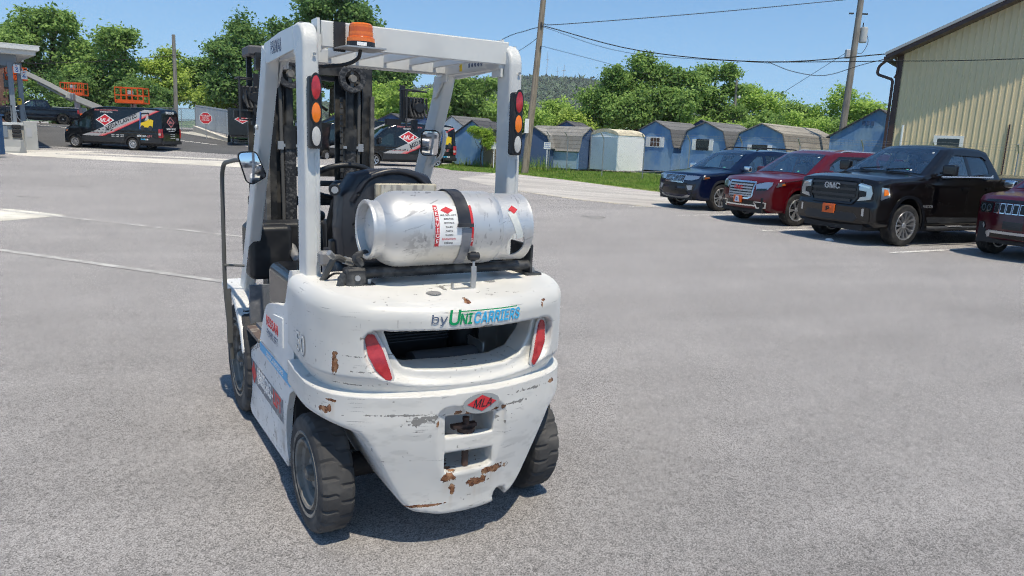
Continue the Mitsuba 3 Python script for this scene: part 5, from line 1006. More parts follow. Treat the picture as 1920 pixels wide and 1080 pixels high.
# ---------------------------------------------------------------- grass
def grasscol(p, n, uv): return mix((.11, .19, .035), (.20, .23, .07), smoothstep(.35, .7, fbm(p.x * 1.3, p.y * 1.3, 2., 3)))
mat('m_grass_ground', mikit.proc(grasscol), .9)
GR = [(-4.3, 43.6), (-3.6, 41.4), (.35, 39.4), (2.6, 35.5), (5.6, 29.3), (8.5, 26.5), (20, 17.5), (24, 19), (20, 26), (16, 38), (12, 44), (7.5, 48.5), (3, 50.5), (-.5, 51.6), (-4.3, 50.2), (-6, 46)]
sheet('grass_ground', GR, 'm_grass_ground', .010, 'strip of grass ground along the fence')
sheet('gravel_yard', [(-4.3, 50.2), (-.5, 51.6), (3, 50.5), (7.5, 48.5), (12, 44), (16, 38), (20, 26), (60, 40), (60, 75), (-12, 75), (-12, 52)], mat('m_gravel', mikit.proc(lambda p, n, uv: mix((.26, .25, .22), (.36, .35, .32), noise(p.x * 14, p.y * 14))), .9), .006, 'pale gravel ground under the sheds', 4)
def blades(g, n, hmin, hmax, seed, wd=.012):
    r = np.random.default_rng(seed); x0, y0, x1, y1 = g.bounds; P = np.c_[r.uniform(x0, x1, n * 4), r.uniform(y0, y1, n * 4)]; P = P[shapely.contains_xy(g, P[:, 0], P[:, 1])][:n]; n = len(P)
    h = r.uniform(hmin, hmax, n) * (.5 + meshkit.noise(np.c_[P * .7, P[:, 0] * 0])); a = r.uniform(0, 6.28, n); l = r.uniform(0, .6, n) * h; w = wd * r.uniform(.7, 1.5, n)
    z = height(P[:, 0], P[:, 1]) + .008; d = np.c_[np.cos(a), np.sin(a)] * w[:, None]; b = r.uniform(0, 6.28, n); e = np.c_[np.cos(b), np.sin(b)] * l[:, None]
    V = np.stack([np.c_[P - d, z], np.c_[P + d, z], np.c_[P + e, z + h]], 1).reshape(-1, 3); return trimesh.Trimesh(V, np.arange(3 * n).reshape(-1, 3), process=False)
scene['m_grass'] = {'type': 'twosided', 'bsdf': {'type': 'principled', 'base_color': mikit.proc(lambda p, n, uv: mix((.13, .25, .035), (.26, .33, .08), smoothstep(.3, .75, fbm(p.x * 2, p.y * 2, p.z * 9, 3)))), 'roughness': .6, 'specular': .2}}
k = add('grass', blades(Polygon(GR), 90000, .05, .16, 5, .016), 'm_grass', smooth=False); kind(k, 'stuff', 'bright green grass along the fence', 'grass')
k = add('weeds', cat([blades(Polygon([(7.4, 40.4), (20, 26), (20.4, 26.4), (7.7, 40.8)]), 1500, .2, .6, 6, .02), blades(Polygon([(-4.3, 47.8), (0, 44.6), (3, 42.6), (3.2, 43.2), (.2, 45.4), (-4, 48.6)]), 1400, .25, .8, 8, .02)]), 'm_grass', smooth=False); kind(k, 'stuff', 'tall weeds along the fence foot', 'weeds')

# ---------------------------------------------------------------- trees: trunk, limbs and leaf clumps
def leafmat(name, a, b):
    a, b = [tuple(2.15 * q for q in c) for c in (a, b)]
    scene[name] = {'type': 'principledthin', 'base_color': mikit.proc(lambda p, n, uv: mix(a, b, smoothstep(.25, .75, noise(p.x * 1.1, p.y * 1.1, p.z * 1.1) * .6 + noise(p.x * 5, p.y * 5, p.z * 5) * .4))), 'roughness': .45, 'diff_trans': .8, 'eta': 1.4}
leafmat('m_leaf', (.080, .135, .040), (.17, .245, .075)); leafmat('m_leaf_light', (.135, .205, .050), (.24, .32, .085)); leafmat('m_leaf_dark', (.055, .105, .038), (.12, .185, .062)); leafmat('m_leaf_yellow', (.17, .23, .05), (.27, .33, .09))
leafmat('m_vine', (.12, .2, .03), (.22, .28, .05))
mat('m_bark', dusty((.07, .055, .04), (.13, .11, .085), 5), .9)
def crown_mesh(r, lobes, n, size, ctr):
    """leaf-sized quads in clumps through a crown made of ellipsoid lobes (centre, radii)"""
    lobes = [(np.array(c, float), np.array(q, float)) for c, q in lobes]; vol = np.array([q.prod() ** .67 for _, q in lobes]); C_, N_ = [], []
    ext = []
    for c, q in lobes:
        ext.append((c, q * .80))
        for _ in range(8):
            d = r.normal(size=3); d /= np.linalg.norm(d); d[2] = d[2] * .9 + .12; ext.append((c + d * q * .70, q * r.uniform(.30, .46) * np.array([1, 1, .85])))
    lobes = ext; vol = np.array([q.prod() ** .67 for _, q in lobes]); ncl = max(24, n // 26); which = r.choice(len(lobes), ncl, p=vol / vol.sum())
    for w in range(len(lobes)):
        m = (which == w).sum(); d = r.normal(size=(m, 3)); d /= np.linalg.norm(d, axis=1)[:, None]; rr_ = r.uniform(.45, 1.0, m) ** .45
        bump = 1 + .55 * (meshkit.noise(d * 2.6 + w * 7.3, 3) - .5); C_.append(lobes[w][0] + d * lobes[w][1] * (rr_ * bump)[:, None]); N_.append(d)
    C_, N_ = np.vstack(C_), np.vstack(N_); k = n // ncl; cs = np.repeat(C_, k, 0); nn = np.repeat(N_, k, 0); m = len(cs)
    sc = np.repeat(r.uniform(.55, 1.35, ncl), k); p = cs + r.normal(size=(m, 3)) * (np.array([1, 1, .62]) * size * 1.9) * sc[:, None]
    ax1 = r.normal(size=(m, 3)); up = nn * .5 + np.array([0, 0, .55]) + r.normal(size=(m, 3)) * .55; ax1 -= up * (ax1 * up).sum(1, keepdims=True) / (up * up).sum(1, keepdims=True); ax1 /= np.linalg.norm(ax1, axis=1)[:, None]; ax2 = np.cross(up, ax1); ax2 /= np.linalg.norm(ax2, axis=1)[:, None]
    s = size * r.uniform(.55, 1.25, m)[:, None]; V = np.stack([p - ax1 * s, p - ax2 * s * .55, p + ax1 * s, p + ax2 * s * .55], 1).reshape(-1, 3); i = np.arange(m) * 4
    return trimesh.Trimesh(V, np.vstack([np.c_[i, i + 1, i + 2], np.c_[i, i + 2, i + 3]]), process=False)
def tree(name, label, at, h, lobes, leaves='m_leaf', n=9000, size=.20, seed=1, trunk=.22, group=None, cat_='tree', z0=None):
    """lobes in metres from the foot: (x, y, z, rx, ry, rz); x to the right, y away"""
    r = np.random.default_rng(seed); t = thing(name, label, cat_, group); z = float(height(np.array(at[0]), np.array(at[1]))) if z0 is None else z0
    M = np.eye(4); M[:3, 3] = (at[0], at[1], z)
    L_ = [((a, b, c), (d, e, f)) for a, b, c, d, e, f in lobes]
    add(t + '__crown', crown_mesh(r, L_, int(n * 1.9), size * LEAF, None), leaves, M, False)
    top = max(c[2] for c, _ in L_); ms = [sweep(smoothpath([(0, 0, -.2), (r.normal() * .2, 0, top * .4), (r.normal() * .4, r.normal() * .3, top)], 5), circ(1, 8) * trunk)]
    v = ms[0].vertices; zz = np.clip(v[:, 2] / top, 0, 1); cx = np.repeat(np.array([v[q * 8:(q + 1) * 8].mean(0) for q in range((len(v) - 2) // 8)]), 8, 0); v[:len(cx)] = cx + (v[:len(cx)] - cx) * (1.15 - .85 * zz[:len(cx), None]); ms = [trimesh.Trimesh(v, ms[0].faces, process=False)]
    add(t + '__trunk', ms[0], 'm_bark', M, 40)
    for c, q in L_[:10]:
        c = np.array(c); b = np.array([c[0] * .15, c[1] * .15, min(c[2] * .5, top * .6)]); e = c + (0, 0, q[2] * .3)
        P = smoothpath([b, (b + e) / 2 + (c[0] * .15, 0, -.2), e], 5); w = sweep(P, circ(1, 6) * trunk * .42)
        v = w.vertices; kk = len(P); tp = np.repeat(np.linspace(1, .25, kk), 6); cc = np.repeat(P, 6, 0); v[:len(cc)] = cc + (v[:len(cc)] - cc) * tp[:, None]; add(t + '__limb', trimesh.Trimesh(v, w.faces, process=False), 'm_bark', M, 40)
    return t
LEAF = .74
def blob(h, w, seed, k=7, base=.25, flat=.8):
    """lobes of a rounded crown h high and w wide"""
    r = np.random.default_rng(seed); out = [(0, 0, h * (base + (1 - base) * .55), w * .36, w * .34, h * (1 - base) * .40)]
    for i in range(k):
        a = i / k * 6.283 + r.uniform(-.4, .4); zz = r.uniform(base + .12, .92); rr_ = w * .5 * math.sqrt(max(.08, 1 - ((zz - .55) / .55) ** 2)) * .72; q = w * r.uniform(.15, .24)
        out.append((math.cos(a) * rr_, math.sin(a) * rr_ * .8, h * zz - q * .3, q, q, q * flat))
    return out
G1, G2, G3 = 'broadleaf trees behind the upper drive', 'trees behind the sheds', 'bushy undergrowth behind the sheds'
tree('broadleaf_tree', 'tallest tree at far left, wide crown over the loading dock', (-48.3, 79), 13, blob(12.8, 10.5, 11, 11, .10), n=17000, size=.30, seed=11, trunk=.4, group=G1)
tree('broadleaf_tree', 'tree leaning right beside the tall far left tree, above the orange baskets', (-40.6, 76), 10, blob(10.0, 6.6, 12, 9, .05), n=9000, size=.28, seed=12, trunk=.3, group=G1)
tree('broadleaf_tree', 'lower tree at the far left edge of the photo', (-57, 80), 10, blob(9.5, 9, 13, 6, .1), 'm_leaf_dark', 8000, .28, 13, .3, G1)
tree('broadleaf_tree', 'yellowish green tree just left of the bare utility pole', (-36.9, 79), 8.6, blob(8.8, 5.2, 14, 8, .05), 'm_leaf_yellow', 7000, .24, 14, .2, G1)
tree('broadleaf_tree', 'small green tree just right of the bare utility pole', (-34.6, 83), 8.6, blob(8.3, 4.8, 15, 7, .05), n=6000, size=.25, seed=15, trunk=.2, group=G1)
tree('broadleaf_tree', 'dark green tree above the black trailer, left of the mast', (-25.6, 71), 11.5, blob(11.2, 6.8, 16, 9, .06), 'm_leaf_dark', 11000, .27, 16, .3, G1)
tree('broadleaf_tree', 'very tall dark tree rising behind the forklift roof', (-19.0, 77), 16, blob(16.2, 11.5, 17, 12, .10), 'm_leaf_dark', 24000, .30, 17, .4, G1)
tree('broadleaf_tree', 'dark narrow tree seen through the mast, right of the tallest one', (-13.3, 80), 9.5, blob(9.4, 4.4, 18, 7, .1), 'm_leaf_dark', 8000, .25, 18, .25, G1)
tree('broadleaf_tree', 'round tree standing between the right guard posts', (-4.9, 71), 8.0, blob(8.2, 6.2, 19, 9, .05), 'm_leaf', 10000, .21, 19, .2, G2)
tree('broadleaf_tree', 'big spreading tree right of centre, its top above the wire', (10.6, 67), 10.2, [(0, 0, 5.6, 4.2, 3.4, 2.9), (-3.4, 0, 5.3, 2.4, 2.2, 1.8), (-2.3, -1, 7.3, 1.5, 1.4, 1.2), (.0, 0, 8.6, 1.3, 1.2, 1.3), (1.9, -.5, 7.9, 1.6, 1.5, 1.0), (3.7, 0, 7.0, 1.7, 1.5, 1.5), (2.6, -2, 5.2, 2.0, 1.8, 1.5), (-1.5, -2.3, 4.6, 2.2, 1.6, 1.6), (-4.2, .5, 3.2, 1.8, 1.6, 1.4), (4.2, 0, 3.6, 1.7, 1.5, 1.4)], 'm_leaf', 24000, .23, 20, .3, G2)
tree('broadleaf_tree', 'slim upright tree right of the big spreading one', (18.0, 71), 10, [(0, 0, 5.5, 2.0, 1.8, 2.4), (-.9, 0, 8.5, .9, .9, 1.0), (.9, 0, 8.7, 1.0, .9, .8), (-1.4, -.5, 6.6, 1.0, .9, .8), (1.6, 0, 7.2, 1.0, 1, .7), (1.7, -.5, 5.0, 1.2, 1.1, .9), (-1.4, -.5, 3.6, 1.4, 1.2, 1.2)], 'm_leaf', 9000, .22, 21, .2, G2)
tree('broadleaf_tree', 'light green tree above the third window shed', (24.6, 80), 9, blob(9.0, 8.0, 22, 9, .05), 'm_leaf_light', 10000, .24, 22, .2, G2)
tree('broadleaf_tree', 'hazy green tree left of the transformer pole', (30.0, 86), 9, blob(9.0, 8.0, 23, 8, .05), 'm_leaf', 9000, .26, 23, .2, G2)
tree('broadleaf_tree', 'airy green tree just right of the transformer pole', (32.6, 76), 9, blob(8.9, 7.5, 24, 9, .05), 'm_leaf_light', 10000, .23, 24, .2, G2)
tree('broadleaf_tree', 'dark tree close against the steel building', (37.5, 80), 8, blob(8.0, 6.5, 25, 7, .05), 'm_leaf', 7000, .25, 25, .2, G2)
bs = [(-13.8, 69, 5.6, 6.0, 'm_leaf_light', 'light bush behind the hidden van'), (-9.6, 66, 6.0, 6.5, 'm_leaf_light', 'light bush seen right of the mast above the van'), (-7.2, 78, 6.2, 6.5, 'm_leaf', 'darker bush beside the right front guard leg'), (-1.2, 76, 6.4, 6.0, 'm_leaf_light', 'light bush right of the round tree'),
      (1.6, 68, 5.2, 5.6, 'm_leaf_light', 'low bush right behind the leaning wooden pole'), (4.8, 76, 7.0, 6.0, 'm_leaf_light', 'tall light bush left of the big spreading tree'), (5.6, 66, 5.0, 5.0, 'm_leaf_yellow', 'yellowish bush above the white shed'), (14.6, 64, 4.4, 4.6, 'm_leaf_light', 'light bush right under the big spreading tree'),
      (17.2, 63, 4.4, 4.2, 'm_leaf_light', 'light bush left of the small grey pole'), (22.2, 66, 5.2, 5.5, 'm_leaf', 'bush right of the small grey pole'), (26.4, 70, 5.6, 6.0, 'm_leaf_light', 'bush above the torn shingle roof'), (30.2, 68, 5.2, 5.5, 'm_leaf', 'bush left of the transformer pole foot'), (28.5, 60, 4.6, 4.8, 'm_leaf_light', 'bush right of the transformer pole foot'),
      (-20.4, 68, 5.2, 6.0, 'm_leaf_dark', 'dark bush above the black trailer'), (-28.0, 72, 4.8, 5.0, 'm_leaf_yellow', 'yellowish bush behind the van roof'), (-44.0, 72, 5.0, 8.0, 'm_leaf_dark', 'dark bush behind the navy pickup'), (-36.2, 73, 5.2, 7.0, 'm_leaf_dark', 'dark bush between the two orange baskets'), (33.5, 62, 4.8, 5.0, 'm_leaf', 'bush beside the steel building corner')]
for q, (x, y, h, w, m_, lb) in enumerate(bs): tree('bush', lb, (x, y), h, blob(h, w, 40 + q, 8, -.05), m_, 6500, .20, 40 + q, .08, G3, 'bush')

# far hill
hx, hy = np.meshgrid(np.linspace(-900, 900, 121), np.linspace(700, 1900, 41), indexing='ij')
hz_ = 118 * np.exp(-((hx - 40) / 420) ** 2) * np.exp(-((hy - 1500) / 420) ** 2) * (.9 + .2 * meshkit.fbm(np.stack([hx / 160, hy / 160, hx * 0], -1))) + 6 * meshkit.noise(np.stack([hx / 22, hy / 22, hx * 0], -1)) - 4
i = np.arange(hx.size).reshape(hx.shape); q = np.stack([i[:-1, :-1], i[1:, :-1], i[1:, 1:], i[:-1, 1:]], -1).reshape(-1, 4)
add('hill', (np.c_[hx.ravel(), hy.ravel(), hz_.ravel()], q), mat('m_hill', mikit.proc(lambda p, n, uv: mix((.055, .095, .055), (.095, .145, .075), smoothstep(.3, .7, noise(p.x * .06, p.y * .06, p.z * .2)))), .9), smooth=True); kind('hill', 'structure', 'far wooded hill')
r = np.random.default_rng(77); P = np.c_[r.uniform(-420, 420, 30000), r.uniform(1050, 1560, 30000)]
pz = 118 * np.exp(-((P[:, 0] - 40) / 420) ** 2) * np.exp(-((P[:, 1] - 1500) / 420) ** 2) * (.9 + .2 * meshkit.fbm(np.c_[P / 160, P[:, 0] * 0])) + 6 * meshkit.noise(np.c_[P / 22, P[:, 0] * 0]) - 4
c0 = np.c_[P, pz + r.uniform(1, 6, len(P))]; d = r.normal(size=(len(P), 3, 3)) * 3.2
k = add('hill_wood', trimesh.Trimesh((c0[:, None] + d).reshape(-1, 3), np.arange(3 * len(P)).reshape(-1, 3), process=False), 'm_hill', smooth=False); kind(k, 'stuff', 'far-off wood covering the hill', 'wood')
mat('m_pole_grey', (.35, .35, .36), .6)
for x, y, z0, z1, rr_, lb in ((49.6, 1500, 100, 175, .7, 'tallest thin antenna mast on the far hill'), (70, 1500, 100, 149, .5, 'short antenna mast in the middle of the far hill'), (83, 1500, 100, 152, .8, 'rightmost antenna mast on the far hill'), (-27.2, 300, -2, 28, .28, 'slim tower standing far behind, between the guard posts')):
    t = thing('antenna_mast', lb, 'antenna mast', 'antenna masts on the hill' if y > 1000 else None); add(t + '__shaft', cyl((x, y, z0), (x, y, z1), rr_, rr_ * .6, 6), 'm_pole_grey'); add(t + '__arm', box(x, y, z0 + (z1 - z0) * .8, rr_ * 8, rr_, rr_ * 1.5), 'm_pole_grey')

# ---------------------------------------------------------------- utility poles and wires
mat('m_wood_pole', mikit.proc(lambda p, n, uv: mix((.30, .25, .19), (.18, .15, .12), smoothstep(.4, .7, fbm(p.x * 22, p.y * 22, p.z * 1.6, 4)))), .85); mat('m_wood_grey', mikit.proc(lambda p, n, uv: mix((.25, .235, .21), (.16, .15, .14), smoothstep(.4, .7, fbm(p.x * 20, p.y * 20, p.z * 1.5, 4)))), .85)
def pole(label, a, b, r0, r1, m):
    t = thing('utility_pole', label, 'utility pole'); P = smoothpath([a, (np.array(a) + np.array(b)) / 2 + (.04, 0, 0), b], 8); w = sweep(P, circ(1, 12)); v = w.vertices; k_ = len(P); cc = np.repeat(P, 12, 0); v[:len(cc)] = cc + (v[:len(cc)] - cc) * np.repeat(np.linspace(r0, r1, k_), 12)[:, None]; v[-2], v[-1] = P[0], P[-1]
    add(t + '__post', trimesh.Trimesh(v, w.faces, process=False), m, smooth=40); return t
p1 = pole('leaning brown wooden pole standing in the grass right of the forklift', (.40, 40.9, -.2), (1.05, 40.9, 10.2), .20, .14, 'm_wood_pole')
add(p1 + '__notice', box(.42, 40.68, 2.55, .22, .02, .75), 'm_white_print'); add(p1 + '__cable_clamp', cat([box(.95, 40.74, 7.75, .1, .1, .25), box(.97, 40.74, 6.6, .08, .08, .15)]), 'm_dark')
p2 = pole('tall grey pole carrying a transformer, behind the torn shingle roof', (19.45, 46, -.2), (19.70, 46, 12.4), .22, .16, 'm_wood_grey')
k = add(p2 + '__transformer', lathe([(0, 8.3), (.20, 8.3), (.22, 8.34), (.22, 9.1), (.19, 9.16), (0, 9.2)], 20, o=(20.08, 46, 0)), mat('m_transformer', (.42, .44, .45), .45), smooth=30)
add(p2 + '__bushing', cat([cyl((20.0, 46, 9.18), (20.0, 46, 9.42), .04, .025, 8), cyl((20.16, 46, 9.18), (20.18, 46, 9.38), .03, .02, 8)]), 'm_dark', parent) if 0 else add(k + '__bushing', cyl((20.0, 46, 9.18), (20.0, 46, 9.42), .04, .025, 8), 'm_dark')
add(p2 + '__bracket', box(19.82, 46, 8.9, .3, .08, .08), 'm_dark'); add(p2 + '__insulator', box(19.2, 45.95, 9.9, .25, .1, .08), 'm_dark'); add(p2 + '__insulator', box(20.0, 45.95, 9.9, .3, .1, .08), 'm_dark'); add(p2 + '__meter_box', box(19.22, 45.85, 7.6, .25, .25, .5, .02), 'm_zinc')
add(p2 + '__loop_cable', tube(smoothpath([(20.25, 46, 8.9), (20.4, 46, 8.3), (20.1, 46, 7.7), (19.7, 46, 7.75)], 6), .018, 5), 'm_dark')
p3 = pole('bare grey pole without crossarm, behind the parked van', (-28.1, 62, 1.2), (-27.98, 62, 8.95), .17, .13, 'm_wood_grey')
p4 = pole('short grey pole with a small lamp, in front of the trees', (19.68, 70, -.2), (19.62, 70, 8.05), .15, .12, 'm_wood_grey')
add(p4 + '__lamp', lathe([(0, 0), (.10, .02), (.14, .12), (.1, .26), (0, .28)], 14, o=(19.95, 69.9, 6.4)), 'm_white_print', smooth=40); add(p4 + '__lamp_arm', box(19.78, 70, 6.6, .35, .05, .05), 'm_zinc')
mat('m_wire', (.02, .02, .022), .6)
def wire(label, P, r=.018, sag=0):
    P = np.array(P, float)
    if sag: t_ = np.linspace(0, 1, 18)[:, None]; P = P[0] + (P[-1] - P[0]) * t_ - np.array([0, 0, 1]) * sag * 4 * t_ * (1 - t_)
    else: P = smoothpath(P, 6)
    k = free('overhead_wire'); add(k, tube(P, r * .7, 5), 'm_wire', smooth=True); labels[k] = {'label': label, 'category': 'wire'}
wire('thick cable bundle from the leaning pole to the steel building', [(1.0, 40.8, 7.72), (5.77, 38.0, 6.33), (11.13, 35.0, 5.72), (15.99, 33.0, 6.08)], .035)
wire('thinner wire just under the thick bundle from the leaning pole', [(1.0, 40.8, 7.66), (5.2, 38.3, 6.25), (11.2, 34.95, 5.66)], .016)
wire('upper wire from the leaning pole up to the transformer pole', [(1.03, 40.8, 7.8), (2.26, 42.0, 8.03), (10.5, 43.8, 9.25), (19.5, 46.0, 10.75)], .03)
wire('lowest thin wire right of the leaning pole', [(.98, 40.8, 6.7), (6.8, 48, 6.4), (14.0, 58, 6.0)], .016)
wire('wire passing in front of the steel building at right', [(11.13, 35.0, 5.70), (14.5, 31.4, 5.52), (18.1, 28.0, 5.41), (26, 20, 5.5)], .026)
wire('drooping service loop below the building eave', [(11.2, 34.95, 5.68), (12.2, 34.6, 5.30), (13.4, 34.0, 5.14), (14.8, 33.5, 5.62), (16.1, 33.0, 5.98)], .022)
wire('guy wire slanting down left from the transformer pole', [(19.2, 46, 7.7), (15.2, 48, 4.6), (13.2, 49, 3.4)], .02)
wire('wire running left from the leaning pole behind the guard', [(1.0, 41, 7.7), (.2, 43, 7.75), (-1.71, 50, 7.9), (-8, 75, 7.5)], .03)
wire('second wire running left from the leaning pole', [(1.0, 41, 7.3), (-.6, 50, 7.2), (-8, 88, 7.0)], .022)
wire('long wire from the dock side to the bare pole', [(-42, 50, 5.6), (-34.88, 55, 5.75), (-28.67, 61, 7.1), (-27.98, 62, 7.4)], .03)
wire('wire from the bare pole drooping right to the trees', [(-27.98, 62, 7.4), (-26.6, 68, 7.1), (-25.5, 75, 6.7), (-23, 88, 6.6)], .03)
wire('high wire in the sky behind the forklift roof', [(-16, 60, 14.6), (-9.5, 58, 13.4), (0, 56, 15.2)], .02) if 0 else None
# ---------------------------------------------------------------- steel building at the right
EV, NV = np.array([.809, -.588]), np.array([-.588, -.809]); B0 = np.array([16.10, 33.0])
BW = ax((B0[0], B0[1], 0), (EV[0], EV[1], 0), (0, 0, 1))      # mesh x along the gable wall, y up, z out towards the yard
mat('m_siding', mikit.proc(lambda p, n, uv: mix((.70, .585, .385), (.64, .535, .35), fbm(p.x * .6, p.y * .6, p.z * .8))), .42, spec=.45); mat('m_brown_trim', (.055, .028, .024), .4); mat('m_roof_metal', (.42, .42, .42), .45, .3)
bd = thing('steel_building', 'tan ribbed steel building with brown trim, behind the parked black pickup', 'building')
WL, SL, EZ = 17.0, .479, 6.12
prof = []
for k in range(int(WL / .225)): o = k * .225; prof += [(o, 0), (o + .145, 0), (o + .163, .032), (o + .197, .032), (o + .215, 0)]
prof = np.array(prof); top = EZ + SL * np.minimum(prof[:, 0], WL - prof[:, 0]) - .02; m_ = len(prof)
V = np.vstack([np.c_[prof[:, 0], prof[:, 0] * 0, prof[:, 1]], np.c_[prof[:, 0], top, prof[:, 1]]]); i = np.arange(m_ - 1)
add(bd + '__wall', (V, np.c_[i, i + 1, i + 1 + m_, i + m_]), 'm_siding', BW, False, 'tan gable wall of vertical steel ribs')
add(bd + '__core', poly([(.05, 0), (WL - .05, 0), (WL - .05, EZ - .1), (WL / 2, EZ + SL * WL / 2 - .1), (.05, EZ - .1)], 24), 'm_siding', BW @ np.array([[1, 0, 0, 0], [0, 1, 0, 0], [0, 0, 1, -24.03], [0, 0, 0, 1.]]), False)
def rk(x): return EZ + SL * x
RF = BW @ np.array([[1, 0, 0, 0], [0, 1, 0, 0], [0, 0, 1, -24.2], [0, 0, 0, 1.]])
for s in (0, 1):
    g = [(-.42, rk(-.42) + .02), (WL / 2, rk(WL / 2) + .02), (WL / 2, rk(WL / 2) + .12), (-.42, rk(-.42) + .12)]
    g = g if s == 0 else [(WL - a, b) for a, b in g]
    add(bd + '__roof', poly(g, 25.01), 'm_roof_metal', RF, False)
add(bd + '__rake_board', poly([(-.44, rk(-.44) - .16), (WL / 2, rk(WL / 2) - .16), (WL / 2, rk(WL / 2) + .015), (-.44, rk(-.44) + .015)], .78), 'm_brown_trim', BW, False)
add(bd + '__rake_edge', poly([(-.46, rk(-.46) + .02), (WL / 2, rk(WL / 2) + .02), (WL / 2, rk(WL / 2) + .14), (-.46, rk(-.46) + .14)], .03), 'm_roof_metal', BW @ np.array([[1, 0, 0, 0], [0, 1, 0, 0], [0, 0, 1, .80], [0, 0, 0, 1.]]), False)
add(bd + '__gutter', box(-.50, rk(-.45) - .07, -11.8, .14, .15, 24.4), 'm_brown_trim', BW, False)
add(bd + '__corner_trim', cat([box(.02, EZ / 2 - .05, .045, .22, EZ - .1, .03), box(-.06, EZ / 2 - .05, -.08, .03, EZ - .1, .24)]), 'm_brown_trim', BW, False)
add(bd + '__downspout', sweep(filletpath([(-.48, 5.95, .18), (-.48, 5.78, .18), (-.78, 5.55, .10), (-.82, 5.22, .10), (-.16, 4.98, .10), (-.16, .2, .10)], .12, 5), rrect(.11, .10, .02)), 'm_brown_trim', BW, 30)
add(bd + '__elbow', sweep(filletpath([(-.48, 5.98, .18), (-.15, 5.90, .1), (-.02, 5.3, .1), (-.12, 5.05, .1)], .1, 5), rrect(.06, .06, .015)), 'm_brown_trim', BW, 30)
wn = add(bd + '__window', poly(Polygon([(1.70, 1.55), (2.80, 1.55), (2.80, 2.70), (1.70, 2.70)]).difference(Polygon([(1.84, 1.68), (2.66, 1.68), (2.66, 2.58), (1.84, 2.58)])), .06), 'm_white_print', BW @ np.array([[1, 0, 0, 0], [0, 1, 0, 0], [0, 0, 1, .03], [0, 0, 0, 1.]]), False)
add(wn + '__pane', box(2.25, 2.13, .045, .84, .92, .012), 'm_glass', BW, False); add(wn + '__pane', box(2.25, 2.13, .056, .80, .03, .02), 'm_white_print', BW, False)
add(bd + '__vent_pipe', cat([cyl((.48, 2.1, .10), (.48, 3.1, .10), .05, n=8)]), 'm_white_print', BW, 40)
add(bd + '__ladder_post', box(4.3, 1.6, .06, .05, 3.2, .05), 'm_brown_trim', BW, False)
# ---------------------------------------------------------------- storage sheds
mat('m_shed_blue', mikit.proc(lambda p, n, uv: mix((.115, .245, .48), (.20, .33, .50), smoothstep(.35, .7, fbm(p.x * 2.2, p.y * 2.2, p.z * 1.1, 4) + .12 * smoothstep(1.2, .3, p.z)))), .75, bump=lambda p, n, uv: dr.select(dr.abs((p.x - p.y * 1.0) * 3.54 - dr.round((p.x - p.y * 1.0) * 3.54)) < .05, 0.0, .01), eps=.01)
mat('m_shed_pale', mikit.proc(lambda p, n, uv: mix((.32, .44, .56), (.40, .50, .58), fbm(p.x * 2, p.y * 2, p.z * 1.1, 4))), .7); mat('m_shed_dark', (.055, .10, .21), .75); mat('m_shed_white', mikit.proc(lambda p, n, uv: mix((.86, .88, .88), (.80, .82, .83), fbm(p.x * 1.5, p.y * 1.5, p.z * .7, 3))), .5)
mat('m_bare_board', mikit.proc(lambda p, n, uv: mix((.24, .20, .155), (.15, .125, .10), noise(p.x * 12, p.y * 12, p.z * .8))), .9)
def shingle(a, b, rows=4.2):
    def fn(p, n, uv):
        row = p.z * rows; fr = row - dr.floor(row); u = (p.x - p.y) * 1.2 + dr.floor(row) * .5; w = cell_rand(dr.floor(u * 2), dr.floor(row), 3)
        c = mix(a, b, w * .6 + .4 * noise(p.x * 1.5, p.y * 1.5, p.z)); return c * dr.select(fr < .14, .55, 1.0)
    return fn
mat('m_shingle_tan', mikit.proc(shingle((.19, .182, .17), (.27, .262, .25))), .9); mat('m_shingle_grey', mikit.proc(shingle((.105, .105, .11), (.165, .163, .163))), .9); mat('m_shingle_dark', mikit.proc(shingle((.05, .05, .058), (.085, .085, .095))), .9); mat('m_shingle_torn', mikit.proc(shingle((.15, .14, .125), (.30, .28, .245), 3.4)), .9)
GS = 'blue barn-roofed sheds with shuttered windows'
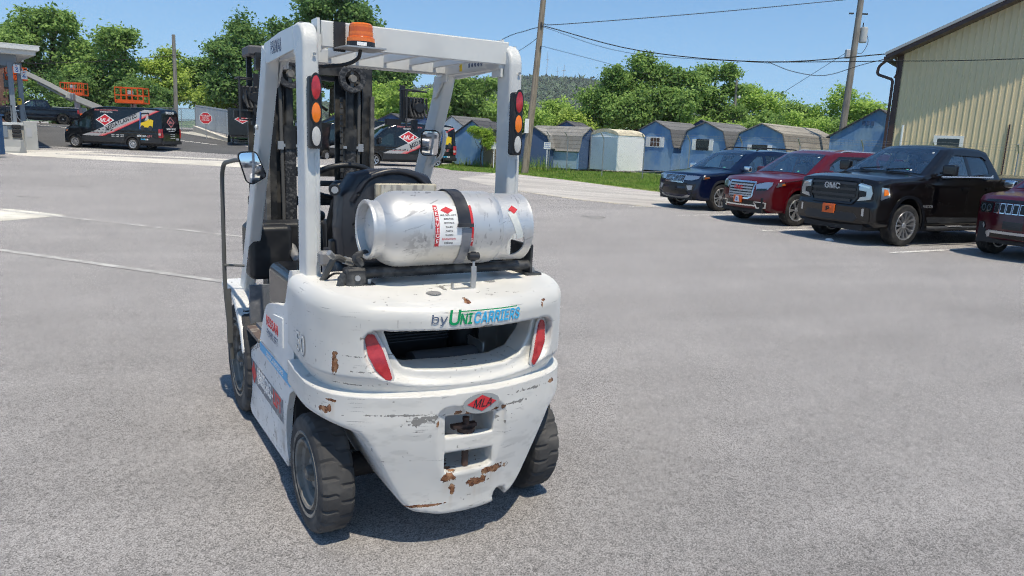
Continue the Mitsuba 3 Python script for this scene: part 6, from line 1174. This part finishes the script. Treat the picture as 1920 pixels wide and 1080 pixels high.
def shed(label, at, yaw, w, L, hw, hb, hr, wall='m_shed_blue', roof='m_shingle_grey', brk=.79, window=None, z0=0, group=None, over=.12, trim='m_shed_blue', rim=None):
    t = thing('storage_shed', label, 'shed', group); M = frame((at[0], at[1], z0), yaw); hw2 = w / 2
    half = [(hw2, hw), (hw2 * brk, hb), (0, hr)] if brk else [(hw2, hw), (0, hr)]
    g = [(hw2, .15)] + half + [(-a, b) for a, b in half[:-1][::-1]] + [(-hw2, .15)]
    A = ax((0, 0, 0), (0, 1, 0), (0, 0, 1))                                   # mesh x = left, y = up, z = forward
    Z = np.eye(4); Z[0, 3] = -L
    add(t + '__walls', poly(g, L), wall, M @ Z @ A, False)
    for s in (1, -1):
        h = [(hw2 + .10, hw - .12)] + half if brk else [(hw2 + .16, hw - .14)] + half[1:]
        up = [(a + .05, b + .05) for a, b in h[:-1]] + [(0, hr + .07)]
        Z2 = np.eye(4); Z2[0, 3] = -L - over; k = add(t + '__roof', poly([(s * a, b + .004) for a, b in h] + [(s * a, b) for a, b in up[::-1]], L + 2 * over), roof, M @ Z2 @ A, False)
    add(t + '__skid', cat([box(-L / 2, s * (hw2 - .15), .075, L, .12, .15) for s in (1, -1)][:1]), 'm_bare_board', M, False); add(t + '__skid', box(-L / 2, -(hw2 - .15), .075, L, .12, .15), 'm_bare_board', M, False)
    for s in (1, -1): add(t + '__corner_board', box(.012, s * (hw2 - .05), (hw + .15) / 2, .024, .10, hw - .16), trim, M, False)
    if window:
        y, z, ww, wh, open_ = window
        k = add(t + '__window', box(.02, y, z, .04, ww + .08, wh + .08), 'm_white_print' if open_ else 'm_dark', M, False)
        nx, nz = 3, 2
        for a in range(nx):
            for b in range(nz): add(k + '__pane', box(.044, y + (a - (nx - 1) / 2) * ww / nx, z + (b - .5) * wh / nz, .01, ww / nx - .035, wh / nz - .035), mat('m_pane_brown', (.10, .055, .035), .3) if open_ else 'm_glass', M, False)
        for s in (1, -1): add(t + '__shutter', box(.03, y + s * (ww / 2 + .19), z, .05, .26, wh + .06), 'm_white_print', M, False)
    if rim: add(t + '__rake_trim', cat([sweep([(.03, a, b), (.03, c_, d)], rrect(.10, .03, .005, 1)) for (a, b), (c_, d) in zip(g[1:-1], g[2:-1])]), rim, M, False)
    return t, M
shed('first shuttered window shed from the left, brown panes', (8.95, 49.75), 222, 2.9, 4.5, 1.75, 2.75, 3.30, window=(.05, 1.98, .72, .58, True), group=None, z0=.08, rim='m_shed_dark')
shed('second shuttered window shed, dark mesh panes, directly above the blue SUV hood', (11.5, 46.85), 222, 3.1, 4.5, 1.75, 2.75, 3.30, window=(-.1, 1.95, .78, .60, False), z0=.05, rim='m_shed_dark')
shed('third shuttered window shed, behind the blue SUV roof, with torn shingles', (14.15, 44.35), 222, 3.3, 8.4, 1.75, 2.72, 3.28, roof='m_shingle_torn', window=(.0, 1.80, .85, .50, False), z0=.03, rim='m_shed_dark')
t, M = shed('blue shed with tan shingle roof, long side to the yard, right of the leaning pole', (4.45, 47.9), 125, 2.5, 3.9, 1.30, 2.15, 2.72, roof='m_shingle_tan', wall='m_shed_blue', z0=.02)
add(t + '__side_wall', box(-1.95, -1.262, .76, 3.8, .02, 1.2), 'm_shed_pale', M, False); add(t + '__gable_shade', poly([(-1.2, .2), (1.2, .2), (1.2, 1.3), (.97, 2.1), (0, 2.6), (-.97, 2.1), (-1.2, 1.3)], .02), 'm_shed_dark', M @ ax((.0, 0, 0), (0, 1, 0), (0, 0, 1)), False)  # pale side panel, dark gable panel: sunlit and shaded tones put into the colour
# white metal shed with a curved roof
t = thing('storage_shed', 'white metal shed with rounded cream roof and pale blue end door', 'shed'); M = frame((5.35, 47.1, .0), 222)
arch = [(1.05, .2), (1.05, 2.3)] + [(1.05 * math.cos(a), 2.3 + .38 * math.sin(a)) for a in np.linspace(.25, np.pi - .25, 9)] + [(-1.05, 2.3), (-1.05, .2)]
add(t + '__body', poly(arch, 2.9), 'm_shed_white', M @ ax((-2.9, 0, 0), (0, 1, 0), (0, 0, 1)), 30); add(t + '__roof', cat([sweep([(-2.95, 0, 0), (.03, 0, 0)], np.array([(1.08 * math.cos(a), 2.3 + .43 * math.sin(a)) for a in np.linspace(.1, np.pi - .1, 12)] + [(1.06 * math.cos(a), 2.3 + .40 * math.sin(a)) for a in np.linspace(np.pi - .1, .1, 12)]))]), mat('m_cream', dusty((.55, .50, .38), (.42, .37, .27), 3), .7), M, 30)
add(t + '__end_door', box(.012, .02, 1.22, .024, 1.95, 2.0), 'm_shed_pale', M, False); add(t + '__corner_post', box(.015, -1.03, 1.25, .05, .07, 2.1), 'm_zinc', M, False); add(t + '__red_edge', box(-1.5, -1.08, 2.36, 2.9, .05, .05), mat('m_rust_red', (.22, .10, .08), .7), M, False); add(t + '__base_rail', box(-1.45, -1.06, .16, 2.9, .05, .10), 'm_cream', M, False)
for k in range(8): add(t + '__panel_rib', box(-.35 - .34 * k, -1.055, 1.25, .02, .012, 1.95), 'm_shed_white', M, False)
shed('dark roofed blue shed just behind the tan shingle roof', (3.6, 57.5), 200, 4.6, 4.5, 2.2, 0, 3.35, roof='m_shingle_dark', wall='m_shed_dark', brk=None)
shed('dark shed roof behind the shuttered window sheds', (12.9, 54.0), 200, 4.2, 4.5, 2.2, 0, 3.75, roof='m_shingle_dark', wall='m_shed_dark', brk=None)
t, M = shed('tall blue shed with gable vents, tucked against the steel building', (18.9, 40.2), 216, 4.6, 5, 2.75, 0, 4.15, wall='m_shed_blue', roof='m_shingle_dark', brk=None, z0=0)
for k in range(3): add(t + '__vent', box(.02, -.25 - .22 * k, 3.45, .03, .15, .22), 'm_shed_dark', M, False)
shed('blue shed with dark roof and vine at its corner, behind the guard post', (-2.9, 47.2), 205, 2.4, 4.0, 2.05, 0, 2.85, roof='m_shingle_dark', brk=None)
shed('unpainted grey board shed leaning beside the vine', (-1.35, 46.2), 195, 1.8, 3, 1.55, 2.0, 2.35, wall='m_bare_board', roof='m_shingle_grey', brk=.7)
shed('blue shed half hidden by the leaning pole', (1.0, 47.6), 200, 2.2, 3.2, 1.45, 2.1, 2.62, wall='m_shed_dark', roof='m_shingle_tan', trim='m_shed_dark')
shed('grey roofed shed above the van, white gable', (-4.6, 52), 215, 3.2, 4, 2.3, 0, 3.2, wall='m_shed_white', roof='m_shingle_grey', brk=None)
for x, y, lb in ((-9.6, 57, 'leftmost dark shingle roof behind the vans'), (-6.9, 56, 'dark shingle roof behind the van cab'), (-13.5, 58, 'dark shingle roof left of the mast')): shed(lb, (x, y), 190, 4.2, 5, 2.4, 0, 3.35, roof='m_shingle_dark', wall='m_shed_dark', brk=None)
tree('vine', 'light green vine hanging over the shed corner', (-2.15, 46.0), 2.5, [(0, 0, 2.1, .75, .5, .35), (.3, -.1, 1.6, .4, .4, .5), (-.6, 0, 2.25, .5, .4, .25)], 'm_vine', 2600, .075, 61, .04, None, 'vine', 0.0)

# ---------------------------------------------------------------- chain-link fences
mat('m_galv', (.36, .37, .38), .5, .5); scene['m_link'] = {'type': 'twosided', 'bsdf': {'type': 'principled', 'base_color': C3((.30, .31, .32)), 'roughness': .6, 'metallic': .3}}
def fence(label, a, b, posts, h, arm, pitch=.11, r=.0035, rails=()):
    t = thing('chain_link_fence', label, 'fence'); a, b = np.array(a, float), np.array(b, float); L = np.linalg.norm(b - a); e = (b - a) / L; n = np.array([-e[1], e[0]]); n = n if n[1] < 0 else -n
    P = lambda s, z, o=0: np.array([*(a + e * s + n * o), z + float(height(*(a + e * s)))])
    for s in posts:
        q = [P(s, -.1), P(s, h)] + ([P(s - .0, h + .32, .30)] if arm else []); add(t + '__post', tube(np.array(q), .028, 8), 'm_galv', smooth=40)
    if arm:
        for k in range(3): add(t + '__barbed_wire', tube(np.array([P(s, h + .1 + .1 * k, .1 + .095 * k) for s in np.linspace(0, L, 14)]), .004, 4), 'm_link', smooth=True)
    for z in rails: add(t + '__rail', tube([P(0, z), P(L, z)], .022, 6), 'm_galv', smooth=True)
    ms = []
    for s in np.arange(-h, L, pitch):
        for d in (1, -1):
            s0, s1 = (s, s + h) if d > 0 else (s + h, s); z0, z1 = .03, h
            if s0 < 0: z0 = z0 + (z1 - z0) * (-s0 / h) if d > 0 else z0; s0 = max(s0, 0)
            if s1 < 0: z1 = z1 - (z1 - .03) * (-s1 / h); s1 = 0
            if s1 > L: z1 = z1 - (z1 - .03) * ((s1 - L) / h); s1 = L
            if s0 > L: z0 = z0 + (h - .03) * ((s0 - L) / h); s0 = L
            p0, p1 = P(s0, z0), P(s1, z1)
            if np.linalg.norm(p1 - p0) > .05: ms.append(cyl(p0, p1, r, n=3))
    k = add(t + '__wire_mesh', cat(ms), 'm_link', smooth=False); labels[k] = {'kind': 'stuff'}
    return t
fence('barbed wire topped chain-link fence running along the grass to the steel building', (1.4, 44.45), (23.0, 22.9), [.6, 2.0, 4.6, 7.3, 10.0, 12.8, 15.6, 18.3, 21.0, 23.8, 26.6, 29.4], 2.05, True, .16, .0010)
fence('plain chain-link fence on the rise behind the van', (-30.5, 63.5), (-25.0, 58.6), [0, 2.4, 4.9, 7.3], 1.75, False, .13, .005, (1.72, .9))
sl = thing('slatted_fence', 'pale grey slatted fence on the retaining wall, left of the black trailer', 'fence'); a, b = np.array([-25.0, 58.6]), np.array([-19.6, 52.6]); n_ = 46
mat('m_slat', mikit.proc(lambda p, n, uv: mix((.50, .53, .54), (.40, .43, .45), noise(p.x * 4, p.y * 4, p.z * .7))), .6)
sb = []
for k in range(n_):
    q = a + (b - a) * (k + .5) / n_; z = float(height(*q)); sb.append(xf(box(0, 0, z + 1.15, .15, .012, 1.75), np.array([[.669, -.743, 0, q[0]], [-.743, -.669, 0, q[1]], [0, 0, 1, 0], [0, 0, 0, 1.]])))
k = add(sl + '__slat', cat(sb), 'm_slat', smooth=False); labels[k] = {'kind': 'stuff'}
for s in (0, .25, .5, .75, 1): q = a + (b - a) * s; z = float(height(*q)); add(sl + '__post', cyl((q[0] + .05, q[1] - .05, z), (q[0] + .05, q[1] - .05, z + 2.08), .03, n=8), 'm_galv')
for z in (.35, 1.95): add(sl + '__rail', tube([(a[0] + .04, a[1] - .04, float(height(*a)) + z), (b[0] + .04, b[1] - .04, float(height(*b)) + z)], .022, 6), 'm_galv')
t = thing('retaining_wall', 'low stepped concrete wall under the slatted fence', 'wall')
W_ = [(-24.9, 58.2, 1.85), (-20.3, 52.5, 1.12), (-18.9, 51.4, 1.02), (-18.2, 52.4, 1.02)]
for (x0, y0, z0), (x1, y1, z1) in zip(W_, W_[1:]):
    d = np.array([x1 - x0, y1 - y0]); d /= np.linalg.norm(d); nn = np.array([-d[1], d[0]]) * .16
    v = [(x0 + s * nn[0], y0 + s * nn[1], z) for s in (1, -1) for z in (-.2, z0)] + [(x1 + d[0] * .1 + s * nn[0], y1 + d[1] * .1 + s * nn[1], z) for s in (1, -1) for z in (-.2, z1)]
    add(t + '__segment', trimesh.convex.convex_hull(np.array(v)), 'm_concrete', smooth=False)
sheet('gravel_bank', [(-26.5, 57.6), (-24.9, 58.0), (-20.4, 52.4), (-19.0, 51.2), (-18.7, 50.7), (-21.5, 53.4)], 'm_gravel', .012, 'gravel bank below the retaining wall')
sheet('grass_patch', [(-21, 54.5), (-18.0, 50.6), (-14.5, 50.5), (-15, 60), (-21, 60)], 'm_grass_ground', .014, 'patch of grass under the trailer')
# signs
def signpost(label, at, z, pole_h, shape, m, lines, rim=None, yaw=150, tm_='m_white_print'):
    t = thing('sign', label, 'sign'); M = frame((at[0], at[1], float(height(*at))), yaw) ; A = ax((.03, 0, z), (0, 1, 0), (0, 0, 1))
    R = np.diag([-1, 1, 1, 1.]); A = ax((.03, 0, z), (0, -1, 0), (0, 0, 1)) @ np.diag([1, 1, 1, 1.])
    A = ax((.0, 0, z), (0, 1, 0), (0, 0, 1))
    add(t + '__post', box(-.03, 0, pole_h / 2, .05, .05, pole_h), 'm_galv' if rim else 'm_white_print', M, False)
    if rim: add(t + '__rim', poly(shape.buffer(.035, join_style=2), .010), rim, M @ A, False)
    add(t + '__board', poly(shape, .014), m, M @ A, False)
    for s_, y, h, w in lines: add(t + '__lettering', text(s_, h, .004, True, 0, w, True), tm_, M @ A @ np.array([[1, 0, 0, 0], [0, 1, 0, y], [0, 0, 1, .015], [0, 0, 0, 1.]]), False)
oc = Polygon([(.39 * math.cos(rad(22.5 + 45 * k)), .39 * math.sin(rad(22.5 + 45 * k))) for k in range(8)])
signpost('red octagonal sign with white lettering on the gravel bank', (-22.0, 53.2), 1.42, 1.5, oc, 'm_red_print', [('NO TRUCKS', .12, .10, .56), ('BEYOND', -.03, .09, .38), ('THIS POINT', -.18, .09, .54)], 'm_white_print', 157)
signpost('small white notice board on a white post by the leaning pole', (1.7, 44.0), 1.55, 1.5, Polygon([(-.2, -.2), (.2, -.2), (.2, .2), (-.2, .2)]), 'm_white_print', [('PRIVATE', .09, .06, .3), ('PROPERTY', -.02, .06, .3), ('NO PARKING', -.13, .06, .33)], None, 190, 'm_blue_print')
signpost('white notice on the grey board shed beside the vine', (-1.45, 45.7), 1.40, 1.35, Polygon([(-.16, -.2), (.16, -.2), (.16, .2), (-.16, .2)]), 'm_white_print', [('NOTICE', .09, .06, .26), ('KEEP OUT', -.04, .05, .26)], None, 190, 'm_blue_print')
# black trailer
t = thing('box_trailer', 'black box trailer with red diamond on its end, left of the mast', 'trailer'); M = frame((-18.25, 50.0, float(height(-18.3, 50))), 160)
add(t + '__body', box(-2.2, 0, 1.55, 4.4, 1.80, 1.75, .03), 'm_paint_black', M); add(t + '__chassis', box(-2.2, 0, .60, 4.5, 1.5, .12), 'm_black_matt', M)
fm = M @ ax((.002, 0, 1.72), (0, 1, 0), (0, 0, 1))
add(t + '__diamond_edge', poly(diamond(1.0, .56), .006), 'm_white_print', fm, False); add(t + '__diamond', poly(diamond(.88, .47), .010), 'm_red_print', fm, False); add(t + '__lettering', text('MLA', .17, .004, True, .4, .46, True), 'm_white_print', fm @ np.array([[1, 0, 0, 0], [0, 1, 0, -.08], [0, 0, 1, .011], [0, 0, 0, 1.]]), False)
for s in (1, -1):
    add(t + '__jack_leg', box(-.25, s * .62, .30, .10, .10, .62), 'm_black_matt', M); add(t + '__wheel', lathe([(0, -.1), (.28, -.1), (.33, -.07), (.33, .07), (.28, .1), (0, .1)], 24, 'y', (-2.6, s * .9, .33)), 'm_tyre', M, 30)
    add(t + '__end_post', box(.01, s * .87, 1.55, .03, .05, 1.74), 'm_dark', M, False)
add(t + '__lamp', box(.01, .75, .80, .03, .12, .08), 'm_lens_white', M); add(t + '__brace', box(-.25, 0, .3, .06, 1.2, .06), 'm_black_matt', M)
t = thing('box_trailer', 'dark equipment trailer with stacked cases, seen between lamp cluster and mast', 'trailer'); M = frame((-12.7, 45.3, .05), 200)
add(t + '__body', box(-1.8, 0, 1.35, 3.6, 1.7, 1.9, .03), 'm_paint_black', M)
for a in range(3):
    for b in range(4): add(t + '__case', box(.02, -.55 + .5 * a, .62 + .46 * b, .10, .44, .40, .02), ('m_dark', 'm_clad', 'm_black_gloss', 'm_slate_print')[(a + b) % 4], M)
for a in (-.4, .2): add(t + '__roof_rack', box(-.4, a, 2.45, .05, .05, .3), 'm_black', M)
for s in (1, -1): add(t + '__wheel', lathe([(0, -.1), (.28, -.1), (.33, -.07), (.33, .07), (.28, .1), (0, .1)], 24, 'y', (-.6, s * .92, .33)), 'm_tyre', M, 30); add(t + '__wheel_rim', lathe([(0, -.104), (.2, -.104), (.2, .104), (0, .104)], 14, 'y', (-.6, s * .92, .33)), 'm_silver', M, 30)

# ---------------------------------------------------------------- loading dock building, lifts and yard things at the left
mat('m_dock_grey', (.20, .235, .275), .5); mat('m_dock_white', (.62, .63, .62), .55); mat('m_concrete_grey', mikit.proc(lambda p, n, uv: mix((.46, .46, .44), (.34, .34, .325), fbm(p.x * 1.5, p.y * 1.5, p.z * 1.5, 4))), .85)
dk = thing('loading_dock', 'grey loading dock with steel columns and white canopy at the left edge', 'building')
DT = np.eye(4); DT[:2, :2] = [[math.cos(rad(40)), -math.sin(rad(40))], [math.sin(rad(40)), math.cos(rad(40))]]; DT[:3, 3] = np.array([-27.45, 42.75, 0]) - DT[:3, :3] @ np.array([-27.45, 42.75, 0])
def D_(n, *a, m='m_dock_grey', b=.0): return add(dk + '__' + n, box(*a, b), m, DT, False)
D_('dock_wall', -37, 51, .75, 18.8, 16, 1.58, m='m_concrete_grey'); D_('pier', -27.62, 42.88, .8, .62, .5, 1.72, m='m_concrete_grey', b=.02); D_('platform_edge', -32.4, 42.96, 1.50, 9.2, .14, .16, m='m_dock_white')
D_('roof_slab', -36.5, 51, 5.62, 19.0, 18, .24, m='m_dock_white'); D_('fascia', -36.5, 51.1, 5.38, 18.7, 17.6, .24, m='m_dock_white'); D_('gutter', -36.4, 42.05, 5.74, 18.9, .12, .05, m='m_dock_white'); D_('eave_beam', -37, 50.9, 5.05, 18.0, 15.6, .40); D_('beam', -37, 43.2, 4.75, 17.8, .25, .22)
for x, y in ((-28.32, 43.15), (-27.82, 43.75)):
    k = add(dk + '__column', cat([box(x, y - .11, 3.2, .24, .03, 3.3), box(x, y + .11, 3.2, .24, .03, 3.3), box(x, y, 3.2, .03, .2, 3.3)]), 'm_dock_grey', DT, False)
    add(k + '__gusset', sweep([(x + .1, y - .13, 2.2), (x + .16, y - .13, 1.85), (x + .34, y - .13, 1.60)], rrect(.16, .03, .005, 1)), 'm_dock_grey', DT, False)
D_('pillar', -29.25, 43.6, 3.2, .5, .4, 3.3, m='m_shed_white'); D_('leveller', -29.2, 42.93, 1.05, 1.0, .10, .62, m='m_dock_grey')
for z in (.85, 1.10, 1.35): D_('bumper', -28.28, 42.86, z, .42, .2, .2, m='m_black_matt', b=.03)
for x in np.linspace(-29.4, -28.4, 7): D_('railing_bar', x, 43.0, 2.05, .025, .025, .85, m='m_black')
D_('railing_rail', -28.9, 43.0, 2.48, 1.05, .04, .04, m='m_black'); D_('wall_notice', -27.72, 42.62, 1.05, .26, .015, .48, m='m_silver_print')
lp = D_('dock_light', -27.97, 43.38, 2.75, .22, .2, .36, m='m_yellow', b=.04); add(lp + '__lens', cyl((-27.97, 43.27, 2.82), (-27.97, 43.25, 2.82), .06, n=12), 'm_black_gloss', DT)
for n_, x, z, y in (('3', -28.02, 4.50, 42.95), ('4', -27.62, 4.22, 43.55)):
    k = D_('number_sign', x, y, z, .30, .02, .46, m='m_white_print'); add(k + '__numeral', text(n_, .22, .004, True, 0, None, True), 'm_blue_print', DT @ ax((x, y - .012, z - .16), (1, 0, 0), (0, 0, 1)), False); add(k + '__diamond', poly(diamond(.13, .07), .004), 'm_red_print', DT @ ax((x, y - .012, z + .15), (1, 0, 0), (0, 0, 1)), False)
k = D_('notice_board', -29.05, 42.75, 4.55, .36, .02, .66, m='m_white_print'); add(k + '__print', cat([box(-29.05, 42.737, 4.6 - .1 * q, .26, .004, .03) for q in range(3)][:1]), 'm_blue_print', DT)
bb = thing('brick_building', 'brown brick building seen between the dock columns', 'building'); BT = np.eye(4); BT[:2, :2] = DT[:2, :2]; BT[:3, 3] = np.array([-45.6, 70, 0]) - BT[:3, :3] @ np.array([-45.5, 70, 0])
add(bb + '__wall', box(-54.5, 74, 4.2, 18.0, 8, 5.6), mat('m_brick', mikit.proc(lambda p, n, uv: mix((.20, .11, .085), (.14, .075, .06), cell_rand(dr.floor(p.x * 4), dr.floor(p.z * 12), 1))), .85), BT, False)
for z in (2.6, 5.2): add(bb + '__window', box(-46.6, 69.98, z, .8, .1, 1.2), 'm_glass', BT, False)
add(bb + '__roof_edge', box(-54.5, 74, 7.05, 18.3, 8.3, .15), 'm_dock_white', BT, False)
jb = thing('concrete_barrier', 'low concrete traffic barrier in front of the loading dock', 'barrier'); add(jb + '__block', poly([(-.30, 0), (.30, 0), (.30, .10), (.16, .32), (.12, .68), (-.12, .68), (-.16, .32), (-.30, .10)], 3.0), 'm_concrete_grey', ax((-29.2, 39.75, 0), (0, -1, 0), (0, 0, 1)) @ np.diag([1, 1, -1, 1.]) if 0 else np.array([[0, 0, 1, -29.2], [1, 0, 0, 39.75], [0, 1, 0, 0.0], [0, 0, 0, 1.]]), False)
add(jb + '__lifting_slot', box(-27.2, 39.45, .06, .35, .02, .10), 'm_black_matt', smooth=False)
db = thing('dumpster', 'blue steel dumpster cut off by the left edge', 'dumpster'); add(db + '__body', box(-24.85, 33.3, 1.0, 3.0, 1.8, 1.72, .03), mat('m_dumpster', dusty((.015, .07, .17), (.04, .10, .20), 4), .45)); add(db + '__rim', box(-24.85, 33.3, 1.90, 3.08, 1.88, .08), 'm_dumpster'); add(db + '__rib', box(-24.85, 32.36, 1.0, 3.0, .08, .10), 'm_dumpster')
for s in (-.9, .9): add(db + '__caster', box(-24.85 + s, 32.7, .07, .16, .12, .14), 'm_black_matt')
mat('m_lift_orange', (.72, .105, .015), .4); mat('m_boom', (.48, .47, .43), .5)
def basket(label, c, w, d, h, column, bt='m_boom'):
    t = thing('boom_lift', label, 'boom lift'); x, y, z = c
    fl = add(t + '__basket_floor', box(x, y, z, w, d, .12), 'm_lift_orange', smooth=False)
    for zz in (.0, h * .5, h):
        for yy in (-d / 2, d / 2): add(t + '__rail', box(x, y + yy, z + zz, w, .06, .07), 'm_lift_orange', smooth=False)
        for xx in (-w / 2, w / 2): add(t + '__rail', box(x + xx, y, z + zz, .06, d, .07), 'm_lift_orange', smooth=False)
    for xx in np.linspace(-w / 2, w / 2, 6):
        for yy in (-d / 2, d / 2): add(t + '__stanchion', box(x + xx, y + yy, z + h / 2, .055, .055, h), 'm_lift_orange', smooth=False)
    add(t + '__toe_board', box(x, y - d / 2 - .01, z + .12, w, .02, .22), 'm_lift_orange', smooth=False); add(t + '__control_box', box(x + .05, y - d / 2 + .15, z + h * .62, .36, .25, .42, .03), 'm_silver_print')
    add(t + '__control_panel', box(x + .05, y - d / 2 + .01, z + h * .5, .22, .03, .2), 'm_slate_print')
    return t
def lift_base(t, x, y):
    z = float(height(x, y)); add(t + '__chassis', box(x, y, z + .75, 1.1, 2.2, .5, .05), 'm_lift_orange', smooth=False)
    for s in (1, -1):
        for q in (.75, -.75): add(t + '__wheel', lathe([(0, -.14), (.36, -.14), (.42, -.1), (.42, .1), (.36, .14), (0, .14)], 20, 'x', (x + s * .68, y + q, z + .42)), 'm_tyre', smooth=30)
t = basket('orange work basket of a lift, behind the parked van roof', (-30.66, 60.2, 3.42), 2.2, .95, 1.15, True)
add(t + '__mast', cat([box(-30.72, 60.5, 2.9, .34, .3, 1.2)]), 'm_boom', smooth=False); add(t + '__mast_slot', box(-30.72, 60.34, 2.9, .08, .02, 1.0), 'm_dark', smooth=False); lift_base(t, -30.7, 61); add(t + '__turret', box(-30.7, 61, 2.6, .6, .8, .6), 'm_boom', smooth=False)
t = basket('orange work basket of a lift, above the navy pickup bed', (-38.6, 66, 4.05), 1.85, .9, 1.0, True)
add(t + '__mast', box(-38.6, 66.3, 3.3, .34, .3, 1.5), 'm_boom', smooth=False); lift_base(t, -38.6, 66.8); add(t + '__turret', box(-38.6, 66.8, 2.7, .6, .8, .6), 'm_boom', smooth=False)
t = basket('orange work basket between the dock columns at the end of a grey boom', (-36.3, 55, 4.55), 1.05, .8, .85, True)
add(t + '__boom', sweep(np.array([(-35.9, 55.3, 5.1), (-34.9, 56.6, 4.35), (-33.9, 57.6, 3.60)]), rrect(.30, .34, .03)), 'm_boom', smooth=30); add(t + '__boom', sweep(np.array([(-34.2, 57.3, 3.75), (-33.0, 59.5, 2.9), (-31.9, 61.3, 2.1)]), rrect(.40, .46, .03)), 'm_boom', smooth=30)
add(t + '__boom_cylinder', cyl((-35.4, 56.0, 4.45), (-34.0, 57.7, 3.3), .07), 'm_zinc'); add(t + '__collar', box(-33.95, 57.55, 3.62, .5, .4, .5, .03), 'm_zinc'); lift_base(t, -31.7, 62.6)

# ---------------------------------------------------------------- the air
scene['air'] = {'type': 'homogeneous', 'albedo': {'type': 'rgb', 'value': [.94, .95, .97]}, 'sigma_t': .00013}
scene['haze'] = {'type': 'cube', 'to_world': T().translate([0, 650, 97]).scale([960, 1310, 103]), 'bsdf': {'type': 'null'}, 'interior': {'type': 'ref', 'id': 'air'}}
labels['haze'] = {'kind': 'stuff', 'label': 'thin summer haze', 'category': 'haze'}
scene['camera']['medium'] = {'type': 'ref', 'id': 'air'}
